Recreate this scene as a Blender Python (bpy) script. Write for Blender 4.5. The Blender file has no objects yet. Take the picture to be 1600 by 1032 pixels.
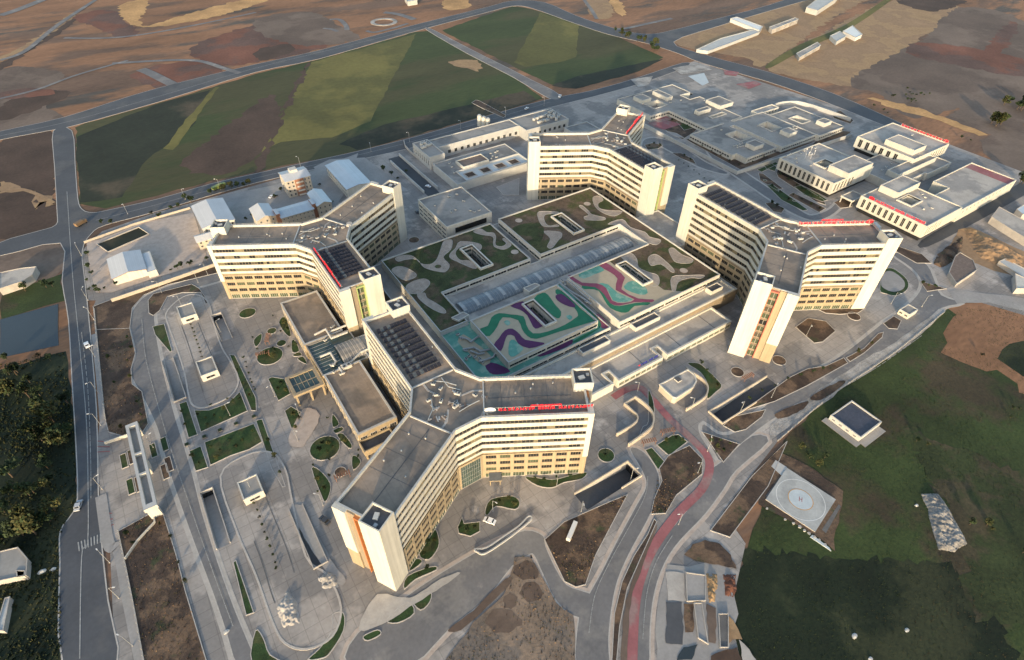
import bpy, math, random
from mathutils import Matrix, Vector
from mathutils.geometry import tessellate_polygon
random.seed(7)
sc = bpy.context.scene
COL = sc.collection

# ------------------------------------------------------------------ camera
cam_d = bpy.data.cameras.new('camera')
cam = bpy.data.objects.new('camera', cam_d)
COL.objects.link(cam)
cam_d.sensor_width = 36.0
cam_d.lens = 20.3850
cam_d.clip_start = 1.0
cam_d.clip_end = 9000.0
cam.matrix_world = Matrix(((0.834400,0.366931,-0.411264,0.000000),(-0.551015,0.572437,-0.607206,0.000000),(0.012620,0.733265,0.679825,210.000000),(0.000000,0.000000,0.000000,1.000000)))
sc.camera = cam

# ------------------------------------------------------------------ sky, sun, exposure
SUN_AZ = math.radians(228.0)     # direction the light comes from, counter-clockwise from +X
SUN_EL = math.radians(9.5)
world = bpy.data.worlds.new('World')
sc.world = world
world.use_nodes = True
wn = world.node_tree.nodes
wl = world.node_tree.links
wn.clear()
w_out = wn.new('ShaderNodeOutputWorld')
w_bg = wn.new('ShaderNodeBackground')
w_sky = wn.new('ShaderNodeTexSky')
w_sky.sky_type = 'NISHITA'
w_sky.sun_disc = False
w_sky.sun_elevation = SUN_EL
w_sky.sun_rotation = math.atan2(math.cos(SUN_AZ), math.sin(SUN_AZ))
w_sky.air_density = 1.0
w_sky.dust_density = 1.6
w_sky.ozone_density = 1.0
w_bg.inputs['Strength'].default_value = 0.15
wl.new(w_sky.outputs['Color'], w_bg.inputs['Color'])
wl.new(w_bg.outputs['Background'], w_out.inputs['Surface'])
sun_d = bpy.data.lights.new('sun', 'SUN')
sun_d.energy = 2.3
sun_d.angle = math.radians(1.2)
sun_d.color = (1.0, 0.80, 0.54)
sun = bpy.data.objects.new('sun', sun_d)
COL.objects.link(sun)
sdir = Vector((math.cos(SUN_AZ) * math.cos(SUN_EL), math.sin(SUN_AZ) * math.cos(SUN_EL), math.sin(SUN_EL)))
sun.rotation_euler = sdir.to_track_quat('Z', 'Y').to_euler()
sun.location = (-150, -150, 300)
sc.view_settings.view_transform = 'Standard'
sc.view_settings.look = 'None'
sc.view_settings.exposure = 1.45
sc.view_settings.gamma = 1.0
sc.view_settings.use_curve_mapping = False

# ------------------------------------------------------------------ materials
MATS = {}
def pmat(name, rgb, rough=0.85, var=0.18, scale=0.15, fine=2.0, rgb2=None, amt2=0.0, scale2=0.03,
         bump=0.0, spec=0.3, metal=0.0, joints=None, stretch=None, noise3=None):
    m = bpy.data.materials.new(name)
    m.use_nodes = True
    nt = m.node_tree; N = nt.nodes; Lk = nt.links
    b = N['Principled BSDF']
    b.inputs['Roughness'].default_value = rough
    b.inputs['Specular IOR Level'].default_value = spec
    b.inputs['Metallic'].default_value = metal
    geo = N.new('ShaderNodeNewGeometry')
    mp = N.new('ShaderNodeMapping')
    Lk.new(geo.outputs['Position'], mp.inputs['Vector'])
    if stretch:
        mp.inputs['Rotation'].default_value = (0, 0, math.radians(stretch[0]))
        mp.inputs['Scale'].default_value = (stretch[1], stretch[2], 1)
    def noise(s, det=4.0, ro=0.55):
        n = N.new('ShaderNodeTexNoise')
        n.inputs['Scale'].default_value = s
        n.inputs['Detail'].default_value = det
        n.inputs['Roughness'].default_value = ro
        Lk.new(mp.outputs['Vector'], n.inputs['Vector'])
        return n.outputs['Fac']
    def ramp(src, lo, hi, a, c):
        r = N.new('ShaderNodeMapRange')
        r.inputs['From Min'].default_value = lo; r.inputs['From Max'].default_value = hi
        r.inputs['To Min'].default_value = a; r.inputs['To Max'].default_value = c
        Lk.new(src, r.inputs['Value'])
        return r.outputs['Result']
    base = N.new('ShaderNodeRGB'); base.outputs[0].default_value = (*rgb, 1)
    cur = base.outputs[0]
    def mix(fac, a, c2):
        mx = N.new('ShaderNodeMix'); mx.data_type = 'RGBA'
        Lk.new(fac, mx.inputs['Factor']); Lk.new(a, mx.inputs['A'])
        if isinstance(c2, tuple): mx.inputs['B'].default_value = (*c2, 1)
        else: Lk.new(c2, mx.inputs['B'])
        return mx.outputs['Result']
    if rgb2:
        cur = mix(ramp(noise(scale2, 5.0, 0.6), 0.60 - amt2 * 0.2, 0.72 - amt2 * 0.3, 0, 1), cur, rgb2)
    if noise3:
        cur = mix(ramp(noise(noise3[1], 6.0, 0.65), noise3[2], noise3[2] + 0.08, 0, 1), cur, noise3[0])
    def scaleby(fac, a):
        mx = N.new('ShaderNodeVectorMath'); mx.operation = 'SCALE'
        Lk.new(a, mx.inputs[0]); Lk.new(fac, mx.inputs['Scale'])
        return mx.outputs['Vector']
    if var:
        cur = scaleby(ramp(noise(scale, 6.0, 0.6), 0.3, 0.7, 1 - var, 1 + var), cur)
        cur = scaleby(ramp(noise(fine, 3.0), 0.3, 0.7, 1 - var * 0.5, 1 + var * 0.5), cur)
    if name in ('white_clad', 'beige_clad', 'white_plain', 'taupe_clad'):
        m2 = N.new('ShaderNodeMapping'); m2.inputs['Scale'].default_value = (1.3, 1.3, 0.05); Lk.new(geo.outputs['Position'], m2.inputs['Vector'])
        n2 = N.new('ShaderNodeTexNoise'); n2.inputs['Scale'].default_value = 0.9; n2.inputs['Detail'].default_value = 4.0; Lk.new(m2.outputs['Vector'], n2.inputs['Vector'])
        cur = scaleby(ramp(n2.outputs['Fac'], 0.35, 0.75, 1.04, 0.84), cur)
    if joints:
        br = N.new('ShaderNodeTexBrick')
        br.inputs['Scale'].default_value = 1.0
        br.inputs['Brick Width'].default_value = joints[0]; br.inputs['Row Height'].default_value = joints[1]
        br.inputs['Mortar Size'].default_value = joints[2]
        br.inputs['Color1'].default_value = (1, 1, 1, 1); br.inputs['Color2'].default_value = (0.93, 0.93, 0.93, 1)
        br.inputs['Mortar'].default_value = (joints[3],) * 3 + (1,)
        br.offset = 0.0
        Lk.new(geo.outputs['Position'], br.inputs['Vector'])
        mm = N.new('ShaderNodeVectorMath'); mm.operation = 'MULTIPLY'
        Lk.new(cur, mm.inputs[0]); Lk.new(br.outputs['Color'], mm.inputs[1])
        cur = mm.outputs['Vector']
    Lk.new(cur, b.inputs['Base Color'])
    if bump:
        bp = N.new('ShaderNodeBump')
        bp.inputs['Strength'].default_value = min(1.0, bump); bp.inputs['Distance'].default_value = 0.3
        Lk.new(noise(fine * 0.6, 6.0, 0.7), bp.inputs['Height'])
        Lk.new(bp.outputs['Normal'], b.inputs['Normal'])
    MATS[name] = m
    return m

pmat('earth', (0.15, 0.092, 0.062), var=0.35, scale=0.012, fine=0.3, rgb2=(0.25, 0.13, 0.07), amt2=0.75, scale2=0.007, bump=0.5,
     stretch=(-35, 0.55, 1.6), noise3=((0.09, 0.075, 0.062), 0.011, 0.56))
pmat('earth_red', (0.165, 0.07, 0.045), var=0.3, scale=0.02, fine=0.4, rgb2=(0.12, 0.07, 0.055), amt2=0.6, scale2=0.015, bump=0.4)
pmat('earth_tan', (0.36, 0.235, 0.125), var=0.25, scale=0.02, fine=0.4, rgb2=(0.27, 0.175, 0.10), amt2=0.7, scale2=0.02, bump=0.4)
pmat('earth_ochre', (0.46, 0.27, 0.115), var=0.3, scale=0.03, fine=0.4, bump=0.4)
pmat('earth_grey', (0.165, 0.122, 0.095), var=0.22, scale=0.02, fine=0.4, rgb2=(0.125, 0.09, 0.07), amt2=0.7, scale2=0.012, bump=0.4)
pmat('earth_dark', (0.075, 0.048, 0.035), var=0.3, scale=0.03, fine=0.5, bump=0.4)
pmat('soil', (0.07, 0.048, 0.036), var=0.35, scale=0.12, fine=1.2, rgb2=(0.13, 0.085, 0.055), amt2=0.6, scale2=0.06, bump=0.8,
     noise3=((0.055, 0.06, 0.03), 0.10, 0.58))
pmat('crop', (0.05, 0.066, 0.022), var=0.25, scale=0.012, fine=0.25, rgb2=(0.062, 0.06, 0.025), amt2=0.6, scale2=0.006, bump=0.5, stretch=(-20, 0.5, 1.6))
pmat('crop_dry_sunlit', (0.145, 0.128, 0.038), var=0.22, scale=0.012, fine=0.25, rgb2=(0.10, 0.095, 0.03), amt2=0.6, scale2=0.008, bump=0.5)  # sunlight on the fields put into a paler crop colour; also the dry track
pmat('crop_dark', (0.026, 0.03, 0.018), var=0.3, scale=0.02, fine=0.3, rgb2=(0.07, 0.055, 0.035), amt2=0.4, scale2=0.01, bump=0.5)
pmat('meadow', (0.036, 0.052, 0.015), var=0.4, scale=0.03, fine=0.8, rgb2=(0.055, 0.043, 0.024), amt2=0.45, scale2=0.018, bump=0.7,
     noise3=((0.034, 0.046, 0.013), 0.028, 0.60))
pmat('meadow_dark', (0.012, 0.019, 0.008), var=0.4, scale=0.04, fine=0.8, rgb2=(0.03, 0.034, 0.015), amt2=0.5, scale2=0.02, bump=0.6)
pmat('lawn', (0.030, 0.058, 0.018), var=0.35, scale=0.25, fine=2.0, rgb2=(0.055, 0.065, 0.025), amt2=0.5, scale2=0.12, bump=0.6)
pmat('lawn_roof', (0.047, 0.06, 0.022), var=0.4, scale=0.2, fine=1.6, rgb2=(0.10, 0.075, 0.045), amt2=0.55, scale2=0.07, bump=0.7)
pmat('soil_roof', (0.13, 0.092, 0.065), var=0.35, scale=0.2, fine=1.6, rgb2=(0.07, 0.075, 0.03), amt2=0.5, scale2=0.06, bump=0.7)
pmat('path_pink', (0.43, 0.355, 0.30), var=0.15, scale=0.3, fine=2.5)
pmat('asphalt', (0.082, 0.086, 0.095), rough=0.8, var=0.14, scale=0.05, fine=0.7, rgb2=(0.105, 0.105, 0.108), amt2=0.4, scale2=0.03)
pmat('asphalt_new', (0.062, 0.065, 0.072), rough=0.75, var=0.15, scale=0.05, fine=0.8)
pmat('asphalt_pale', (0.165, 0.16, 0.16), var=0.16, scale=0.06, fine=0.8, rgb2=(0.205, 0.195, 0.186), amt2=0.5, scale2=0.05, noise3=((0.28, 0.255, 0.23), 0.06, 0.62))
pmat('pavement', (0.35, 0.318, 0.29), var=0.14, scale=0.07, fine=0.9, rgb2=(0.235, 0.218, 0.205), amt2=0.7, scale2=0.03, joints=(5.0, 5.0, 0.12, 0.72), noise3=((0.45, 0.41, 0.375), 0.045, 0.60))
pmat('pavement_grey', (0.29, 0.275, 0.262), var=0.14, scale=0.08, fine=0.9, rgb2=(0.30, 0.285, 0.265), amt2=0.4, scale2=0.05)
pmat('concrete', (0.40, 0.37, 0.335), var=0.14, scale=0.2, fine=1.5)
pmat('concrete_dark', (0.13, 0.125, 0.12), var=0.2, scale=0.2, fine=1.5)
pmat('gravel', (0.33, 0.31, 0.285), var=0.4, scale=0.12, fine=1.5, bump=0.9)
pmat('kerb', (0.42, 0.39, 0.355), var=0.12, scale=0.5)
pmat('cycle_red', (0.30, 0.115, 0.12), var=0.16, scale=0.12, fine=1.0, rgb2=(0.26, 0.17, 0.16), amt2=0.4, scale2=0.06)
pmat('road_paint', (0.30, 0.30, 0.29), var=0.25, scale=0.8)
pmat('red_paint', (0.33, 0.09, 0.085), var=0.2, scale=0.8)
pmat('orange_paint', (0.55, 0.28, 0.06), var=0.1, scale=0.8)
pmat('pale_blue_paint', (0.46, 0.51, 0.53), var=0.08, scale=0.4)
pmat('white_clad', (0.55, 0.53, 0.465), rough=0.5, var=0.05, scale=0.2, joints=(1.4, 50.0, 0.02, 0.86))
pmat('white_plain', (0.55, 0.525, 0.465), rough=0.6, var=0.07, scale=0.3)
pmat('grey_white', (0.44, 0.435, 0.415), rough=0.6, var=0.10, scale=0.2, fine=1.0)
pmat('beige_clad', (0.335, 0.27, 0.18), rough=0.6, var=0.07, scale=0.25, joints=(1.4, 50.0, 0.02, 0.86))
pmat('taupe_clad', (0.25, 0.205, 0.15), rough=0.6, var=0.08, scale=0.25)
pmat('cream_wall', (0.46, 0.40, 0.32), rough=0.8, var=0.08, scale=0.25)
pmat('brick_red', (0.30, 0.15, 0.095), rough=0.85, var=0.12, scale=0.25)
pmat('roof_brown', (0.285, 0.225, 0.175), var=0.2, scale=0.09, fine=0.8, rgb2=(0.19, 0.16, 0.135), amt2=0.6, scale2=0.05, joints=(5.0, 40.0, 0.10, 0.85))
pmat('roof_grey', (0.285, 0.27, 0.25), var=0.14, scale=0.08, fine=0.8, rgb2=(0.19, 0.183, 0.175), amt2=0.5, scale2=0.05)
pmat('roof_dark', (0.095, 0.095, 0.10), var=0.2, scale=0.15, fine=1.0)
pmat('roof_pale', (0.42, 0.38, 0.335), var=0.16, scale=0.09, fine=0.9, rgb2=(0.29, 0.27, 0.25), amt2=0.5, scale2=0.05)
pmat('roof_metal_white', (0.52, 0.53, 0.54), rough=0.45, var=0.06, scale=0.1, joints=(1.0, 200.0, 0.05, 0.86))
pmat('roof_metal_blue', (0.48, 0.55, 0.60), rough=0.45, var=0.07, scale=0.1, joints=(1.0, 200.0, 0.05, 0.85))
pmat('glass_dark', (0.022, 0.023, 0.024), rough=0.22, var=0.25, scale=0.5, spec=0.5)
pmat('glass_green', (0.07, 0.085, 0.055), rough=0.2, var=0.3, scale=0.4, spec=0.5)
pmat('glass_sky', (0.15, 0.175, 0.195), rough=0.3, var=0.15, scale=0.3, spec=0.5)
pmat('glass_teal', (0.05, 0.075, 0.068), rough=0.18, var=0.3, scale=0.3, spec=0.5)
pmat('blind_pale', (0.155, 0.135, 0.085), rough=0.6, var=0.2, scale=0.8)
pmat('blind_mid', (0.07, 0.062, 0.045), rough=0.5, var=0.2, scale=0.8)
pmat('solar_cell', (0.055, 0.056, 0.072), rough=0.3, var=0.25, scale=0.6, spec=0.5)
pmat('solar_brown', (0.16, 0.115, 0.09), rough=0.6, var=0.25, scale=0.6)
pmat('galvanised', (0.36, 0.365, 0.36), rough=0.45, var=0.14, scale=0.6, metal=0.2)
pmat('duct_white', (0.47, 0.455, 0.42), rough=0.5, var=0.10, scale=0.6)
pmat('sign_red', (0.72, 0.03, 0.045), rough=0.4, var=0.05, scale=0.8)
pmat('sign_white', (0.66, 0.65, 0.62), rough=0.4, var=0.03)
pmat('sign_blue', (0.035, 0.04, 0.26), rough=0.4, var=0.05)
pmat('frame_orange', (0.42, 0.155, 0.055), rough=0.5, var=0.08)
pmat('frame_green', (0.30, 0.38, 0.15), rough=0.5, var=0.08)
pmat('frame_red', (0.42, 0.13, 0.095), rough=0.5, var=0.08)
pmat('rub_beige', (0.42, 0.35, 0.25), var=0.07, scale=0.3)
pmat('rub_green', (0.028, 0.165, 0.088), var=0.12, scale=0.3)
pmat('rub_purple', (0.10, 0.032, 0.095), var=0.14, scale=0.3)
pmat('rub_wine', (0.24, 0.065, 0.105), var=0.14, scale=0.3)
pmat('rub_teal', (0.12, 0.31, 0.245), var=0.12, scale=0.3, rgb2=(0.24, 0.37, 0.29), amt2=0.4, scale2=0.15)
pmat('bark', (0.09, 0.065, 0.045), var=0.3, scale=1.0)
pmat('leaf_dark', (0.022, 0.036, 0.015), var=0.4, scale=0.4, fine=1.5)
pmat('leaf_mid', (0.034, 0.052, 0.018), var=0.4, scale=0.4, fine=1.5)
pmat('leaf_olive', (0.055, 0.055, 0.018), var=0.35, scale=0.4, fine=1.5)
pmat('rust_brown', (0.22, 0.115, 0.075), var=0.2, scale=0.5)
pmat('car_white', (0.78, 0.78, 0.78), rough=0.3, var=0.02, spec=0.5)
pmat('car_dark', (0.05, 0.055, 0.065), rough=0.3, var=0.05, spec=0.5)
pmat('car_silver', (0.42, 0.44, 0.47), rough=0.3, var=0.03, spec=0.5)
pmat('truck_tan', (0.20, 0.13, 0.075), rough=0.6, var=0.1)
pmat('bus_yellow', (0.22, 0.26, 0.07), rough=0.4, var=0.05)
pmat('tyre', (0.02, 0.02, 0.02), rough=0.9, var=0.1)
pmat('water_dark', (0.035, 0.045, 0.05), rough=0.25, var=0.15, scale=0.02, spec=0.5)
pmat('pad', (0.40, 0.405, 0.39), var=0.10, scale=0.15, fine=1.2, rgb2=(0.34, 0.345, 0.335), amt2=0.5, scale2=0.1)
pmat('sandy', (0.215, 0.162, 0.12), var=0.3, scale=0.08, fine=1.0, rgb2=(0.15, 0.125, 0.105), amt2=0.6, scale2=0.05, bump=0.6)
pmat('meadow_brown', (0.058, 0.048, 0.026), var=0.4, scale=0.05, fine=0.8, rgb2=(0.034, 0.044, 0.015), amt2=0.7, scale2=0.03, bump=0.6)
pmat('garden_path', (0.36, 0.30, 0.25), var=0.2, scale=0.3, fine=2.5)
pmat('rock', (0.24, 0.225, 0.205), var=0.35, scale=0.15, fine=1.2, bump=1.0)

# ------------------------------------------------------------------ mesh helpers
class MB:
    def __init__(s): s.v = []; s.f = []; s.mi = []; s.ms = []
    def mat(s, m):
        if m not in s.ms: s.ms.append(m)
        return s.ms.index(m)
    def add(s, vs, fs, m):
        o = len(s.v); s.v += [tuple(p) for p in vs]; k = s.mat(m)
        for f in fs: s.f.append(tuple(i + o for i in f)); s.mi.append(k)
    def box(s, x0, y0, z0, x1, y1, z1, m, mt=None):
        v = [(x0,y0,z0),(x1,y0,z0),(x1,y1,z0),(x0,y1,z0),(x0,y0,z1),(x1,y0,z1),(x1,y1,z1),(x0,y1,z1)]
        s.add(v, [(0,3,2,1),(0,1,5,4),(1,2,6,5),(2,3,7,6),(3,0,4,7)], m)
        s.add(v, [(4,5,6,7)], mt or m)
    def obox(s, cx, cy, z0, z1, lx, ly, a, m, mt=None):
        c, t = math.cos(a), math.sin(a)
        P = [(cx + c*u - t*w, cy + t*u + c*w) for u, w in ((-lx/2,-ly/2),(lx/2,-ly/2),(lx/2,ly/2),(-lx/2,ly/2))]
        s.prism(P, z0, z1, m, mt or m, True)
    def prism(s, P, z0, z1, m, mt=None, bottom=False):
        n = len(P)
        for i in range(n):
            a, b = P[i], P[(i+1) % n]
            s.add([(a[0],a[1],z0),(b[0],b[1],z0),(b[0],b[1],z1),(a[0],a[1],z1)], [(0,1,2,3)], m)
        if mt: s.sheet(P, z1, mt)
        if bottom: s.sheet(P[::-1], z0, m)
    def sheet(s, P, z, m, holes=()):
        loops = [[Vector((p[0], p[1], 0)) for p in L] for L in (P, *holes)]
        flat = [p for L in (P, *holes) for p in L]
        zz = z if callable(z) else (lambda x, y: z)
        tris = tessellate_polygon(loops)
        fs = []
        for t in tris:
            a, b, c = (flat[i] for i in t)
            ar = (b[0]-a[0])*(c[1]-a[1]) - (b[1]-a[1])*(c[0]-a[0])
            if abs(ar) < 1e-7: continue
            fs.append(t if ar > 0 else (t[0], t[2], t[1]))
        s.add([(p[0], p[1], zz(*p[:2])) for p in flat], fs, m)
    def ribbon(s, P, w, z0, z1, m, closed=False, side=0.0, mt=None):
        """thick wall or kerb along a polyline; side shifts it sideways"""
        Lf = offset(P, w/2 + side, closed); Rt = offset(P, -w/2 + side, closed)
        n = len(P); k = n if closed else n - 1
        for i in range(k):
            j = (i+1) % n
            a, b, c, d = Rt[i], Rt[j], Lf[j], Lf[i]
            s.add([(*a,z0),(*b,z0),(*c,z0),(*d,z0),(*a,z1),(*b,z1),(*c,z1),(*d,z1)], [(0,1,5,4),(2,3,7,6)], m)
            s.add([(*a,z1),(*b,z1),(*c,z1),(*d,z1)], [(0,1,2,3)], mt or m)
            if not closed and i == 0: s.add([(*a,z0),(*d,z0),(*d,z1),(*a,z1)], [(0,3,2,1)][::1], m)
            if not closed and i == k-1: s.add([(*b,z0),(*c,z0),(*c,z1),(*b,z1)], [(0,1,2,3)], m)
    def tube(s, pts, r, m, n=6):
        for p, q in zip(pts[:-1], pts[1:]):
            p, q = Vector(p), Vector(q); d = (q - p)
            if d.length < 1e-6: continue
            d.normalize(); u = d.orthogonal().normalized(); w = d.cross(u)
            p2, q2 = p - d*r*0.5, q + d*r*0.5
            vs = [p2 + (u*math.cos(6.2832*i/n) + w*math.sin(6.2832*i/n))*r for i in range(n)] + [q2 + (u*math.cos(6.2832*i/n) + w*math.sin(6.2832*i/n))*r for i in range(n)]
            s.add(vs, [(i,(i+1)%n,n+(i+1)%n,n+i) for i in range(n)] + [tuple(range(n-1,-1,-1)), tuple(range(n,2*n))], m)
    def mesh(s, name):
        me = bpy.data.meshes.new(name)
        me.from_pydata(s.v, [], s.f)
        for m in s.ms: me.materials.append(MATS[m])
        me.polygons.foreach_set('material_index', s.mi)
        me.update()
        return me
    def build(s, name, parent=None, kind=None, label=None, cat=None, group=None):
        o = put(name, s.mesh(name), parent)
        if parent is not None: o.location = -WORLD[parent.name]
        WORLD[o.name] = Vector((0, 0, 0))
        tag(o, label, cat, group, kind)
        return o
WORLD = {}
def put(name, me, parent=None, loc=(0,0,0), rz=0.0):
    o = bpy.data.objects.new(name, me); COL.objects.link(o)
    o.location = loc; o.rotation_euler = (0, 0, rz)
    if parent is not None: o.parent = parent
    WORLD[o.name] = Vector(loc) if parent is None else WORLD[parent.name] + Vector(loc)
    return o
def tag(o, label=None, cat=None, group=None, kind=None):
    if label: o['label'] = label
    if cat: o['category'] = cat
    if group: o['group'] = group
    if kind: o['kind'] = kind
    return o
def thing(name, loc, label, cat, group=None):
    o = put(name, None, None, loc); o.empty_display_size = 1.0
    return tag(o, label, cat, group)
def offset(P, d, closed=True):
    n = len(P); out = []
    for i in range(n):
        p = P[i]
        a = P[i-1] if (closed or i > 0) else None
        b = P[(i+1) % n] if (closed or i < n-1) else None
        def nrm(u, v):
            dx, dy = v[0]-u[0], v[1]-u[1]; l = math.hypot(dx, dy) or 1.0
            return (-dy/l, dx/l)
        if a is None: nx, ny = nrm(p, b); out.append((p[0]+nx*d, p[1]+ny*d)); continue
        if b is None: nx, ny = nrm(a, p); out.append((p[0]+nx*d, p[1]+ny*d)); continue
        n1, n2 = nrm(a, p), nrm(p, b)
        mx, my = n1[0]+n2[0], n1[1]+n2[1]; l2 = mx*mx + my*my
        if l2 < 0.15: out.append((p[0]+n1[0]*d, p[1]+n1[1]*d)); continue
        k = 2.0*d/l2
        out.append((p[0]+mx*k, p[1]+my*k))
    return out
def smooth(P, n=5, closed=True):
    out = []; m = len(P)
    for i in range(m if closed else m-1):
        p0 = P[(i-1) % m] if closed or i > 0 else P[i]
        p1, p2 = P[i], P[(i+1) % m]
        p3 = P[(i+2) % m] if closed or i < m-2 else p2
        for k in range(n):
            t = k/n
            out.append(tuple(0.5*(2*b + (c-a)*t + (2*a-5*b+4*c-d)*t*t + (3*b-a-3*c+d)*t**3) for a, b, c, d in zip(p0, p1, p2, p3)))
    if not closed: out.append(tuple(P[-1]))
    return out
def area(P): return sum(P[i-1][0]*P[i][1] - P[i][0]*P[i-1][1] for i in range(len(P)))/2
def ccw(P): return P if area(P) > 0 else P[::-1]
def circle(cx, cy, r, n=24, ry=None): return [(cx + r*math.cos(6.28318*i/n), cy + (ry or r)*math.sin(6.28318*i/n)) for i in range(n)]
def rect(x0, y0, x1, y1): return [(x0,y0),(x1,y0),(x1,y1),(x0,y1)]
def jitter(P, amp, step):
    out = []
    for i in range(len(P)):
        a, b = P[i], P[(i+1) % len(P)]
        L = math.hypot(b[0]-a[0], b[1]-a[1]); n = max(1, int(L/step))
        for k in range(n):
            t = k/n
            out.append((a[0]+(b[0]-a[0])*t + random.uniform(-amp, amp), a[1]+(b[1]-a[1])*t + random.uniform(-amp, amp)))
    return out

# rectilinear regions: unions of rectangles minus rectangles
def inside(x, y, add, sub):
    return any(a[0] < x < a[2] and a[1] < y < a[3] for a in add) and not any(a[0] < x < a[2] and a[1] < y < a[3] for a in sub)
def region(mb, add, sub, z0, z1, ms, mt, erode=None, ring=False):
    """solid of a rectilinear plan; ring=True leaves only the rim of width erode"""
    e = erode or 0.0
    xs = sorted({v for a in (*add, *sub) for x in (a[0], a[2]) for v in ((x-e, x, x+e) if e else (x,))})
    ys = sorted({v for a in (*add, *sub) for y in (a[1], a[3]) for v in ((y-e, y, y+e) if e else (y,))})
    def solid(x, y):
        if not inside(x, y, add, sub): return False
        if e:
            core = all(inside(x+dx, y+dy, add, sub) for dx in (-e, e) for dy in (-e, e))
            return (not core) if ring else core
        return True
    G = {}
    for i in range(len(xs)-1):
        for j in range(len(ys)-1):
            G[i, j] = solid((xs[i]+xs[i+1])/2, (ys[j]+ys[j+1])/2)
    for (i, j), on in G.items():
        if not on: continue
        x0, x1, y0, y1 = xs[i], xs[i+1], ys[j], ys[j+1]
        mb.add([(x0,y0,z1),(x1,y0,z1),(x1,y1,z1),(x0,y1,z1)], [(0,1,2,3)], mt)
        if ms:
            if not G.get((i, j-1)): mb.add([(x0,y0,z0),(x1,y0,z0),(x1,y0,z1),(x0,y0,z1)], [(0,1,2,3)], ms)
            if not G.get((i+1, j)): mb.add([(x1,y0,z0),(x1,y1,z0),(x1,y1,z1),(x1,y0,z1)], [(0,1,2,3)], ms)
            if not G.get((i, j+1)): mb.add([(x1,y1,z0),(x0,y1,z0),(x0,y1,z1),(x1,y1,z1)], [(0,1,2,3)], ms)
            if not G.get((i-1, j)): mb.add([(x0,y1,z0),(x0,y0,z0),(x0,y0,z1),(x0,y1,z1)], [(0,1,2,3)], ms)

# shared window meshes: a projecting frame round a set-back pane with mullions
WIN = {}
def window_mesh(w, h, nm=2, glass='glass_dark', frame='grey_white', d=0.14, fw=0.10, sub=None):
    key = (round(w, 2), round(h, 2), nm, glass, frame)
    if key in WIN: return WIN[key]
    mb = MB()
    mb.box(-w/2, -d, 0, w/2, 0.02, fw, frame); mb.box(-w/2, -d, h-fw, w/2, 0.02, h, frame)
    mb.box(-w/2, -d, fw, -w/2+fw, 0.02, h-fw, frame); mb.box(w/2-fw, -d, fw, w/2, 0.02, h-fw, frame)
    mb.add([(-w/2+fw,-0.03,fw),(w/2-fw,-0.03,fw),(w/2-fw,-0.03,h-fw),(-w/2+fw,-0.03,h-fw)], [(0,1,2,3)], glass)
    for i in range(1, nm):
        x = -w/2 + w*i/nm
        mb.box(x-0.035, -0.09, fw, x+0.035, -0.03, h-fw, frame)
    WIN[key] = mb.mesh('window'); return WIN[key]
def windows_on(parent, p0, p1, z0, z1, n, rows, wfrac=0.6, hfrac=0.5, nm=2, glass='glass_dark', frame='grey_white', margin=0.0, name='window'):
    """n windows per row on the wall from p0 to p1 (outside on the right hand)"""
    dx, dy = p1[0]-p0[0], p1[1]-p0[1]; L = math.hypot(dx, dy); a = math.atan2(dy, dx)
    fh = (z1-z0)/rows; pw = (L - 2*margin)/n
    me = window_mesh(pw*wfrac, fh*hfrac, nm, glass, frame)
    o0 = WORLD[parent.name]
    for r in range(rows):
        for i in range(n):
            t = (margin + pw*(i+0.5))/L
            x, y = p0[0]+dx*t + 0.012*math.sin(a), p0[1]+dy*t - 0.012*math.cos(a)
            put(name, me, parent, (x-o0.x, y-o0.y, z0+fh*(r+(1-hfrac)/2)-o0.z), a)
ORD = ['first','second','third','fourth','fifth','sixth','seventh','eighth','ninth','tenth','eleventh','twelfth','thirteenth','fourteenth','fifteenth','sixteenth']

# letter meshes for the signs, made while the scene is still empty
LETTER = {}
GSH = 'GAZİANTEP ŞEHİR HASTANESİ'
TCS = 'T.C. SAĞLIK BAKANLIĞI'
def make_letters(text, size, m, extr=0.12, bold=0.022):
    todo = []
    for ch in sorted(set(text.replace(' ', ''))):
        if (ch, size, m) in LETTER: continue
        cu = bpy.data.curves.new('letter', 'FONT'); cu.body = ch; cu.size = size; cu.extrude = extr; cu.offset = size*bold; cu.resolution_u = 2
        t = bpy.data.objects.new('letter', cu); COL.objects.link(t); todo.append((ch, t, cu))
    dg = bpy.context.evaluated_depsgraph_get()
    for ch, t, cu in todo:
        me = bpy.data.meshes.new_from_object(t.evaluated_get(dg)); me.name = 'letter'
        xs = [v.co.x for v in me.vertices]
        me.materials.clear(); me.materials.append(MATS[m])
        LETTER[ch, size, m] = (me, min(xs), max(xs))
    for ch, t, cu in todo: bpy.data.objects.remove(t); bpy.data.curves.remove(cu)
for size in (2.15, 1.95, 2.0): make_letters(GSH, size, 'sign_red')
make_letters(TCS, 0.9, 'sign_red'); make_letters('+', 2.0, 'sign_red'); make_letters('ACİLSERVİS', 1.7, 'sign_blue')

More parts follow.
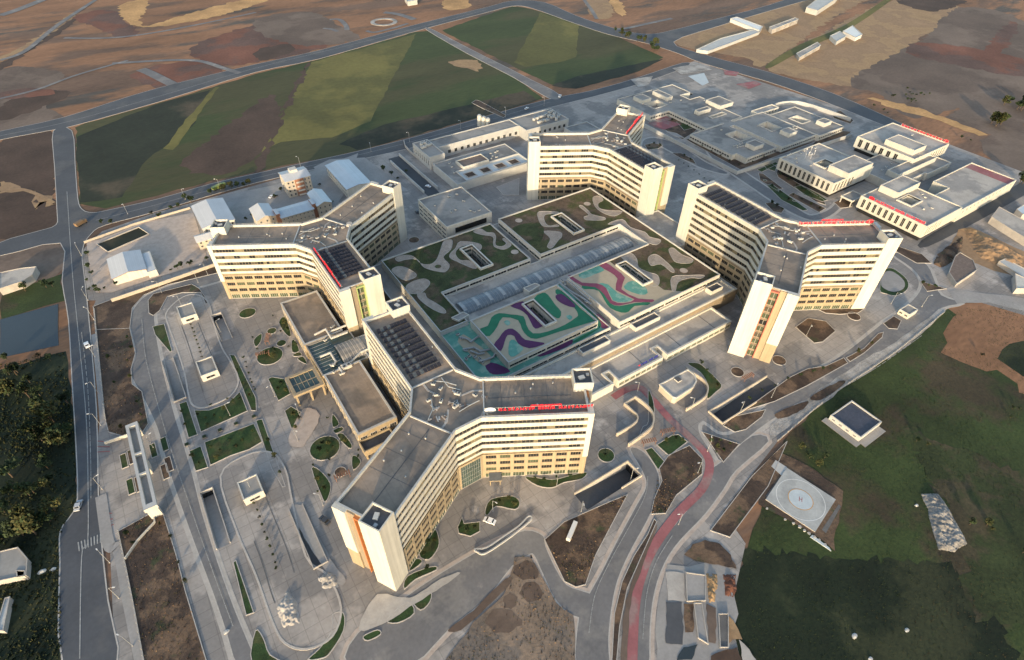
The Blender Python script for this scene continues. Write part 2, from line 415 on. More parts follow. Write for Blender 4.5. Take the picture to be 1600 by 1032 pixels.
# ================================================================== THE SETTING: ground, fields, roads
# ramps that go below ground: (plan, floor height function, name of what drives there)
RAMPS = [
    ((-32.3, 231, -27.4, 262), 'y', (262, 231)),
    ((-4.0, 261, 1.0, 284), 'y', (261, 284)),
    ((-33.0, 146, -28.4, 174), 'y', (146, 174)),
    ((-5.2, 119, -0.3, 147), 'y', (147, 119)),
    ((173.0, 83.3, 214.0, 91.0), 'x', (214, 173)),
    ((94.0, 83.0, 122.5, 91.0), 'x', (94, 122.5)),
]
PITS = [rect(*r[0]) for r in RAMPS]
LAYER = [0]
def sheet(name, P, z, m, holes=(), kind='structure', parent=None, label=None):
    LAYER[0] += 1
    mb = MB(); mb.sheet(P, z + 0.0006*LAYER[0], m, holes)   # every sheet a hair above the one laid before it
    return mb.build(name, parent, kind, label)
sheet('ground', rect(-3500, -2500, 4500, 5000), 0.0, 'earth', PITS)

# ---- open land round the site
def field(P, m, z=0.05, name='field', amp=1.2, step=9.0):
    P = ccw(P)
    if (m.startswith('earth') or m == 'soil') and z < 0.095: P = smooth(P, 4); amp, step = 3.0, 5.0
    return sheet(name, jitter(P, amp, step), z, m)
field([(-43.0,591.7),(-34.6,597.0),(25.5,611.9),(119.0,640.6),(188.3,649.7),(318.2,684.1),(334.9,680.1),(336.1,504.1),(328.4,438.1),(289.6,433.8),(222.6,431.7),(139.7,427.8),(62.1,436.4),(30.5,437.9),(-3.8,437.8),(-37.9,437.1),(-51.7,453.7)], 'crop')
field([(177.5,644.6),(315.5,677.1),(169.8,475.1),(131.4,461.7),(93.4,475.5),(72.4,464.5),(109.8,528.2)], 'crop_dry_sunlit', 0.07, amp=1.0)  # band of sunlight painted across the field as paler crop
field([(-44.3,570.9),(19.6,608.6),(71.8,621.4),(38.4,541.3),(-2.6,498.7),(-27.0,446.2),(-51.7,453.7)], 'crop_dark', 0.08)
field([(63.8,442.5),(99.0,511.2),(166.2,635.6),(176.9,644.9),(105.6,514.8),(65.3,434.4)], 'earth_dark', 0.09)
field([(18.8,479.1),(60.9,527.3),(113.1,577.6),(109.8,528.2),(68.8,460.4),(32.5,446.8)], 'earth_dark', 0.075)
field([(64.2,607.6),(77.5,625.6),(79.1,622.7),(39.7,547.9),(16.9,505.6),(11.2,513.2)], 'crop_dry_sunlit', 0.10)  # narrow sunlit band, likewise only a paler colour
field([(139.7,427.8),(222.6,431.7),(320.6,437.4),(323.8,463.3),(239.0,461.6),(177.4,462.7),(131.4,447.7)], 'crop_dark', 0.08)
field([(300.7,572.2),(324.4,567.2),(327.1,549.3),(311.3,532.1),(303.9,552.0)], 'earth_tan', 0.09)
field([(346.7,673.1),(478.7,720.1),(493.8,696.7),(505.4,615.4),(514.0,552.6),(506.5,464.2),(458.0,447.2),(370.1,442.7),(354.8,463.9),(352.7,494.0)], 'crop')
field([(494.1,675.3),(502.0,604.7),(425.4,513.3),(397.8,511.0),(360.9,517.4),(358.7,534.7)], 'crop_dry_sunlit', 0.07)  # sunlit band of the second field, painted in the crop colour
field([(389.4,467.4),(503.5,461.2),(455.4,444.4),(368.0,440.0),(352.8,461.1)], 'crop_dark', 0.08)
# brown land beyond the upper road
field([(-95.4,615.4),(-49.4,620.1),(-55.4,638.2),(-65.1,686.9),(-40.9,740.0),(-93.3,782.5)], 'earth_grey')
field([(-94.6,679.0),(-59.2,701.7),(-40.6,671.9),(-95.1,639.0)], 'earth_dark', 0.06)
field([(-94.2,713.9),(-64.0,708.4),(-51.9,686.1),(-70.1,686.4),(-94.4,694.3)], 'earth_red', 0.09)
field([(-18.9,952.2),(25.2,969.4),(37.6,896.5),(41.4,849.6),(22.5,832.9),(-2.6,905.2)], 'earth_red')
field([(37.5,979.7),(63.3,1001.3),(77.7,992.8),(49.8,874.0),(111.6,901.3),(202.2,939.3),(212.2,914.1),(126.9,865.8),(44.1,868.4)], 'earth_ochre')
field([(-92.8,826.8),(-68.9,861.3),(-17.5,970.9),(-12.7,961.4),(-56.7,864.4),(-93.0,808.6)], 'earth_tan', 0.07)
field([(-93.1,804.1),(-66.1,854.6),(-18.1,945.3),(-21.7,916.5),(-70.2,824.9),(-93.4,778.3)], 'earth_dark', 0.06)
field([(14.8,706.1),(49.4,717.7),(94.7,694.8),(88.5,655.0),(44.9,653.3),(31.2,646.3),(17.4,684.0)], 'earth_red', 0.07)
field([(83.8,764.4),(181.8,810.8),(175.8,741.0),(217.3,689.2),(128.4,674.4),(88.2,694.2)], 'earth_red', 0.06)
field([(138.6,711.1),(176.3,719.2),(173.9,689.8),(135.1,674.9)], 'earth_dark', 0.08)
field([(172.4,832.3),(237.6,833.7),(248.3,771.3),(250.7,696.2),(191.5,699.5),(160.6,764.0)], 'earth_grey', 0.07)
field([(405.4,781.8),(449.5,806.9),(430.8,748.3),(396.1,747.2)], 'earth_ochre', 0.07)
field([(583.6,696.6),(627.3,711.5),(577.5,626.0),(538.3,615.3)], 'earth_tan', 0.07)
field([(612.3,679.8),(635.5,686.2),(590.0,618.7),(575.4,613.5)], 'earth_ochre', 0.07)
# right-hand upper fields
field([(554.2,497.5),(693.8,523.1),(794.3,542.1),(1026.0,523.5),(802.8,458.4),(589.8,389.9),(582.4,418.3)], 'earth_tan')
field([(584.9,386.0),(746.2,428.5),(970.2,470.2),(1009.3,400.4),(824.7,352.1),(649.6,308.8),(607.8,303.2),(580.8,350.7)], 'earth_tan')
field([(624.0,313.8),(819.7,349.3),(1009.3,400.4),(1009.3,319.1),(730.9,198.4),(644.0,215.4),(581.3,228.7),(611.6,271.6)], 'earth_grey')
field([(753.2,330.1),(813.3,341.9),(851.4,250.7),(789.2,223.7),(764.9,276.7)], 'earth_red', 0.07)
field([(846.7,289.2),(987.6,328.7),(981.4,313.0),(853.2,274.9)], 'earth_red', 0.08)
field([(596.7,277.0),(610.0,245.1),(607.7,180.7),(599.6,175.3),(599.2,209.5),(589.4,245.6)], 'earth_ochre', 0.09)
field([(970.2,470.2),(1052.2,422.2),(1023.3,407.5),(950.4,413.0)], 'earth_dark', 0.09)
field([(644.0,215.4),(749.4,206.5),(648.9,162.9),(608.1,173.0),(604.2,206.4)], 'earth_grey', 0.06)
field([(601.3,169.8),(664.0,169.4),(558.0,123.5),(556.5,136.7),(568.6,161.8)], 'earth_grey', 0.06)
# left of the main road
field([(-95.7,593.1),(-58.6,594.0),(-64.8,480.4),(-66.3,432.5),(-97.7,429.8)], 'earth_dark')
field([(-96.6,516.5),(-81.7,498.4),(-66.5,465.0),(-67.6,459.7),(-75.8,474.9),(-77.2,460.0),(-78.3,485.8),(-96.8,504.7)], 'earth_tan', 0.08)
field([(-98.0,410.5),(-66.3,406.5),(-67.9,368.7),(-98.6,360.7)], 'earth_grey')
field([(-98.5,365.9),(-68.7,370.7),(-69.1,341.9),(-98.8,343.1)], 'meadow')
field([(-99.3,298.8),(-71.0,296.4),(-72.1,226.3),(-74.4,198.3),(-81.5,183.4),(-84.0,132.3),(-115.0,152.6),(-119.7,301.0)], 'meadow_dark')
field([(-98.8,341.9),(-72.3,340.0),(-74.2,302.8),(-99.2,308.1)], 'water_dark', 0.09, 'pond', 0.2)
# bottom right meadows
field([(342.8,70.7),(389.3,50.3),(398.6,-32.9),(178.9,-90.1),(59.3,-11.3),(112.4,23.1),(143.4,40.2),(187.5,62.3),(233.8,68.3),(287.7,67.7)], 'meadow', 0.05)
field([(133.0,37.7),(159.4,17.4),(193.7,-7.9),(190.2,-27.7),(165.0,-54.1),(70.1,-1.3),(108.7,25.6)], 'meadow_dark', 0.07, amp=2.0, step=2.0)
field([(306.8,53.8),(337.1,62.8),(348.8,69.5),(400.6,41.7),(319.0,8.5),(313.7,29.4)], 'earth', 0.07)
field([(324.6,35.6),(342.8,38.0),(358.6,30.8),(328.3,12.3),(323.2,21.7)], 'meadow_dark', 0.09)
field([(240.3,36.6),(251.6,16.7),(261.2,-5.2),(263.5,-14.0),(226.3,-29.2),(207.1,-10.6),(218.8,7.8)], 'meadow_brown', 0.08, amp=3.0, step=2.5)
field([(219.6,0.5),(235.7,-6.6),(234.9,-25.7),(200.6,-39.6),(182.5,-22.7),(197.8,-10.6)], 'meadow_brown', 0.085, amp=3.0, step=2.5)

# ---- the paved campus
CAMPUS = [(-54.4,332.4),(-56.2,327.1),(-61.3,244.6),(-65.2,221.9),(-67.4,187.0),(-66.5,167.6),(-70.2,123.3),(-29.7,92.3),(19.4,62.4),(72.2,25.5),(100.6,10.3),(110.6,24.3),(136.0,38.7),(139.3,52.7),(186.3,63.1),(231.9,67.1),(295.7,65.4),(345.7,71.5),(362.9,65.9),(378.9,32.9),(511.3,86.8),(558.0,123.5),(558.0,182.3),(554.7,237.0),(540.3,350.4),(527.5,437.1),(440.2,428.0),(356.1,424.8),(217.0,421.6),(180.1,418.8),(56.2,415.1),(-12.0,413.1),(-43.1,407.2),(-56.1,390.3),(-57.9,334.7)]
sheet('pavement', ccw(CAMPUS), 0.12, 'pavement', PITS)

def road(name, P, m='asphalt', z=0.18, edge=True, walk=0):
    P = smooth(ccw(P), 3)
    o = sheet(name, P, z, m)
    if edge:
        mb = MB(); e = 0.0004*LAYER[0]; mb.ribbon(P, 0.9, 0.05, z+0.008+e, 'kerb', True)
        mb.build('kerb', o)
        if walk:
            mb = MB(); mb.ribbon(P, 3.4, 0.05, z-0.016+e, 'path_pink' if walk == 2 else 'concrete', True); mb.build('verge', o)
    return o
# public roads
main = road('main_road', [(-58.6,594.0),(-46.3,586.4),(-49.5,518.1),(-52.5,462.3),(-51.4,443.7),(-45.8,435.3),(-36.4,433.3),(-4.9,431.3),(29.6,434.0),(61.0,432.4),(108.7,429.1),(139.2,426.8),(183.7,426.4),(220.7,428.3),(288.8,432.6),(339.6,433.0),(382.9,429.0),(443.9,432.0),(511.7,439.6),(509.1,429.7),(440.9,419.4),(380.9,417.0),(335.5,417.6),(278.8,417.3),(212.8,414.0),(176.0,410.5),(133.7,413.5),(57.2,418.9),(-11.7,414.8),(-40.5,414.4),(-49.6,407.8),(-56.1,390.3),(-57.9,355.2),(-59.9,307.4),(-63.2,245.9),(-67.6,196.0),(-69.0,172.2),(-69.7,147.3),(-69.9,123.1),(-84.0,132.3),(-82.2,172.0),(-81.1,186.2),(-77.2,191.4),(-74.4,198.3),(-72.5,226.6),(-70.6,269.3),(-68.2,322.3),(-68.4,361.8),(-66.3,406.5),(-98.0,410.5),(-97.8,426.5),(-77.2,428.8),(-67.1,431.2),(-65.2,450.5),(-62.1,523.6)])
road('upper_road', [(-121.1,608.9),(-95.4,615.4),(-49.4,620.1),(3.3,641.4),(46.8,654.1),(126.7,668.5),(198.3,677.6),(331.0,709.7),(445.9,732.2),(493.1,741.8),(527.2,714.1),(524.7,640.1),(530.9,572.1),(548.8,534.7),(586.5,529.9),(672.2,535.9),(783.8,544.5),(947.9,568.8),(928.5,544.6),(759.9,525.5),(646.4,512.6),(555.5,496.7),(552.3,446.4),(568.8,373.2),(574.5,301.9),(564.6,230.9),(557.7,198.4),(546.8,197.8),(546.7,226.3),(549.3,291.4),(546.1,355.1),(530.4,426.0),(531.0,464.3),(525.2,509.5),(509.1,558.4),(501.8,623.9),(495.6,699.3),(478.7,720.1),(433.1,711.4),(319.4,686.4),(189.0,651.6),(120.5,646.0),(26.0,615.0),(-36.8,598.4),(-58.0,596.5),(-95.6,597.2),(-120.7,590.1)], 'asphalt')
road('farm_lane', [(332.3,681.7),(338.6,683.8),(341.2,588.9),(344.2,516.4),(345.3,477.7),(346.9,451.1),(343.7,432.4),(335.8,429.9),(332.1,443.2),(334.1,501.1),(330.9,585.1)], 'asphalt_pale')
road('field_track', [(589.8,389.9),(676.1,413.4),(791.5,432.4),(979.4,485.3),(987.7,480.4),(788.5,421.6),(670.5,400.7),(582.9,380.3)], 'crop_dry_sunlit', edge=False)
road('service_road', [(398.2,115.4),(465.0,116.0),(543.4,117.2),(584.6,116.6),(558.0,105.7),(519.2,106.7),(455.7,107.2),(394.5,109.2)], 'asphalt_new', edge=False)
# site roads
road('site_road', [(-41.1,304.9),(-36.9,314.8),(-29.9,322.1),(-16.2,324.3),(8.2,323.1),(10.5,314.4),(-7.7,314.8),(-20.3,316.0),(-26.8,310.9),(-30.2,298.0),(-32.8,265.4),(-33.9,227.0),(-33.9,205.6),(-33.9,186.2),(-34.5,165.6),(-34.2,140.7),(-33.4,121.0),(-32.2,105.3),(-31.7,98.1),(-36.9,101.5),(-37.4,113.5),(-38.0,129.2),(-39.5,153.0),(-40.7,176.4),(-41.4,196.7),(-41.5,218.8),(-43.8,241.6),(-46.2,257.5),(-45.6,265.3),(-42.2,275.2),(-41.7,293.4)], 'asphalt_pale', walk=1)
road('ring_road', [(367.1,116.6),(363.0,101.8),(355.4,91.7),(343.4,86.5),(324.5,83.7),(300.9,82.8),(267.9,80.4),(245.5,80.0),(221.5,81.1),(195.2,79.1),(179.3,76.9),(171.0,77.2),(166.7,80.8),(165.7,87.5),(161.9,84.7),(159.0,76.7),(157.1,69.2),(168.0,70.9),(191.6,72.5),(218.0,71.3),(246.6,70.0),(289.1,68.5),(321.3,69.1),(340.4,72.2),(354.2,68.7),(351.9,78.3),(362.0,87.5),(374.0,98.7),(375.7,111.1)], 'asphalt_pale', walk=1)
road('avenue', [(157.1,69.2),(150.2,68.7),(136.5,63.1),(121.1,59.5),(107.8,56.5),(95.9,51.5),(83.5,42.0),(71.4,29.4),(74.7,27.3),(84.1,36.6),(93.8,44.5),(104.5,50.3),(115.7,53.5),(131.7,55.9),(147.1,59.7),(158.9,63.1),(182.7,65.4),(179.0,71.2)], 'asphalt_pale', walk=2)
road('link_road', [(128.4,95.7),(125.3,84.9),(121.5,78.1),(112.1,73.7),(95.7,66.5),(82.5,60.3),(72.3,55.9),(65.7,52.3),(55.2,40.0),(63.3,34.7),(69.4,41.3),(77.2,48.7),(85.8,55.2),(97.2,60.9),(110.5,66.4),(120.7,71.6),(128.1,77.5),(131.4,84.7),(131.8,92.3)], 'asphalt_pale', walk=2)
road('curved_drive', [(9.8,70.9),(25.6,73.6),(42.2,75.6),(56.2,80.3),(63.5,80.5),(65.5,79.2),(64.0,70.9),(62.5,61.0),(65.7,52.3),(74.6,54.4),(72.2,58.7),(68.8,63.6),(69.0,70.5),(70.9,79.6),(72.6,83.7),(68.0,89.2),(54.9,91.6),(35.8,92.1),(19.9,91.5),(-0.3,89.3),(-6.8,81.8)], 'asphalt_pale', walk=2)
def strip(name, P, w, z, m, parent=None, kind='structure', label=None):
    Q = smooth(P, 6, False); mb = MB()
    A = offset(Q, w/2, False); B = offset(Q, -w/2, False)
    LAYER[0] += 1; z += 0.0006*LAYER[0]
    for i in range(len(Q)-1):
        mb.add([(*A[i],z),(*B[i],z),(*B[i+1],z),(*A[i+1],z)], [(0,1,2,3)], m)
    return mb.build(name, parent, kind, label)
strip('cycle_path', [(141.3,122.2),(149.7,122.5),(156.3,119.8),(156.1,109.9),(154.8,98.4),(155.0,85.1),(154.0,75.1),(149.3,69.3),(139.6,64.6),(123.8,62.1),(107.7,57.8),(96.2,52.8),(84.9,45.0),(70.1,30.3)], 3.6, 0.24, 'cycle_red')
for P, w in (([(-57.7,475.9),(-62.7,372.7),(-64.9,310.6),(-67.3,244.1),(-70.8,198.1),(-73.2,175.0),(-75.5,170.5),(-79.5,131.7)], 0.35), ([(-45.1,423.7),(-10.3,423.6),(59.1,425.6),(136.7,420.6),(216.4,420.5),(328.1,427.5)], 0.3),
             ([(-95.5,605.5),(-45.5,608.3),(39.8,631.7),(123.6,657.1),(277.7,685.5),(439.4,721.6)], 0.4)):
    strip('lane_line', P, w, 0.23, 'road_paint')
for P in ([(-57.5,302.3),(-58.9,266.7),(-60.5,237.5)], [(-66.6,195.0),(-66.6,170.7),(-63.8,165.8),(-63.4,145.8),(-62.8,119.6)]):
    strip('sidewalk', P, 4.0, 0.25, 'pavement_grey')
# zebra bars at the two gates
for base in ([(-64.5,226.0),(-60.1,222.2),(-60.9,216.2),(-65.4,218.6)], [(-67.1,186.3),(-63.9,184.3),(-63.9,177.7),(-67.4,178.1)]):
    for k in range(7):
        t = (k + 0.5)/7
        a = [base[0][i]+(base[3][i]-base[0][i])*t for i in (0,1)]; b = [base[1][i]+(base[2][i]-base[1][i])*t for i in (0,1)]
        strip('crossing_bar', [a, b], 0.3, 0.24, 'road_paint' if k % 3 else 'red_paint')
for k in range(8):
    a = [(-76.6,177.5),(-68.1,176.6),(-76.5,173.2),(-68.6,172.6)]
    t = (k+0.5)/8
    p = [a[0][i]+(a[1][i]-a[0][i])*t for i in (0,1)]; q = [a[2][i]+(a[3][i]-a[2][i])*t for i in (0,1)]
    strip('crossing_bar', [p, q], 0.45, 0.24, 'road_paint')

# ---- ramps: floors, retaining walls, rim
for (x0, y0, x1, y1), ax, (t0, t1) in RAMPS:
    mb = MB(); D = -3.0 if ax == 'y' else -4.2
    hz = lambda x, y: 0.10 + (D - 0.10) * (((y if ax == 'y' else x) - t0)/(t1 - t0))
    mb.sheet(rect(x0, y0, x1, y1), hz, 'asphalt_new' if ax == 'x' else 'pavement_grey')
    for a, b in (((x0,y0),(x0,y1)),((x0,y1),(x1,y1)),((x1,y1),(x1,y0)),((x1,y0),(x0,y0))):
        mb.add([(*a,D),(*b,D),(*b,0.12),(*a,0.12)], [(0,1,2,3)], 'concrete')
    o = mb.build('ramp', None, 'structure')
    wb = MB()
    if ax == 'y':
        up = y1 if t1 == y1 else y0
        wb.box(x0-0.35, y0, 0.12, x0, y1, 0.95, 'concrete'); wb.box(x1, y0, 0.12, x1+0.35, y1, 0.95, 'concrete')
        wb.box(x0-0.35, up-(0 if up == y1 else 0.35), 0.12, x1+0.35, up+(0.35 if up == y1 else 0), 0.95, 'concrete')
    else:
        up = x1 if t1 == x1 else x0
        wb.box(x0, y1, 0.12, x1, y1+0.5, 1.3, 'cream_wall'); wb.box(x0 if t1 == x0 else x0+18, y0-0.5, 0.12, x1 if t1 != x0 else x1-18, y0, 1.3, 'cream_wall')
        wb.box(up-(0 if up == x1 else 0.5), y0-0.5, 0.12, up+(0.5 if up == x1 else 0), y1+0.5, 1.31, 'cream_wall')
    wb.build('rim_wall', o)
    # the tunnel mouth at the low end
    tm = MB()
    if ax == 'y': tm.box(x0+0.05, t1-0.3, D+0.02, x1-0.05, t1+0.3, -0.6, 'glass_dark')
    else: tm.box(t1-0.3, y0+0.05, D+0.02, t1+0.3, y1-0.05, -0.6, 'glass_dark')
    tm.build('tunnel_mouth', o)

# ---- lawns and planting beds, each in its kerb
def bed(P, m='lawn', z=0.26, name=None, sm=3, k=0.28):
    P = ccw(P)
    if sm: P = smooth(P, sm)
    o = sheet(name or ('lawn' if 'lawn' in m else 'planting_bed'), P, z, m)
    mb = MB(); mb.ribbon(P, k, 0.1, z+0.08+0.0006*LAYER[0], 'kerb', True); mb.build('kerb', o)
    return o
def bedc(px, r, m='lawn', ry=None): return bed(circle(px[0][0], px[0][1], r, 20, ry), m, sm=0)
for P in ([(-31.8,292.3),(-26.3,291.2),(-26.8,267.5),(-27.8,267.0),(-31.8,284.7)], [(-30.8,228.6),(-27.5,228.3),(-27.5,205.6),(-31.2,205.9)], [(-25.7,220.8),(-20.1,217.2),(-11.7,216.7),(-5.3,221.0),(-5.5,207.3),(-26.0,206.3)],
          [(-3.1,249.0),(-1.1,247.1),(-0.1,213.0),(-2.0,205.1),(-3.9,206.7)], [(-25.9,199.6),(-5.1,198.3),(-4.8,186.4),(-10.6,185.3),(-18.3,186.4),(-26.5,186.0)], [(-32.4,198.3),(-27.7,198.4),(-27.6,185.5),(-32.3,186.3)],
          [(-3.8,199.6),(-1.2,198.8),(-3.3,158.8),(-4.3,159.1),(-5.4,170.3)], [(8.2,222.0),(10.1,222.3),(14.9,217.7),(14.3,206.9),(8.2,205.7)], [(8.8,198.1),(12.1,199.1),(15.5,191.5),(13.9,186.8),(8.0,182.2)],
          [(-29.3,137.5),(-28.3,137.9),(-28.0,115.4),(-30.4,115.9)], [(47.0,104.8),(50.5,107.4),(49.8,104.6),(55.4,101.9),(53.3,98.5),(49.2,98.7),(46.1,102.2)], [(139.6,90.9),(149.0,91.0),(151.7,89.7),(152.2,84.8),(140.0,83.8)],
          [(133.4,91.7),(136.7,91.1),(136.2,82.8),(131.0,81.2)]):
    bed(P, sm=0)
for P in ([(25.0,259.6),(29.3,262.3),(27.3,246.2),(25.3,248.6)], [(10.1,253.2),(14.8,256.0),(12.9,250.3),(9.5,247.5)], [(26.2,241.8),(27.7,241.4),(27.2,232.8),(23.9,233.8)], [(23.6,231.8),(26.9,231.9),(27.2,228.9),(24.0,230.0)],
          [(24.5,227.5),(27.5,227.7),(27.3,221.5)], [(26.5,184.4),(27.0,177.5),(23.9,177.4)], [(23.5,175.5),(27.3,175.2),(27.1,173.2),(23.8,173.2)], [(23.8,171.6),(26.4,171.5),(27.4,163.5),(25.6,162.7)],
          [(24.9,157.3),(26.6,157.3),(27.2,153.0),(23.0,151.2)], [(8.6,161.3),(11.2,158.5),(12.6,150.3),(10.4,145.3),(7.8,143.2),(7.6,147.1)], [(59.4,104.6),(64.2,107.9),(72.2,104.5),(73.2,100.4),(69.9,98.8),(64.3,104.1),(59.4,102.6)],
          [(29.6,103.2),(38.5,108.8),(38.9,105.4),(36.8,101.5),(31.6,99.2)], [(23.4,99.1),(27.7,102.1),(29.1,99.7)], [(19.2,94.3),(22.2,97.9),(31.3,96.2),(32.1,94.2),(24.2,95.2)],
          [(-5.4,99.8),(-2.1,98.2),(-4.2,92.8),(-10.2,88.8),(-13.0,88.4),(-17.2,90.6),(-12.9,91.8),(-7.5,95.0)], [(-29.1,109.1),(-27.6,105.0),(-27.3,98.9),(-23.4,92.6),(-32.9,98.9)],
          [(9.6,88.0),(18.2,89.6),(18.4,84.8),(12.3,85.0)], [(20.0,89.7),(26.4,88.3),(24.8,85.3),(20.7,84.6)], [(0.7,87.4),(5.5,86.7),(5.8,84.8),(1.4,85.3)],
          [(187.5,118.5),(189.9,118.1),(192.7,115.2),(192.6,109.6),(191.6,101.6),(189.7,98.7),(185.1,98.0),(178.8,97.0),(179.9,98.8),(185.4,103.5),(188.5,111.2)], [(158.6,116.6),(154.9,108.9),(147.3,101.4),(139.1,99.3),(135.0,97.5),(141.2,101.6),(145.4,102.5)],
          [(81.9,109.1),(90.5,101.8),(98.6,99.1),(104.8,96.8),(101.1,95.3),(93.8,98.0),(88.2,98.7),(83.6,102.9)]):
    bed(P, 'lawn')
bedc([(13.6,237.2)], 6.3); bedc([(17.0,168.3)], 6.4); bedc([(21.3,243.2)], 2.4); bedc([(18.1,153.2)], 2.4, 'soil'); bedc([(13.1,276.5)], 4.4, ry=4.0)
bedc([(19.9,255.1)], 2.4); bedc([(117.3,98.9)], 3.6); bedc([(228.6,95.2)], 3.4, 'soil'); bedc([(292.1,94.7)], 3.4, 'soil'); bedc([(204.3,101.3)], 3.2, 'soil'); bedc([(120.8,291.3)], 3.4, 'soil')
for P in ([(-56.8,305.4),(-42.1,297.2),(-42.5,275.4),(-46.0,264.5),(-47.0,253.6),(-43.9,245.9),(-44.6,223.8),(-48.5,218.8),(-54.5,221.8),(-60.0,228.3),(-60.3,237.0)], [(-56.2,327.1),(-47.9,328.3),(11.7,329.9),(8.7,322.1),(-18.6,325.9),(-31.4,323.1),(-38.5,314.5),(-42.1,297.2),(-56.8,305.4)],
          [(-62.9,174.1),(-50.3,175.6),(-47.2,172.9),(-46.3,152.6),(-46.2,136.2),(-45.1,106.8),(-62.2,118.1),(-62.5,160.8)], [(72.3,82.0),(83.2,83.8),(104.6,80.7),(112.0,79.3),(84.6,66.5),(74.7,60.0),(71.2,61.2),(69.0,65.1)],
          [(131.9,81.4),(140.2,84.1),(151.4,82.8),(150.9,74.8),(145.3,69.6),(128.9,68.3),(119.3,64.7),(114.1,67.7),(120.0,72.0),(128.6,76.4)], [(161.7,84.9),(170.5,71.3),(157.3,68.7)],
          [(172.5,82.2),(180.3,83.3),(196.4,77.8),(191.5,76.0),(179.4,75.2),(174.1,76.9)], [(186.4,82.9),(205.9,83.9),(223.8,84.7),(235.9,83.6),(245.1,79.8),(258.1,78.4),(256.5,75.1),(225.4,76.7),(204.2,78.8),(190.2,82.3)],
          [(257.1,106.6),(269.0,107.6),(275.1,100.6),(272.6,93.0),(259.4,91.6),(254.8,93.4)], [(279.6,111.1),(290.1,107.0),(304.1,95.4),(296.4,95.2),(286.9,100.0),(281.2,104.9)], [(300.4,82.5),(310.8,82.8),(310.8,78.4),(302.5,75.7),(298.9,78.6)],
          [(259.2,77.7),(273.5,76.8),(290.3,79.3),(293.6,78.4),(289.3,76.5),(270.5,74.8),(258.4,75.0)], [(354.5,92.3),(360.4,79.9),(348.4,84.7)], [(377.7,120.7),(382.7,106.8),(378.3,98.3),(370.5,103.3),(371.5,117.1)],
          [(107.0,62.0),(113.6,65.4),(113.7,64.0),(98.9,56.8),(86.4,50.7),(75.4,42.3),(65.8,33.1),(64.5,33.9),(76.7,46.5),(86.4,53.5),(96.5,58.4)],
          [(162.1,57.3),(189.9,60.8),(164.0,50.5),(132.9,43.8),(128.7,49.8)],
          [(-30.1,316.9),(-26.7,321.4),(-6.8,319.1),(-4.1,312.4),(-2.5,297.3),(-4.1,296.4),(-4.2,308.4),(-13.0,314.0),(-20.6,314.8),(-26.3,304.2),(-30.0,301.5),(-31.6,305.1)]):
    bed(P, 'soil', sm=0)
# beds between the drives in front of the right-hand clinics and behind the back tower
for P in ([(530.3,272.3),(542.5,271.4),(532.8,251.9),(523.9,249.2),(522.5,264.5)], [(381.3,232.7),(383.4,229.8),(377.3,207.3),(371.2,208.3),(373.0,224.4)], [(349.0,200.6),(354.4,199.3),(354.9,188.6),(347.9,185.9),(344.8,190.4)], [(372.4,199.2),(378.5,199.6),(379.7,173.5),(371.0,172.6)],
          [(393.0,225.3),(396.2,221.8),(388.6,181.0),(383.6,176.2),(381.6,182.7),(388.7,220.4)], [(340.7,314.6),(349.7,313.4),(352.5,305.7),(345.4,303.6),(336.2,306.2)], [(349.0,291.8),(355.3,287.9),(355.8,275.3),(351.1,267.7),(348.5,281.3)],
          [(373.2,345.2),(402.3,341.6),(402.3,314.3),(394.3,310.3),(374.6,305.2),(375.4,325.6)], [(376.8,303.9),(386.6,301.2),(382.4,261.7),(390.6,247.5),(423.4,248.6),(473.9,243.5),(373.5,243.5)], [(479.1,247.2),(503.3,246.3),(509.6,238.8),(496.8,236.1),(455.0,240.2)],
          [(265.2,464.0),(271.7,467.3),(273.5,463.8),(276.6,423.6),(271.9,420.4),(267.0,446.7)]):
    bed(P, 'soil', sm=0)
for P in ([(201.1,320.3),(222.6,322.6),(208.6,302.5),(199.6,308.2)], ): bed(P, 'pavement_grey', sm=0, name='forecourt')
strip('farm_lane', [(-96.9,498.5),(-85.6,497.7),(-74.7,481.4),(-66.6,463.1)], 3.0, 0.12, 'earth_tan')
# gravel road shoulders and bare building ground
for P, m in (([(182.7,65.4),(230.1,65.9),(303.4,66.2),(340.6,69.5),(338.6,72.0),(298.5,70.5),(249.8,72.1),(190.3,71.5)], 'gravel'), ([(387.0,95.8),(431.8,109.5),(441.4,107.0),(441.8,72.8),(410.6,59.2),(403.2,72.7),(402.1,82.3),(391.6,92.1)], 'earth_tan'),
             ([(359.1,78.1),(365.2,75.6),(390.0,50.3),(378.0,45.1),(368.2,59.1),(351.3,69.9)], 'pavement_grey'), ([(105.0,48.5),(125.0,36.9),(112.4,23.1),(96.2,13.2),(76.0,26.5),(94.5,42.7)], 'pavement_grey')):
    sheet('bare_ground', jitter(ccw(P), 0.8, 6), 0.16, m)

for P in ([(-18.9,284.7),(-18.9,269.3),(-19.4,248.7),(-19.8,229.9)], [(-11.1,282.7),(-11.0,267.0),(-10.7,248.2)], [(-11.5,159.5),(-11.3,144.3),(-11.2,132.6),(-11.8,121.4)], [(-20.6,141.7),(-20.5,131.3),(-20.9,120.3),(-20.9,114.4)]):
    strip('paving_joint', P, 0.3, 0.3, 'concrete_dark')

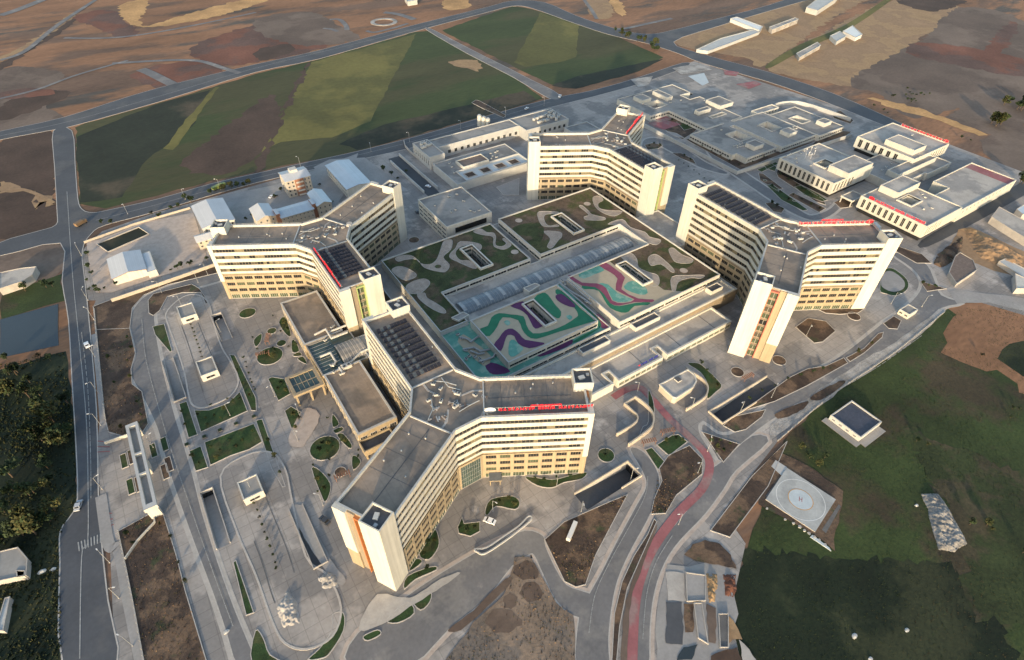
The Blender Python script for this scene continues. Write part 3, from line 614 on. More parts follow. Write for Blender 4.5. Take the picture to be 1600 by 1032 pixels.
def parking(P):
    P = ccw(smooth(P, 4)); o = sheet('parking_deck', P, 0.24, 'pavement', [h for h in PITS if all(min(p[0] for p in P) < q[0] < max(p[0] for p in P) and min(p[1] for p in P) < q[1] < max(p[1] for p in P) for q in h)] )
    mb = MB(); mb.ribbon(P, 0.7, 0.1, 0.42, 'kerb', True); mb.build('kerb', o)
parking([(-23.9,299.8),(-16.9,307.7),(-10.0,309.8),(-4.5,304.6),(-2.7,293.9),(-4.5,275.5),(-5.1,256.3),(-4.0,243.9),(-3.5,232.4),(-5.4,225.2),(-10.0,220.7),(-17.2,219.7),(-22.6,220.4),(-25.7,224.7),(-26.0,231.6),(-24.7,247.2),(-24.4,267.4),(-24.7,288.5)])
parking([(-24.2,178.1),(-12.5,183.0),(-3.0,178.4),(-0.8,166.7),(-2.9,151.9),(-6.2,125.3),(-2.0,114.0),(-2.1,100.5),(-8.0,93.1),(-16.5,93.9),(-22.1,99.9),(-23.5,109.4),(-23.7,128.1),(-25.0,149.8)])

# turning circle at the right tower
bed([(345.1,109.7),(352.0,109.0),(352.0,103.5),(349.0,97.1),(342.7,92.7),(335.2,91.4),(328.4,92.6),(325.8,96.4),(326.2,100.5)], 'lawn')
sheet('turning_circle', ccw(smooth([(342.7,108.2),(348.6,107.4),(348.9,102.8),(346.2,97.4),(341.4,94.2),(336.1,93.4),(331.0,95.0),(329.3,98.5),(331.2,102.8)], 3)), 0.36, 'pavement_grey')
# earthworks beside the avenue
for P, m in (([(113.0,48.3),(118.8,49.5),(123.8,48.1),(127.3,44.1),(127.4,38.9),(125.3,33.7),(120.6,38.7),(114.7,44.4)], 'soil'), ([(102.4,47.6),(107.7,43.6),(102.3,37.8),(100.8,35.8),(95.8,39.6)], 'concrete'), ([(94.5,39.4),(99.3,36.6),(92.5,28.9),(89.4,26.4),(84.7,29.5)], 'asphalt'), ([(99.5,35.7),(102.3,33.8),(95.4,27.0),(92.9,28.6)], 'soil'), ([(106.2,31.3),(107.8,28.3),(98.9,20.2),(97.4,22.0)], 'earth_grey'), ([(109.8,24.1),(110.0,22.1),(107.5,16.3),(104.8,18.1),(102.4,17.9)], 'earth_tan'), ([(94.7,18.5),(99.1,17.8),(104.1,15.5),(102.2,11.9),(93.6,17.5)], 'earth_dark'), ([(84.3,24.1),(88.9,25.4),(93.5,23.7),(88.6,21.2)], 'water_dark'), ([(106.8,16.8),(107.1,13.0),(106.2,9.3),(102.2,11.9)], 'concrete')):
    sheet('bare_ground', jitter(ccw(P), 0.25, 1.5), 0.3, m)
# worn earth verges and dusty patches along the drives
for P, m in (([(104.1,59.5),(111.2,62.8),(111.4,61.6),(94.3,52.5),(83.6,45.8),(69.2,32.0),(67.8,32.9),(83.0,47.5)], 'earth_grey'),
             ([(197.1,73.3),(204.1,73.3),(217.5,70.2),(211.7,68.4),(198.6,70.2)], 'soil'), ([(220.4,71.2),(241.3,69.9),(242.8,67.5),(224.5,67.1)], 'soil'), ([(10.4,97.7),(19.4,90.4),(32.1,90.3),(39.1,88.5),(33.3,87.6),(17.9,87.5),(8.2,87.4),(0.1,90.3)], 'concrete'), ([(25.6,73.6),(36.1,74.3),(51.6,77.6),(52.9,75.3),(40.4,72.7),(29.2,71.2)], 'earth_grey'),
             ([(-4.9,146.4),(-0.8,147.1),(0.4,143.0),(1.3,117.5),(3.0,109.3),(0.2,108.4),(-2.7,120.1)], 'pavement_grey'), ([(47.9,148.7),(54.1,148.7),(54.4,144.4),(39.4,131.4),(31.5,133.0)], 'path_pink'), ([(16.3,194.6),(21.4,186.8),(11.7,176.1),(8.3,174.3),(4.7,180.6)], 'path_pink')):
    sheet('worn_patch', jitter(ccw(smooth(P, 3)), 0.2, 2.0), 0.27, m)

SANDY = ccw([(59.2,82.7),(63.8,79.7),(62.9,70.2),(62.1,61.2),(63.9,54.3),(60.3,47.2),(54.5,40.5),(18.1,64.3),(34.0,70.6),(48.5,72.8)])
sheet('bare_ground', jitter(SANDY, 0.5, 3), 0.24, 'sandy')
for P, m in (([(55.3,78.9),(61.3,79.0),(63.9,75.9),(62.2,71.7),(56.6,74.0)], 'earth_grey'), ([(47.3,72.5),(50.3,72.4),(51.1,68.8),(48.1,67.1),(46.0,69.6)], 'earth_grey'), ([(56.9,72.5),(60.2,69.7),(59.8,65.5),(54.5,65.3),(52.7,70.2)], 'earth_grey'), ([(42.0,71.1),(46.9,67.2),(47.9,61.3),(39.9,63.0),(37.6,68.0)], 'earth_grey')):
    sheet('bare_ground', jitter(smooth(ccw(P), 3), 0.5, 1.5), 0.26, m)
# drives behind the right and back towers, with the planted courts between them
road('clinic_drive', [(376.4,279.4),(378.8,267.8),(371.8,231.1),(366.5,200.3),(361.4,177.4),(366.3,171.8),(382.3,171.3),(397.6,175.3),(397.5,171.3),(378.8,166.4),(362.7,166.7),(356.0,173.4),(355.1,191.5),(359.8,221.1),(366.9,258.8)], 'asphalt_pale', walk=1)
road('clinic_drive', [(340.1,316.7),(348.1,321.7),(356.1,320.1),(362.8,309.2),(363.4,289.2),(360.1,266.6),(361.5,246.4),(356.5,247.9),(350.3,263.8),(350.4,284.8),(350.7,300.3),(350.1,313.8),(343.1,313.2),(337.5,308.5),(333.0,308.1)], 'asphalt_pale', walk=1)
for P, m in (([(371.1,216.9),(375.8,216.2),(370.6,192.3),(367.1,178.9),(363.2,180.0),(362.6,197.3)], 'lawn'), ([(386.6,204.3),(392.8,203.2),(392.7,189.2),(390.6,179.7),(385.6,180.2),(382.5,192.9)], 'lawn'), ([(397.6,242.9),(404.3,241.9),(400.8,231.3),(394.1,227.7),(392.0,233.7)], 'lawn'), ([(391.6,175.1),(403.7,175.5),(406.6,169.6),(397.4,164.9),(388.5,167.9)], 'soil'),
             ([(384.3,349.7),(397.0,347.6),(396.9,339.9),(382.0,341.6)], 'cycle_red'), ([(395.7,333.1),(402.5,323.4),(398.9,316.4),(388.8,317.3)], 'lawn'), ([(374.4,324.5),(378.8,316.4),(377.8,306.6),(373.4,312.8)], 'pavement_grey'), ([(384.5,236.6),(406.9,237.3),(406.9,234.3),(384.5,232.3)], 'lawn')):
    bed(P, m, sm=0, name=None if m in ('lawn','soil') else 'court_paving')
for k in range(6):
    a0 = [(387.8,275.8),(384.4,257.6),(380.2,239.5),(376.1,222.4),(372.3,206.2),(369.6,191.6)][k]
    bed(circle(a0[0], a0[1], 1.3, 10), 'lawn', sm=0)
# centre dashes on the public roads
def dashes(P, step=9.0, ln=3.5, w=0.28):
    Q = smooth(P, 10, False); acc = 0.0; mb = MB(); LAYER[0] += 1; z = 0.26 + 0.0006*LAYER[0]
    for p, q in zip(Q[:-1], Q[1:]):
        d = math.hypot(q[0]-p[0], q[1]-p[1]); n = max(1, int(d/step))
        for i in range(n):
            t0, t1 = i/n, i/n + min(0.9/n, ln/d)
            A = (p[0]+(q[0]-p[0])*t0, p[1]+(q[1]-p[1])*t0); B = (p[0]+(q[0]-p[0])*t1, p[1]+(q[1]-p[1])*t1); nx, ny = -(q[1]-p[1])/d*w/2, (q[0]-p[0])/d*w/2
            mb.add([(A[0]-nx,A[1]-ny,z),(B[0]-nx,B[1]-ny,z),(B[0]+nx,B[1]+ny,z),(A[0]+nx,A[1]+ny,z)], [(0,1,2,3)], 'road_paint')
    mb.build('lane_dashes', None, 'structure')
for P in ([(195.0,68.1),(226.8,67.0),(266.2,65.2),(308.7,65.7)], [(114.6,56.4),(101.8,52.0),(90.7,45.2),(79.2,34.8)], [(125.1,81.2),(117.9,75.1),(104.3,68.8),(88.6,62.1),(75.3,55.3),(65.2,46.4)], [(-35.7,301.5),(-38.7,269.2),(-39.1,234.9),(-38.7,200.7),(-37.6,167.7),(-36.3,136.3),(-35.1,114.5)], [(-63.5,307.3),(-64.7,265.6),(-67.5,223.3),(-70.0,195.4)]):
    dashes(P)

# ================================================================== THE FOUR WARD TOWERS
FH = 4.15
def tower(key, cx, cy, angs, n_white, frame_mat, stair_side, lens, label, solar_ang, entrance=None):
    ZB = FH*4; ZT = ZB + n_white*FH + 2.3
    root = thing('ward_tower', (cx, cy, 0), label, 'hospital tower', 'Y-shaped ward towers')
    w = 10.0; S0 = 12.1
    P = []; seg = []            # outline, kind of each edge
    for a in angs:
        r = math.radians(a); d = (math.cos(r), math.sin(r)); m = (-d[1], d[0]); L = lens[a]
        for s, u, k in ((S0, -w, 'side'), (L, -w, 'end'), (L, w, 'side'), (S0, w, 'facet')):
            P.append((cx + d[0]*s + m[0]*u, cy + d[1]*s + m[1]*u)); seg.append((k, a))
    n = len(P)
    # recessed core behind the bands
    mb = MB(); core = offset(P, 0.38)
    mb.prism(core, 0.0, ZT-1.4, 'glass_dark'); mb.build('core_wall', root)
    mb = MB(); mb.sheet(offset(P, 0.3), ZT-1.25, 'roof_brown'); roof = mb.build('roof', root)
    # white bands, one per storey, and the parapet band
    def ring(name, z0, z1, m, d0=0.0, d1=0.6):
        b = MB(); A = offset(P, d0); B = offset(P, d1)
        for i in range(n):
            j = (i+1) % n
            b.add([(*A[i],z0),(*A[j],z0),(*A[j],z1),(*A[i],z1)], [(0,1,2,3)], m)
            b.add([(*B[i],z0),(*B[j],z0),(*B[j],z1),(*B[i],z1)], [(3,2,1,0)], m)
            b.add([(*A[i],z1),(*A[j],z1),(*B[j],z1),(*B[i],z1)], [(0,1,2,3)], m)
            b.add([(*A[i],z0),(*A[j],z0),(*B[j],z0),(*B[i],z0)], [(3,2,1,0)], m)
        return b.build(name, root)
    for k in range(n_white):
        ring('white_band', ZB + k*FH + (0.0 if k else 0.9), ZB + k*FH + 2.15, 'white_clad')
    ring('parapet_band', ZB + n_white*FH - 0.05, ZT, 'white_clad')
    ring('taupe_band', ZB - 0.25, ZB + 0.9, 'taupe_clad', 0.25, 0.62)
    ring('parapet_coping', ZT, ZT+0.12, 'grey_white', -0.08, 0.7)
    # ribbon windows: one per storey and wall face, panes of glass and drawn blinds with posts between
    for i in range(n):
        k, a = seg[i]
        if k == 'end': continue
        p, q = core[i], core[(i+1) % n]
        dx, dy = q[0]-p[0], q[1]-p[1]; L = math.hypot(dx, dy); dx /= L; dy /= L; nx, ny = dy, -dx
        for s in range(n_white):
            b = MB(); z0 = ZB + s*FH + 2.15; z1 = ZB + (s+1)*FH - 0.05
            c = max(3, int(L/1.55)); pw = L/c; lit = 0
            for t in range(c):
                if lit <= 0: kind = random.choices(['glass_dark','blind_mid','blind_pale'], [5, 1.6, 2.2])[0]; lit = random.choice((1, 1, 2, 2, 3))
                lit -= 1
                u0, u1 = t*pw+0.05, (t+1)*pw-0.05
                g = 0.10
                vs = [(p[0]+dx*u+nx*g, p[1]+dy*u+ny*g, z) for u, z in ((u0,z0),(u1,z0),(u1,z1),(u0,z1))]
                b.add(vs, [(0,1,2,3)], kind)
                if t: b.obox(p[0]+dx*t*pw+nx*0.13, p[1]+dy*t*pw+ny*0.13, z0, z1, 0.10, 0.14, math.atan2(dy, dx), 'taupe_clad')
            b.build('ribbon_window', root)
    # beige lower storeys: walls with real openings, a window set back in each
    for i in range(n):
        k, a = seg[i]
        if k == 'end': continue
        p, q = P[i], P[(i+1) % n]
        L = math.hypot(q[0]-p[0], q[1]-p[1]); ang = math.atan2(q[1]-p[1], q[0]-p[0])
        dx, dy = math.cos(ang), math.sin(ang); nx, ny = dy, -dx
        ops = []
        big = entrance is not None and k == 'facet' and a == entrance
        if big:
            ops.append((0.9, L-0.9, 0.3, 3*FH+2.6))
        else:
            c = max(2, round((L-1.0)/5.5)); pw = (L-1.0)/c
            for t in range(c):
                u = 0.5 + pw*(t+0.5)
                ops.append((u-pw*0.43, u+pw*0.43, 0.35, 3.1))
                for f in range(1, 4): ops.append((u-2.15, u+2.15, f*FH+1.0, f*FH+3.1))
        us = sorted({0.0, L, *(v for o in ops for v in o[:2])}); vs = sorted({0.0, ZB-0.25, *(v for o in ops for v in o[2:])})
        b = MB()
        def pt(u, v, dd=0.0): return (p[0]+dx*u-nx*dd, p[1]+dy*u-ny*dd, v)
        for x0, x1 in zip(us[:-1], us[1:]):
            for y0, y1 in zip(vs[:-1], vs[1:]):
                cx2, cy2 = (x0+x1)/2, (y0+y1)/2
                if any(o[0] < cx2 < o[1] and o[2] < cy2 < o[3] for o in ops): continue
                b.add([pt(x0,y0), pt(x1,y0), pt(x1,y1), pt(x0,y1)], [(0,1,2,3)], 'beige_clad' if y1 > 0.5 else 'concrete')
        for o in ops:
            c4 = [(o[0],o[2]),(o[1],o[2]),(o[1],o[3]),(o[0],o[3])]
            for e in range(4):
                g, h = c4[e], c4[(e+1) % 4]
                b.add([pt(*g), pt(*h), pt(*h, 0.45), pt(*g, 0.45)], [(3,2,1,0)], 'beige_clad')
        b.build('beige_wall', root)
        for o in ops:
            W, Hh = o[1]-o[0], o[3]-o[2]; u = (o[0]+o[1])/2
            if big: me = window_mesh(W, Hh, 9, 'glass_teal', 'galvanised')
            elif o[2] < 1: me = window_mesh(W, Hh, 4, 'glass_green', 'white_plain')
            else: me = window_mesh(W, Hh, 4, 'glass_dark' if random.random() < 0.8 else 'glass_green', 'taupe_clad')
            x, y, z = pt(u, o[2], 0.20)
            put('window', me, root, (x-cx, y-cy, z), ang)
            if big:
                t2 = MB()
                for r in range(1, 5):
                    zz = o[2] + Hh*r/5
                    t2.obox(p[0]+dx*u-nx*0.2, p[1]+dy*u-ny*0.2, zz-0.06, zz+0.06, W, 0.16, ang, 'galvanised')
                t2.build('transom', root)
    # wing ends: stair block, framed glass strip, beige strip and white fin
    for a in angs:
        r = math.radians(a); d = (math.cos(r), math.sin(r)); m = (-d[1], d[0]); L = lens[a]; s = stair_side[a]
        def at(s_, u): return (cx + d[0]*s_ + m[0]*u*s, cy + d[1]*s_ + m[1]*u*s)
        def block(name, s0, s1, u0, u1, z0, z1, mt, top=None, par=root):
            b = MB(); Q = ccw([at(s0,u0), at(s1,u0), at(s1,u1), at(s0,u1)])
            b.prism(Q, z0, z1, mt, top or mt, z0 > 0.2); return b.build(name, par)
        # stair block with a sunk roof
        b = MB(); Q = ccw([at(L-4.6,2.2), at(L+3.0,2.2), at(L+3.0,10.35), at(L-4.6,10.35)]); I = offset(Q, 0.45)
        b.prism(Q, 0.0, ZT+3.4, 'white_clad')
        for i in range(4):
            j = (i+1) % 4
            b.add([(*Q[i],ZT+3.4),(*Q[j],ZT+3.4),(*I[j],ZT+3.4),(*I[i],ZT+3.4)], [(0,1,2,3)], 'white_plain')
            b.add([(*I[i],ZT+2.2),(*I[j],ZT+2.2),(*I[j],ZT+3.4),(*I[i],ZT+3.4)], [(3,2,1,0)], 'white_plain')
        st = b.build('stair_block', root)
        b = MB(); b.sheet(I, ZT+2.2, 'roof_dark')
        mc = at(L-1.2, 6.0); b.obox(mc[0], mc[1], ZT+2.2, ZT+3.0, 2.4, 1.6, r+0.3, 'duct_white'); mc = at(L+1.4, 7.6); b.obox(mc[0], mc[1], ZT+2.2, ZT+2.8, 1.2, 1.2, r, 'galvanised')
        b.build('stair_roof', root)
        # glass strip
        for f in range(int((ZT-2)/FH)):
            b = MB(); z0, z1 = f*FH+0.9, (f+1)*FH-0.35
            e0, e1 = at(L+0.15, -1.6), at(L+0.15, 1.6)
            Q = [(*e0,z0),(*e1,z0),(*e1,z1),(*e0,z1)]
            b.add(Q, [(0,1,2,3)], random.choice(('glass_green','glass_dark','blind_mid','glass_green')))
            b.obox(*at(L+0.2, 0), z0, z1, 0.2, 0.12, r, 'grey_white')
            b.build('stair_window', root)
        block('strip_wall', L-0.5, L+0.05, -2.0, 2.2, 0.0, ZT-0.1, 'taupe_clad')
        for u0, u1 in ((-2.0, -1.65), (1.7, 2.19)):
            block('frame_post', L-0.2, L+1.3, u0, u1, 0.0, ZT-1.0, frame_mat)
        block('frame_head', L-0.2, L+1.3, -1.65, 1.7, ZT-1.6, ZT-1.0, frame_mat)
        for f in range(2, int((ZT-3)/FH)):
            block('frame_ledge', L+0.05, L+0.5, -1.65, 1.7, f*FH-0.25, f*FH+0.1, 'taupe_clad')
        block('beige_strip', L-0.5, L+0.7, -5.0, -2.0, 0.0, ZT-0.2, 'taupe_clad' if s > 0 else 'beige_clad')
        block('white_fin', L-0.5, L+1.6, -10.25, -5.0, FH*3, ZT+0.1, 'white_clad')
        block('fin_base', L-0.5, L+1.3, -10.2, -5.0, 0.0, FH*3, 'beige_clad')
    # railing on the parapet
    b = MB(); R = offset(P, 0.3)
    for i in range(n):
        if seg[i][0] == 'end': continue
        p, q = R[i], R[(i+1) % n]; L = math.hypot(q[0]-p[0], q[1]-p[1]); c = int(L/2.2)
        for t in range(c+1):
            x, y = p[0]+(q[0]-p[0])*t/c, p[1]+(q[1]-p[1])*t/c
            b.box(x-0.05, y-0.05, ZT+0.12, x+0.05, y+0.05, ZT+0.75, 'galvanised')
        b.tube([(*p, ZT+0.75), (*q, ZT+0.75)], 0.05, 'galvanised', 4)
    b.build('railing', root)
    # kerb walls, walkways and roof seams round the hub, each a part
    for a in angs:
        r = math.radians(a); d = (math.cos(r), math.sin(r)); m = (-d[1], d[0])
        def at(s_, u): return (cx + d[0]*s_ + m[0]*u, cy + d[1]*s_ + m[1]*u)
        b = MB(); b.ribbon([at(13.2,-9.0), at(13.2,9.0)], 0.5, ZT-1.25, ZT-0.7, 'grey_white'); b.build('roof_kerb', root)
        b = MB(); b.ribbon([at(4,2), at(9,4.5), at(12.9,4.5)], 0.8, ZT-1.25, ZT-1.12, 'roof_pale'); b.build('roof_walkway', root)
        if a != solar_ang:
            b = MB(); b.ribbon([at(15,0.5), at(lens[a]-6, 0.5)], 0.22, ZT-1.25, ZT-1.15, 'roof_dark'); b.build('roof_seam', root)
            for t in range(3):
                s_ = 20 + t*9
                b = MB(); b.ribbon([at(s_,-9), at(s_,9)], 0.10, ZT-1.25, ZT-1.2, 'roof_dark'); b.build('roof_seam', root)
    return root, ZT

TW = {}
TW['F'] = tower('F', 61.5, 133, (90, 210, -30), 5, 'frame_orange', {90:-1, 210:1, -30:1}, {90:59, 210:55, -30:53},
    'long-armed white and beige tower nearest the camera with orange end frames', 90, entrance=210)
TW['L'] = tower('L', 61.5, 275, (150, -90, 30), 4, 'frame_green', {150:-1, -90:1, 30:-1}, {150:55, -90:52, 30:57},
    'lower white and beige tower at the left with green end frame', -90)
TW['B'] = tower('B', 262.5, 275, (150, -90, 30), 5, 'frame_green', {150:1, -90:-1, 30:1}, {150:52, -90:50, 30:49},
    'white and beige tower at the back beyond the roof garden', -90)
TW['R'] = tower('R', 262, 131, (90, 210, -30), 6, 'frame_red', {90:1, 210:-1, -30:-1}, {90:60, 210:50, -30:50},
    'tallest white and beige tower at the right with a red end frame', 90)

# ---- solar rows on one wing of each tower
WHERE = {'F': 'the nearest tower', 'L': 'the left tower', 'B': 'the back tower', 'R': 'the right tower'}
def solar_rows(key, cx, cy, ang, s0, s1, n, half):
    ZT = TW[key][1] - 1.25; r = math.radians(ang); d = (math.cos(r), math.sin(r)); m = (-d[1], d[0])
    mb = MB(); fr = MB(); pw = 1.55; cnt = int(2*half/pw)
    for i in range(cnt):
        u = -half + pw*(i+0.5)
        mt = 'solar_cell' if random.random() < 0.9 else 'glass_sky'
        mb.add([(u-pw*0.46,-0.95,0.45),(u+pw*0.46,-0.95,0.45),(u+pw*0.46,0.95,1.25),(u-pw*0.46,0.95,1.25)], [(0,1,2,3),(3,2,1,0)], mt)
        fr.box(u-pw/2-0.05, -0.9, 0.0, u-pw/2+0.05, -0.8, 0.48, 'solar_brown'); fr.box(u-pw/2-0.05, 0.8, 0.0, u-pw/2+0.05, 0.9, 1.22, 'solar_brown')
    fr.box(-half, -0.95, 0.34, half, -0.85, 0.43, 'solar_brown'); fr.box(-half, 0.85, 1.05, half, 0.95, 1.15, 'solar_brown')
    me, mf = mb.mesh('panel_array'), fr.mesh('rack')
    for k in range(n):
        s = s0 + (s1-s0)*k/(n-1)
        o = thing('solar_panel_row', (cx+d[0]*s, cy+d[1]*s, ZT), '%s row of dark solar panels from the hub on %s' % (ORD[k], WHERE[key]), 'solar panels', 'solar rows on the tower roofs')
        o.rotation_euler.z = r - math.pi/2 if ang > 0 else r + math.pi/2
        put('panel_array', me, o); put('rack', mf, o)
solar_rows('F', 61.5, 133, 90, 18.5, 50, 10, 7.6)
solar_rows('L', 61.5, 275, -90, 17, 42, 9, 7.0)
solar_rows('B', 262.5, 275, -90, 16, 42, 9, 7.4)
solar_rows('R', 262, 131, 90, 18, 52, 10, 7.4)

# ---- roof signs
def letters(parent, text, origin, direction, size, m, z, tilt=math.pi/2, gap=0.12):
    """each letter its own mesh, set along direction from origin"""
    a = math.atan2(direction[1], direction[0]); u = 0.0; o0 = WORLD[parent.name]
    for ch in text:
        if ch == ' ': u += size*0.45; continue
        me, x0, x1 = LETTER[ch, size, m]
        o = put('letter', me, parent, (origin[0]+math.cos(a)*(u-x0)-o0.x, origin[1]+math.sin(a)*(u-x0)-o0.y, z-o0.z))
        o.rotation_euler = (tilt, 0, a)
        u += (x1-x0) + size*gap
    return u
def sign(text, p, direction, size, z, label, posts=True, length=None, m='sign_red', logo=True, small=None):
    a = math.atan2(direction[1], direction[0]); d = (math.cos(a), math.sin(a)); nrm = (-d[1], d[0])
    root = thing('roof_sign', (p[0], p[1], z), label, 'sign')
    off = size*2.4 if logo else 0
    L = letters(root, text, (p[0]+d[0]*off, p[1]+d[1]*off), d, size, m, z+0.7) + off
    b = MB()
    k = int(L/2.6)+1
    for i in range(k+1):
        x, y = p[0]+d[0]*L*i/k+nrm[0]*0.25, p[1]+d[1]*L*i/k+nrm[1]*0.25
        b.box(x-0.05, y-0.05, z, x+0.05, y+0.05, z+0.75+size*0.8, 'white_plain')
        b.tube([(x, y, z+0.7+size*0.6), (x+nrm[0]*1.2, y+nrm[1]*1.2, z)], 0.05, 'white_plain', 4)
    for zz in (z+0.6, z+0.7+size*0.75):
        b.tube([(p[0]+nrm[0]*0.25, p[1]+nrm[1]*0.25, zz), (p[0]+d[0]*L+nrm[0]*0.25, p[1]+d[1]*L+nrm[1]*0.25, zz)], 0.05, 'white_plain', 4)
    b.build('sign_frame', root)
    if logo:
        lb = MB(); c = (p[0]+d[0]*size*0.95, p[1]+d[1]*size*0.95); zc = z+0.7+size*0.38
        for (rx, rz, yo, mt) in ((size*1.0, size*0.62, 0.0, 'sign_white' if m == 'sign_red' and 'front' in label else m),):
            vs = [(c[0]+d[0]*rx*math.cos(t*0.2618)-nrm[0]*0.12, c[1]+d[1]*rx*math.cos(t*0.2618)-nrm[1]*0.12, zc+rz*math.sin(t*0.2618)) for t in range(24)]
            vs += [(x+nrm[0]*0.24, y+nrm[1]*0.24, zz) for x, y, zz in vs]
            lb.add(vs, [tuple(range(24)), tuple(range(47, 23, -1))] + [(i, i+24, (i+1) % 24+24, (i+1) % 24) for i in range(24)], mt)
        lb.build('logo_plate', root)
    if small:
        fb = MB(); s0, s1 = L*0.42, L*0.70; zt = z+0.9+size*0.8
        for s_ in (s0, (s0*2+s1)/3, (s0+2*s1)/3, s1): fb.box(p[0]+d[0]*s_-0.06, p[1]+d[1]*s_-0.06, z+0.6, p[0]+d[0]*s_+0.06, p[1]+d[1]*s_+0.06, zt+0.9, 'sign_red')
        for zz in (zt+0.15, zt+0.9): fb.tube([(p[0]+d[0]*s0, p[1]+d[1]*s0, zz), (p[0]+d[0]*s1, p[1]+d[1]*s1, zz)], 0.06, 'sign_red', 4)
        fb.build('upper_frame', root)
        letters(root, small, (p[0]+d[0]*(s0+0.5), p[1]+d[1]*(s0+0.5)), d, 0.9, m, zt+0.22, gap=0.1)
    return root
def along(c, ang, s, u):
    r = math.radians(ang); return (c[0]+math.cos(r)*s-math.sin(r)*u, c[1]+math.sin(r)*s+math.cos(r)*u)
def dirv(ang): return (math.cos(math.radians(ang)), math.sin(math.radians(ang)))
CF, CL, CB, CR = (61.5,133), (61.5,275), (262.5,275), (262,131)
sign(GSH, along(CF,-30,13.5,-6.6), dirv(-30), 2.15, TW['F'][1]-1.25, 'red letter sign facing the front with white oval plate on the nearest tower', small=TCS)
sign(GSH, along(CL,-90,12,-8.2), dirv(-90), 1.95, TW['L'][1]-1.25, 'red letter sign beside the solar rows on the left tower', small=TCS)
sign(GSH, along(CB,30,14,-7.6), dirv(30), 1.95, TW['B'][1]-1.25, 'red letter sign along the roof edge of the back tower', small=TCS)
sign(GSH, along(CR,-30,49,9.3), dirv(150), 2.15, TW['R'][1]-0.6, 'red letter sign seen from behind on the right tower roof', small=TCS)

# ================================================================== THE CENTRAL PODIUM
pod = thing('podium_building', (165, 205, 0), 'wide low podium with roof gardens and coloured play decks between the towers', 'hospital podium')
def blockpart(name, add, sub, z0, z1, wall, top, par=pod, rim=0.45, rimh=0.9, rimm='grey_white', rimtop=None):
    """flat-roofed block: walls up to z1, roof sunk by rimh, parapet rim"""
    b = MB(); region(b, add, sub, z0, z1-rimh, wall, wall); w = b.build(name, par)
    b = MB(); region(b, add, sub, z1-rimh, z1-rimh+0.03, None, top); r = b.build('roof_deck', par)
    b = MB(); region(b, add, sub, z1-rimh-0.01, z1, rimm, rimtop or rimm, erode=rim, ring=True); b.build('parapet', par)
    return w
GZ = 14.0
blockpart('base_block', [(80,140,246,268)], [(132,227,139,249),(198,227,205,249),(199,167,205,188),(133,167,139,186)], 0, 9.0, 'taupe_clad', 'roof_grey', rimh=0.5, rim=0.6)
blockpart('garden_block', [(88,220,161,264),(88,193,103.5,220)], [(132,227,139,249)], 8.52, GZ, 'white_plain', 'lawn_roof')
blockpart('garden_block', [(168,220,242,265.5),(228.5,150.5,242,220),(168,150.5,242,194.5)], [(198,227,205,249),(199,167,205,188)], 8.52, GZ, 'white_plain', 'soil_roof')
blockpart('deck_block', [(103.5,151.5,163,194.5),(88,151.5,103.5,192.9)], [(133,167,139,186)], 8.52, 12.2, 'white_plain', 'rub_teal', rimh=0.7)
blockpart('play_block', [(103.6,155.5,157.5,190.5)], [(133,167,139,186)], 11.52, 16.2, 'white_plain', 'rub_beige', rimh=0.8, rim=0.55)
blockpart('skylight_tray', [(103.6,196,228.4,219.8)], [], 8.52, 10.2, 'white_plain', 'roof_pale', rimh=0.6)
# dark window bands under the parapets
def band(p0, p1, z, h, n, par=pod, glass='glass_dark', frame='white_plain'):
    windows_on(par, p0, p1, z, z+h, n, 1, 0.94, 1.0, 4, glass, frame, name='window_band')
for p0, p1, z, h, n in (((168,150.5),(242,150.5),10.3,1.5,7), ((104,151.5),(163,151.5),9.3,1.4,6), ((104,155.5),(157.5,155.5),12.6,1.6,5), ((104,220),(161,220),10.8,1.6,7), ((168,220),(228,220),10.8,1.5,6),
                        ((157.5,156),(157.5,190),12.8,1.6,4), ((242,151),(242,265),9.8,2.0,10), ((168,265.5),(168,220),9.6,1.6,4)):
    band(p0, p1, z, h, n)
# court windows (walls looking into the light wells)
for x0, y0, x1, y1 in ((132,227,139,249),(198,227,205,249),(199,167,205,188),(133,167,139,186)):
    for p0, p1, n in (((x0,y1),(x0,y0),4), ((x1,y0),(x1,y1),4), ((x1,y1),(x0,y1),1), ((x0,y0),(x1,y0),1)):
        for z in (3.0, 6.6, 10.2): windows_on(pod, p1, p0, z, z+1.9, n, 1, 0.92, 1.0, 4, 'glass_teal', 'grey_white', name='court_window')
    b = MB()
    region(b, [(x0-0.8,y0-0.8,x1+0.8,y1+0.8)], [(x0,y0,x1,y1)], 13.0 if x0 != 133 else 15.3, 14.5 if x0 != 133 else 16.6, 'white_plain', 'white_plain'); b.build('light_well_rim', pod)
    b = MB(); b.sheet(rect(x0,y0,x1,y1), 0.3, 'roof_dark'); b.build('light_well_floor', pod)
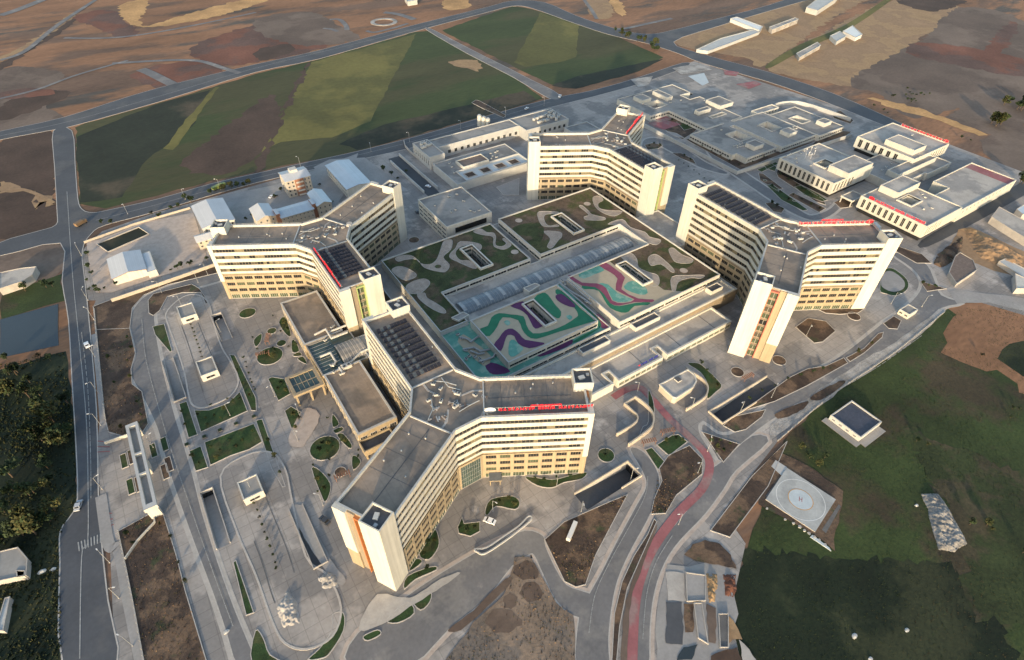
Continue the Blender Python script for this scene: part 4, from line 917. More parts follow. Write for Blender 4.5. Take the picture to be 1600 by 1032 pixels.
# barrel vault of glass
vb = MB(); nx, na = 58, 8
for i in range(nx):
    xa, xb = 107+117*i/nx, 107+117*(i+1)/nx
    for k in range(na):
        t0, t1 = math.pi*k/na, math.pi*(k+1)/na
        y0, z0 = 206.5+5.4*math.cos(t0), 9.7+2.6*math.sin(t0); y1, z1 = 206.5+5.4*math.cos(t1), 9.7+2.6*math.sin(t1)
        vb.add([(xa+0.1,y0,z0),(xb-0.1,y0,z0),(xb-0.1,y1,z1),(xa+0.1,y1,z1)], [(0,1,2,3)], 'galvanised' if (i % 4 == 0 and 1 < k < 6) else 'glass_sky')
vb.add([(107,206.5+5.4*math.cos(math.pi*k/8),9.7+2.6*math.sin(math.pi*k/8)) for k in range(9)], [tuple(range(9))], 'glass_sky')
vb.add([(224,206.5+5.4*math.cos(math.pi*k/8),9.7+2.6*math.sin(math.pi*k/8)) for k in range(9)], [tuple(range(8,-1,-1))], 'glass_sky')
vault = vb.build('glass_vault', pod)
for i in range(nx+1):
    x = 107+117*i/nx; b = MB()
    b.tube([(x, 206.5+5.45*math.cos(math.pi*k/8), 9.7+2.65*math.sin(math.pi*k/8)) for k in range(9)], 0.09, 'galvanised', 4); b.build('vault_rib', vault)
# roof-garden paths and beds
DECK = [0]
def deck(name, P, z, m, sm=3):
    DECK[0] += 1; z += 0.0012*DECK[0]
    b = MB(); P = ccw(P); b.sheet(smooth(P, sm) if sm else P, z, m); return b.build(name, pod)
GP = GZ-0.9+0.09
for P in ([(96.0,262.3),(101.3,262.6),(105.5,258.5),(106.1,250.2),(109.8,246.6),(114.4,247.8),(119.6,253.1),(126.9,262.0),(130.6,262.7),(132.2,260.2),(126.9,252.9),(119.7,248.7),(119.2,240.5),(115.2,236.2),(111.8,237.0),(106.0,245.4),(106.0,254.6),(100.6,258.0),(96.3,258.6)],
          [(135.9,257.1),(143.7,249.9),(143.9,245.9),(141.0,243.3),(140.1,246.1),(138.6,250.0),(134.9,252.4),(130.0,251.0),(126.9,247.0),(126.6,240.8),(130.5,237.6),(131.1,230.2),(128.7,230.3),(124.5,240.0),(122.7,246.1),(125.1,249.7),(130.0,252.5)],
          [(147.9,262.1),(153.2,262.8),(154.3,257.2),(157.4,254.5),(156.2,249.7),(151.7,243.2),(153.8,239.6),(158.0,240.8),(158.2,245.2),(159.9,245.8),(159.8,238.1),(153.4,236.4),(150.3,241.1),(151.4,244.9),(155.0,251.2),(150.3,256.6)],
          [(89.5,253.2),(94.2,254.3),(97.6,250.1),(99.4,242.9),(97.3,240.2),(92.1,240.5),(90.0,245.5)], [(89.7,235.4),(94.4,237.5),(100.8,236.7),(102.6,232.9),(100.6,229.7),(95.9,227.0),(92.7,226.5),(88.5,229.9)],
          [(91.9,226.4),(95.7,225.2),(94.9,220.8),(96.8,214.8),(98.3,207.9),(97.4,205.0),(95.3,206.4),(92.8,212.6),(91.2,220.8)],
          [(193.5,258.8),(198.1,258.2),(205.3,252.5),(202.4,252.0),(196.7,254.5),(192.5,250.5),(190.3,243.2),(195.5,241.0),(195.2,239.0),(187.7,243.7),(188.9,250.6)], [(184.5,239.4),(192.3,233.4),(190.0,228.7),(186.3,227.0),(178.1,222.4),(176.7,225.2),(183.2,231.0)],
          [(220.9,250.7),(223.3,250.4),(222.5,242.8),(221.8,238.7),(226.2,231.4),(223.5,229.8),(215.0,235.2),(215.6,239.2),(220.0,239.8)], [(235.5,254.7),(240.5,254.1),(239.4,248.6),(234.1,247.2),(230.7,242.2),(233.6,236.9),(240.8,231.2),(232.6,229.6),(229.1,236.3),(229.7,245.2)],
          [(207.4,196.1),(214.0,193.8),(212.9,187.0),(208.4,180.8),(209.8,174.5),(212.3,169.4),(208.0,163.6),(203.8,163.0),(202.8,167.0),(205.5,168.6),(205.0,175.8),(206.1,187.6)],
          [(218.9,184.1),(224.0,185.5),(226.1,182.3),(224.5,170.4),(222.4,166.5),(221.1,168.2),(221.3,176.1),(215.6,178.0)], [(218.1,164.0),(226.8,160.2),(234.4,155.4),(230.6,154.3),(226.6,157.7),(218.0,158.9),(210.4,153.8),(209.9,155.8)],
          [(235.4,184.0),(239.0,183.7),(238.3,176.5),(240.3,169.5),(235.9,167.8),(230.2,172.3),(231.2,177.2)], [(223.1,224.6),(234.4,224.0),(232.5,214.3),(236.4,205.5),(235.2,200.1),(238.6,193.9),(232.5,191.7),(230.0,197.3),(229.8,205.6),(230.3,217.8)]):
    o_ = deck('garden_path', P, GP, 'garden_path'); e_ = MB(); e_.ribbon(smooth(ccw(P), 3), 0.22, GP-0.05, GP+0.16, 'concrete', True); e_.build('path_edging', o_)
for P in ([(168.5,250.6),(177.5,253.4),(187.0,249.6),(186.1,241.6),(179.2,233.6),(172.8,229.6),(169.6,231.6)], [(234.3,248.2),(240.3,248.1),(240.4,238.5),(236.6,237.3),(231.1,242.0)], [(221.9,242.0),(225.6,238.5),(225.1,231.6),(217.0,236.1)],
          [(212.9,187.0),(222.4,186.5),(238.6,189.9),(238.2,184.2),(233.9,181.1),(232.1,172.9),(240.0,167.9),(229.6,165.4),(223.8,170.9),(217.0,171.7),(210.4,177.7)], [(216.2,158.4),(227.6,156.2),(226.2,153.7),(218.3,152.1),(209.4,152.8)], [(196.4,255.8),(202.4,252.0),(200.5,244.3),(195.5,241.0),(190.4,244.2)]):
    deck('roof_lawn', P, GP-0.03, 'lawn_roof')
for q in ([(178.3,257.8)], [(157.4,230.9)], [(228.0,164.7)], [(227.5,250.6)]):
    deck('garden_disc', circle(q[0][0], q[0][1], 2.3, 16), GP+0.01, 'path_pink', 0)
deck('garden_disc', circle(*[(113.0,242.3)][0], 1.8, 16), GP+0.03, 'lawn_roof', 0)
# coloured rubber decks
PZ = 16.2-0.8+0.07
for P, m in (([(105.1,183.1),(109.3,182.8),(114.2,187.2),(119.1,187.8),(123.4,183.9),(128.2,179.1),(125.8,173.1),(125.0,166.2),(132.1,163.3),(142.0,162.7),(150.3,164.1),(152.4,165.3),(154.0,170.4),(153.1,177.2),(153.1,185.5),(155.9,187.5),(157.3,182.8),(157.0,177.5),(156.4,168.8),(156.6,158.3),(154.5,157.2),(135.6,160.3),(124.3,162.0),(121.6,166.1),(122.3,172.0),(124.2,178.2),(119.0,184.1),(112.8,179.7),(106.1,176.0),(103.7,179.1)], 'rub_green'),
             ([(127.0,189.4),(134.5,189.1),(134.4,182.9),(134.2,172.7),(134.1,168.6),(129.0,167.8),(127.8,170.1),(130.2,178.6),(129.5,184.3)], 'rub_purple'), ([(104.2,169.4),(109.3,172.4),(114.5,175.4),(118.4,174.5),(119.2,169.2),(119.3,164.4),(125.8,157.8),(123.2,157.2),(117.5,158.6),(114.8,164.2),(116.2,169.5),(113.8,171.8),(110.1,168.7),(105.2,164.3)], 'rub_purple'),
             ([(151.7,183.6),(155.2,183.2),(155.8,179.1),(155.8,171.9),(153.8,170.9),(151.3,174.8),(150.2,179.9)], 'rub_purple'), ([(140.8,187.8),(147.2,189.2),(148.8,186.4),(147.1,177.4),(146.5,171.7),(142.6,168.1),(141.1,170.8),(140.9,178.8)], 'rub_green'),
             ([(112.1,167.5),(114.7,167.3),(114.8,162.6),(114.9,159.5),(108.3,157.8),(107.1,160.7)], 'rub_teal'), ([(117.5,180.9),(119.8,181.0),(119.9,178.5),(117.5,177.5)], 'rub_teal'), ([(146.3,167.5),(148.5,167.3),(148.7,165.1),(146.2,164.2)], 'rub_teal')):
    deck('rubber_paving', P, PZ + (0.02 if m == 'rub_purple' else 0.04 if m == 'rub_teal' else 0), m, 2)
GP2 = GP+0.05
DB = ccw([(168.6,151.1),(198.2,151.1),(214,151.1),(206,158),(206,166.2),(198.2,166.2),(198.2,193.8),(168.6,193.8)])
deck('rubber_paving', DB, GP2-0.02, 'rub_beige', 0)
for P, m in (([(171.3,195.7),(172.4,187.0),(178.9,181.9),(180.5,176.0),(176.3,166.4),(179.8,161.4),(187.0,160.5),(183.8,172.0),(191.2,179.0),(191.6,185.8),(190.3,194.0),(195.4,194.4),(196.1,186.1),(195.3,177.4),(186.9,170.9),(189.2,160.0),(195.4,155.1),(193.0,153.9),(185.4,158.8),(176.8,161.0),(174.0,165.2),(176.0,172.2),(175.9,179.9),(170.7,184.8),(168.9,194.2)], 'rub_wine'),
             ([(170.7,184.8),(176.7,180.9),(177.1,173.4),(174.0,165.2),(176.6,160.7),(184.9,158.2),(192.1,154.5),(189.7,153.3),(183.3,156.5),(177.8,154.7),(174.0,156.2),(171.5,162.2),(173.0,168.5),(175.5,176.3),(172.3,180.3),(169.7,181.9)], 'rub_green'),
             ([(175.4,194.1),(185.5,194.9),(190.3,194.0),(190.1,188.9),(183.4,189.0),(175.4,189.1)], 'rub_teal'), ([(179.7,181.4),(183.5,177.9),(183.0,169.6),(186.1,161.1),(180.4,162.0),(176.8,166.1),(179.8,173.5)], 'rub_teal'), ([(191.4,172.9),(197.1,173.2),(199.5,166.8),(196.8,160.8),(192.2,161.8),(188.6,169.8)], 'rub_teal')):
    deck('rubber_paving', P, GP2 + (0.02 if m == 'rub_green' else 0.04 if m == 'rub_wine' else 0), m, 2)
LZ = 12.2-0.7+0.06
for P, m in (([(95.8,163.7),(99.4,163.6),(102.6,158.6),(103.6,153.7),(97.5,155.5),(95.1,158.4)], 'rub_purple'), ([(121.1,157.1),(133.0,158.0),(140.9,156.1),(139.7,153.0),(131.4,152.8),(121.1,154.1)], 'rub_purple'), ([(140.5,154.0),(149.4,154.8),(159.3,155.0),(157.0,158.2),(160.8,176.9),(162.6,177.6),(162.4,163.3),(161.2,157.2),(157.6,154.4),(142.8,152.5)], 'rub_green'),
             ([(161.6,163.8),(164.6,162.8),(163.4,153.2),(159.2,153.4)], 'rub_wine'), ([(92.9,184.5),(93.6,174.8),(95.1,163.4),(101.4,166.8),(100.0,178.4),(97.9,187.7)], 'rub_beige')):
    deck('rubber_paving', P, LZ + (0.02 if m == 'rub_green' else 0), m, 2)
# lower terraces on the front
ter = thing('terrace_block', (180, 132, 0), 'stepped concrete terraces in front of the coloured play decks', 'terrace')
blockpart('upper_terrace', [(84,140.1,244,150.4)], [], 0, 9.6, 'beige_clad', 'roof_pale', ter, 0.9, 1.0, 'white_plain')
band((130,140.1), (244,140.1), 6.0, 1.7, 14, ter, 'glass_dark', 'beige_clad')
blockpart('lower_terrace', [(120,125.6,226,140.0)], [(144,125.5,147,133),(176,125.5,179,133)], 0, 5.4, 'white_plain', 'roof_pale', ter, 1.0, 1.0, 'white_plain')
band((147.2,125.6), (176,125.6), 1.4, 2.2, 8, ter, 'glass_green', 'white_plain'); band((179.2,125.6), (226,125.6), 1.4, 2.2, 11, ter, 'glass_green', 'white_plain')
for x in (140, 165, 190, 215):
    b = MB(); b.box(x, 126.8, 4.42, x+0.18, 139.8, 4.56, 'roof_dark'); b.build('roof_joint', ter)
blockpart('roof_hatch', [(174,144.5,191,149)], [], 8.6, 11.2, 'white_plain', 'roof_dark', ter, 0.5, 0.5, 'white_plain'); blockpart('roof_hatch', [(140,145,157.5,149.4)], [], 8.6, 11.2, 'grey_white', 'roof_dark', ter, 0.5, 0.5, 'white_plain')
blockpart('roof_hatch', [(229,144,238,148.5)], [], 8.6, 11.4, 'white_plain', 'roof_dark', ter, 0.4, 0.5, 'white_plain')
es = thing('roof_sign', (162, 127.4, 5.4), 'blue letter sign standing on the lower terrace edge', 'sign')
letters(es, '+', (161.0, 127.4), (1, 0), 2.0, 'sign_red', 5.5); letters(es, 'ACİL SERVİS', (162.6, 127.4), (1, 0), 1.7, 'sign_blue', 5.5)
# bridge between the deck and the towers
for nm, r_, z0, z1, lb in (('link_bridge', (52.3,195.2,72,215.5), 0, 10.5, 'flat-roofed link between the two solar wings'), ('link_bridge', (243,186,266,224), 0, 10.0, 'flat-roofed link between the back and right towers')):
    t = thing(nm, (r_[0], r_[1], 0), lb, 'link building'); blockpart('link_wall', [r_], [], z0, z1, 'grey_white', 'roof_pale', t, 0.5, 0.8)
    windows_on(t, (r_[0], r_[3]), (r_[0], r_[1]), 1.0, 9.0, 4, 2, 0.7, 0.5)

# ================================================================== WEST PODIUM
wp = thing('entrance_building', (39, 205, 0), 'long flat-roofed entrance building left of the nearest tower', 'hospital building')
blockpart('south_wing', [(30,159,48,200)], [], 3.8, 10.5, 'beige_clad', 'roof_brown', wp, 0.9, 0.7, 'roof_grey', 'grey_white')
blockpart('middle_wing', [(29.6,200.1,52,224)], [], 0, 9.8, 'beige_clad', 'glass_teal', wp, 0.6, 0.5, 'roof_grey')
blockpart('north_wing', [(29,224.1,49,262)], [], 0, 10.5, 'beige_clad', 'roof_brown', wp, 0.9, 0.7, 'roof_grey', 'grey_white')
blockpart('carport', [(29.5,152.4,44,158.9)], [], 3.0, 6.4, 'beige_clad', 'roof_dark', wp, 0.5, 1.6, 'beige_clad')
b = MB(); b.box(34,160,0,47.5,199.9,3.78,'glass_dark'); b.build('ground_floor', wp)
for i in range(9): b = MB(); b.box(30.2,159.3+i*4.9,0,31.0,160.1+i*4.9,3.8,'beige_clad'); b.build('column', wp)
for x in (30, 36.5, 43): b = MB(); b.box(x,152.8,0,x+0.7,153.5,3.0,'beige_clad'); b.build('column', wp)
for p0, p1, n in (((30,200),(30,159),9), ((29,262),(29,224.1),8)):
    windows_on(wp, p0, p1, 5.2, 8.6, n, 1, 0.7, 0.6, 3)
windows_on(wp, (30,159), (48,159), 5.0, 8.5, 4, 1, 0.7, 0.6, 3)
b = MB()
for i in range(14):
    xa, xb = 41+12.6*i/14, 41+12.6*(i+1)/14
    for k in range(6):
        t0, t1 = math.pi*k/6, math.pi*(k+1)/6
        b.add([(xa+0.06,209.5+7*math.cos(t0),9.4+2.4*math.sin(t0)),(xb-0.06,209.5+7*math.cos(t0),9.4+2.4*math.sin(t0)),(xb-0.06,209.5+7*math.cos(t1),9.4+2.4*math.sin(t1)),(xa+0.06,209.5+7*math.cos(t1),9.4+2.4*math.sin(t1))], [(0,1,2,3)], 'roof_grey' if i % 2 else 'roof_pale')
b.build('barrel_roof', wp)
for i in range(9):
    b = MB(); b.box(30.6, 201+i*2.5, 9.33, 40.4, 201.12+i*2.5, 9.45, 'galvanised'); b.build('roof_joint', wp)
cp = thing('entrance_canopy', (21.5, 203, 0), 'glass-topped canopy on posts before the entrance building', 'canopy')
b = MB(); region(b, [(14.5,196.5,28.6,210)], [(16,198,27.2,208.6)], 7.0, 8.3, 'beige_clad', 'beige_clad'); b.build('canopy_frame', cp)
for i in range(5):
    for j in range(2):
        b = MB(); x, y = 16+11.2*i/5, 198+10.6*j/2
        b.box(x+0.12, y+0.12, 7.7, x+11.2/5-0.12, y+5.3-0.12, 7.78, 'glass_teal'); b.build('glass_pane', cp)
b = MB()
for i in range(1, 5): b.box(16+11.2*i/5-0.12,198,7.5,16+11.2*i/5+0.12,208.6,7.9,'beige_clad')
b.box(16,203.2,7.51,27.2,203.45,7.91,'beige_clad'); b.build('canopy_beams', cp)
for x, y in ((15.6,197.6),(22,197.6),(28,197.6),(15.6,209.2),(22,209.2)): b = MB(); b.box(x-0.4,y-0.4,0,x+0.4,y+0.4,7.0,'beige_clad'); b.build('column', cp)

# ================================================================== OTHER BUILDINGS OF THE SITE
def building(name, add, sub, z, wall, roof, label, cat='building', wins=(), rim=0.5, rimh=0.7, rimm=None, group=None, z0=0):
    t = thing(name, (sum(a[0] for a in add)/len(add), add[0][1], 0), label, cat, group)
    blockpart('wall', add, sub, z0, z, wall, roof, t, rim, rimh, rimm or wall)
    for w in wins: windows_on(t, *w)
    return t
cube = building('square_block', [(137,276.5,170,315.5)], [], 12.5, 'white_plain', 'roof_grey', 'square white block with grey roof between left tower and roof garden', wins=(((137,315),(137,277),1.5,10.8,6,3,0.82,0.42,4),))
b = MB(); b.box(143,276.38,6.0,166,276.6,9.6,'glass_dark'); b.build('wide_window', cube)
# technical building at the back
tb = building('utility_building', [(186,382,262.5,397)], [], 9.5, 'grey_white', 'roof_grey', 'long pale utility building along the back road', wins=(((194,382),(262,382),1.0,6.5,12,1,0.45,0.5,2),))
building('utility_block', [(173,369,185.9,397)], [], 10.5, 'grey_white', 'roof_grey', 'square-ended pale block closing the long utility building', wins=(((173,397),(173,369),1.5,9.0,8,1,0.3,0.55,1),))
building('plant_building', [(262.6,372,306,398)], [], 9.2, 'grey_white', 'roof_grey', 'pale plant building crowded with rooftop coolers', wins=(((264,372),(304,372),1.0,7.5,8,1,0.5,0.4,2),))
building('plant_annex', [(296,346,320,365)], [], 6.5, 'grey_white', 'roof_grey', 'low pale annex behind the back tower with silos beside it')
building('service_court', [(174,329,238,366)], [(183,331,237.5,346)], 6.5, 'grey_white', 'roof_grey', 'low service building round a paved terrace with square beds', rimh=0.6)
building('raised_hall', [(189,346.2,211,358)], [], 8.2, 'white_plain', 'solar_brown', 'raised brown-roofed hall on the service building', z0=5.8)
sheet('terrace_floor', rect(183,331,237.5,346), 5.0, 'pale_blue_paint', kind='structure')
for i, x in enumerate((190, 203, 216, 228)):
    b = MB(); region(b, [(x-4,334.5,x+4,342)], [(x-3.3,335.2,x+3.3,341.3)], 5.0, 5.6, 'concrete', 'concrete'); region(b, [(x-3.3,335.2,x+3.3,341.3)], [], 5.0, 5.4, None, 'soil')
    b.build('terrace_planter', None, None, '%s square planter from the left on the service building terrace' % ORD[i], 'planter', 'terrace planters')
for k, (x, y) in enumerate([(245.6,417.6),(246.8,412.6),(248.2,408.0)]):
    b = MB(); b.prism(circle(x, y, 1.9, 14), 0, 9, 'white_plain', 'grey_white'); b.prism(circle(x, y, 1.2, 14), 9, 9.8, 'galvanised', 'galvanised')
    b.build('storage_silo', None, None, '%s white silo from the left behind the back tower' % ORD[k], 'silo', 'white silos')
b = MB(); q = [(252.2,407.8)][0]; b.prism(circle(q[0], q[1], 5, 20), 0, 6, 'solar_brown', 'roof_dark'); b.build('round_tank', None, None, 'wide brown round tank beside the white silos', 'tank')
# retaining walls of the sunk road at the left back, perimeter walls
def wall(P, w, h, label, m='concrete', cat='wall', name='boundary_wall', z0=0.0):
    b = MB(); b.ribbon(P, w, z0, h, m, False); return b.build(name, None, None, label, cat)
wall([(163,402),(164,340)], 0.6, 2.6, 'pale retaining wall right of the sunk service lane', 'grey_white')
wall([(152.5,395),(153,340)], 0.6, 2.6, 'pale retaining wall left of the sunk service lane', 'grey_white')
wall([(176.8,422.2),(173.8,413.8),(172.7,400.8),(173.9,370.6)], 0.5, 2.2, 'grey wall curving round the utility block')
sheet('service_lane', rect(153.5,335,162.7,402), 0.2, 'asphalt_new')
wall([(364,342),(365,240),(500,233)], 0.5, 3.2, 'long pale wall round the low courtyard clinic', 'grey_white')
wall(smooth([(490.9,334.5),(482.3,304.2),(499.4,309.2),(511.6,306.8),(520.1,301.5),(524.2,291.4),(525.8,281.4),(528.2,252.4)][1:], 4, False), 0.6, 3.6, 'curving pale wall behind the low courtyard clinic', 'grey_white')
wall([(-47,326),(-20,327.5),(12,330)], 0.5, 2.4, 'cream wall along the lower edge of the school yard', 'cream_wall')
wall([(-42.1,448.2),(-31.2,410.3),(-17.8,411.0)] if False else [(-54,398),(-25,404),(10,406)], 0.4, 1.6, 'low pale wall along the road side of the school yard', 'cream_wall')
# low courtyard clinic
lc = building('courtyard_clinic', [(379,248,420,302),(424.5,246,468,301),(399,303,444,353),(377,347,447,391),(468.2,243,503,293),(419,295,430,310)],
              [(404,271,417.5,286.5),(442,270,454.5,285),(477,266,488,279.5),(391,357,407,370),(434,355.5,451,367.5),(420,315,437,319.5),(379,248,384,258)], 5.2, 'white_plain', 'roof_grey',
              'sprawling low white clinic with square open courtyards', 'clinic', rim=0.3, rimm='grey_white', wins=(((379,302),(379,260),1.2,4.2,16,1,0.8,0.5,2), ((386,248),(420,248),1.2,4.2,13,1,0.8,0.5,2), ((424.5,246),(468,246),1.2,4.2,16,1,0.8,0.5,2),
              ((399,353),(399,304),1.2,4.2,18,1,0.8,0.5,2), ((468.2,243),(503,243),1.2,4.2,12,1,0.8,0.5,2), ((377,347),(399,347),1.2,4.2,7,1,0.8,0.5,2)))
for x0,y0,x1,y1 in ((404,271,417.5,286.5),(442,270,454.5,285),(477,266,488,279.5),(391,357,407,370),(434,355.5,451,367.5)):
    windows_on(lc, (x1,y1), (x0,y1), 1.0, 4.2, 4, 1, 0.8, 0.55, 2); windows_on(lc, (x0,y1), (x0,y0), 1.0, 4.2, 4, 1, 0.8, 0.55, 2)
for r_ in ((444,255,454,264),(400,254,411,263),(414,326,429,331),(440,325,457,342),(389,371,400,383),(413,364,420,383),(487,252,497,260)):
    blockpart('roof_house', [r_], [], 4.6, 8.0, 'white_plain', 'roof_grey', lc, 0.4, 0.4)
building('gate_lodge', [(462,300,490,308)], [], 5.0, 'white_plain', 'roof_pale', 'small white lodge beside the curved wall behind the clinic', wins=(((464,300),(488,300),1.2,4.2,6,1,0.6,0.5,2),))
# three right-hand clinics with tall window slots
def clinic(rects, sub, z, label, wins, boxes):
    t = building('slot_window_clinic', rects, sub, z, 'white_clad', 'roof_pale', label, 'clinic', z0=3.2)
    b = MB(); region(b, [(a[0]+1.2, a[1]+1.2, a[2]-1.2, a[3]-1.2) for a in rects], sub, 0, 3.2, 'glass_dark', 'glass_dark'); b.build('ground_floor', t)
    for p0, p1, n in wins: windows_on(t, p0, p1, 4.4, z-1.2, n, 1, 0.5, 0.95, 2, 'glass_dark', 'white_plain', 1.5)
    for x0, y0, x1, y1, zz in boxes: blockpart('roof_house', [(x0,y0,x1,y1)], [], z-1.0, zz, 'white_clad', 'roof_pale', t, 0.5, 0.5)
    for a in sub:
        b = MB(); region(b, [(a[0]-0.8,a[1]-0.8,a[2]+0.8,a[3]+0.8)], [a], z-0.75, z+0.3, 'white_plain', 'white_plain'); b.build('light_well_rim', t)
        b = MB(); b.sheet(rect(*a), 0.4, 'roof_dark'); b.build('light_well_floor', t)
    return t
clinic([(393,181,441,227)], [(408,199,420,207)], 12, 'white clinic with tall slot windows and a cluster of antennas', (((393,227),(393,181),11), ((393,181),(420,181),6)), ((407,180.5,437,196,16),))
clinic([(394,115.5,438,161)], [(410,135,422.5,144)], 12, 'white clinic with slot windows and red roof lettering facing the right tower', (((394,161),(394,118),10), ((394,115.5),(416,115.5),6)), ((411,146,438,159,16),))
clinic([(478,171,528,218)], [], 12, 'farthest white clinic with big windows at the right edge', (((478,218),(478,180),6), ((500,171),(526,171),6)), ((484,176,501,199,15.5),))
building('low_connector', [(441,160,478,196),(478,158,512,171)], [], 6.0, 'white_plain', 'roof_grey', 'low roofs joining the three slot-window clinics')
building('connector_hall', [(451,166,503,175)], [], 9.2, 'white_clad', 'roof_grey', 'narrow raised hall between the slot-window clinics', z0=5.3)
gym = building('sports_hall', [(438.2,115.4,516,147)], [(438,136,462,147.2)], 9.6, 'white_clad', 'roof_pale', 'wide flat-roofed hall joined to the lettered clinic', wins=(((440,115.4),(512,115.4),5.8,8.4,14,1,0.3,0.6,1),))
b = MB(); region(b, [(505,116,515.4,146.4)], [], 8.9, 8.98, None, 'cycle_red'); b.build('red_roof_strip', gym)
po = building('entrance_porch', [(395,165,409,174)], [], 5.4, 'white_plain', 'roof_grey', 'small porch between two slot-window clinics', 'porch', z0=4.2)
for x, y in ((395.4,165.4),(408,165.4),(395.4,173),(408,173)): b = MB(); b.box(x,y,0,x+0.5,y+0.5,4.2,'white_plain'); b.build('column', po)
sign(GSH, (394.8,156), (0,-1), 2.0, 11.4, 'red letter sign on the lettered clinic roof')
sign(GSH, (527.5,172), (0,1), 2.0, 11.6, 'red letter sign at the far edge of the farthest clinic roof')
# school and lodgings at the left
def gable(name, x0, y0, x1, y1, z, zr, wall, roof, label, cat='building', axis='y', wins=(), over=0.6):
    t = thing(name, ((x0+x1)/2, (y0+y1)/2, 0), label, cat)
    b = MB(); b.box(x0,y0,0,x1,y1,z,wall)
    if axis == 'y':
        xm = (x0+x1)/2; R = [(x0-over,y0-over,z-0.1),(xm,y0-over,zr),(x1+over,y0-over,z-0.1),(x0-over,y1+over,z-0.1),(xm,y1+over,zr),(x1+over,y1+over,z-0.1)]
        b.add([(x0,y0,z),(x1,y0,z),(xm,y0,zr-0.2)], [(0,1,2)], wall); b.add([(x0,y1,z),(x1,y1,z),(xm,y1,zr-0.2)], [(2,1,0)], wall)
    else:
        ym = (y0+y1)/2; R = [(x0-over,y1+over,z-0.1),(x0-over,ym,zr),(x0-over,y0-over,z-0.1),(x1+over,y1+over,z-0.1),(x1+over,ym,zr),(x1+over,y0-over,z-0.1)]
        b.add([(x0,y1,z),(x0,y0,z),(x0,ym,zr-0.2)], [(0,1,2)], wall); b.add([(x1,y1,z),(x1,y0,z),(x1,ym,zr-0.2)], [(2,1,0)], wall)
    b.build('wall', t)
    b = MB(); lo = [(p[0],p[1],p[2]-0.25) for p in R]
    b.add(R, [(0,1,4,3),(1,2,5,4)], roof); b.add(lo, [(3,4,1,0),(4,5,2,1)], 'rust_brown' if 'shed' in name else wall)
    b.add(R+lo, [(0,3,9,6),(5,2,8,11),(1,0,6,7),(2,1,7,8),(3,4,10,9),(4,5,11,10)], 'rust_brown' if 'shed' in name else 'grey_white'); b.build('roof', t)
    for w in wins: windows_on(t, *w)
    return t
gable('metal_roof_shed', -43, 341, -26, 363, 5.2, 6.8, 'white_plain', 'roof_metal_white', 'white metal-roofed sports shed in the school yard', 'shed')
building('shed_annex', [(-25.9,338,-21,360)], [], 4.4, 'white_plain', 'roof_metal_white', 'narrow annex on the right side of the sports shed', 'shed', rimh=0.1)
gable('school_house', 11, 362, 30, 393, 8.5, 10.2, 'white_plain', 'roof_metal_white', 'wide white-roofed school house by the road', 'school', wins=(((11,362),(30,362),1,8,6,2,0.4,0.5),))
gable('school_house', 19, 355, 27, 361.5, 6.0, 7.6, 'white_plain', 'roof_metal_white', 'small white-roofed wing in front of the school house', 'school', 'x')
gable('school_house', 5, 352, 18, 360, 6.0, 7.8, 'cream_wall', 'roof_metal_white', 'small cream wing beside the left tower end', 'school', 'x', (((5,352),(18,352),1,6,4,2,0.4,0.5),))
gable('school_house', 13.5, 342, 19, 351.5, 9.0, 10.0, 'cream_wall', 'roof_metal_white', 'narrow cream stair house behind the left tower end', 'school', 'y', (((13.5,351),(13.5,342),1,8.5,2,3,0.4,0.5), ((13.5,342),(19,342),1,8.5,2,3,0.4,0.5)))
ap = gable('apartment_house', 71, 384, 88, 399, 13, 14.6, 'cream_wall', 'roof_metal_white', 'four-storey cream apartment house by the road', 'apartment house', 'x', (((71,399),(71,384),0.8,12.6,4,4,0.35,0.5), ((71,384),(77,384),0.8,12.6,2,4,0.45,0.5), ((83,384),(88,384),0.8,12.6,2,4,0.4,0.5)))
b = MB(); b.box(77,383.2,0,83,384.0,12.8,'brick_red'); b.build('stair_panel', ap)
for f in range(4): b = MB(); b.box(77.6,382.2,f*3.1+1.0,82.4,383.19,f*3.1+1.25,'white_plain'); b.box(77.6,382.2,f*3.1+1.25,82.4,382.3,f*3.1+2.1,'white_plain'); b.build('balcony', ap)
b = MB(); b.box(77,391,14.0,82,396,16.2,'white_plain'); b.build('roof_house', ap)
gable('dormitory', 41.5, 349, 53, 366, 10.5, 12.6, 'cream_wall', 'roof_metal_white', 'left end house of the cream dormitory row', 'dormitory', 'y', (((41.5,366),(41.5,349),0.8,10.2,4,3,0.3,0.45), ((41.5,349),(53,349),0.8,10.2,3,3,0.3,0.45)))
gable('dormitory', 55.6, 346, 76.4, 358, 9.5, 11.2, 'cream_wall', 'roof_metal_blue', 'long middle house of the cream dormitory row', 'dormitory', 'x', (((55.6,346),(76.4,346),0.8,9.4,8,3,0.28,0.42),))
gable('dormitory', 79.2, 345, 88.5, 364, 11.2, 13.2, 'cream_wall', 'roof_metal_blue', 'right end house of the cream dormitory row', 'dormitory', 'y', (((79.2,345),(88.5,345),0.8,10.9,3,3,0.3,0.45),))
for x, l in ((53.1, 'left'), (76.5, 'right')):
    b = MB(); b.box(x,347.5,0,x+2.4,355,11.8,'brick_red','roof_metal_white'); b.build('stair_tower', None, None, 'narrow red-brown stair tower at the %s joint of the dormitory row' % l, 'stair tower')
bs = gable('long_shed', 105, 361, 122.5, 402, 8.0, 9.4, 'white_plain', 'roof_metal_blue', 'long blue-white roofed hall behind the left tower', 'shed', 'y', (((105,402),(105,362),1,7.6,12,2,0.4,0.5),))
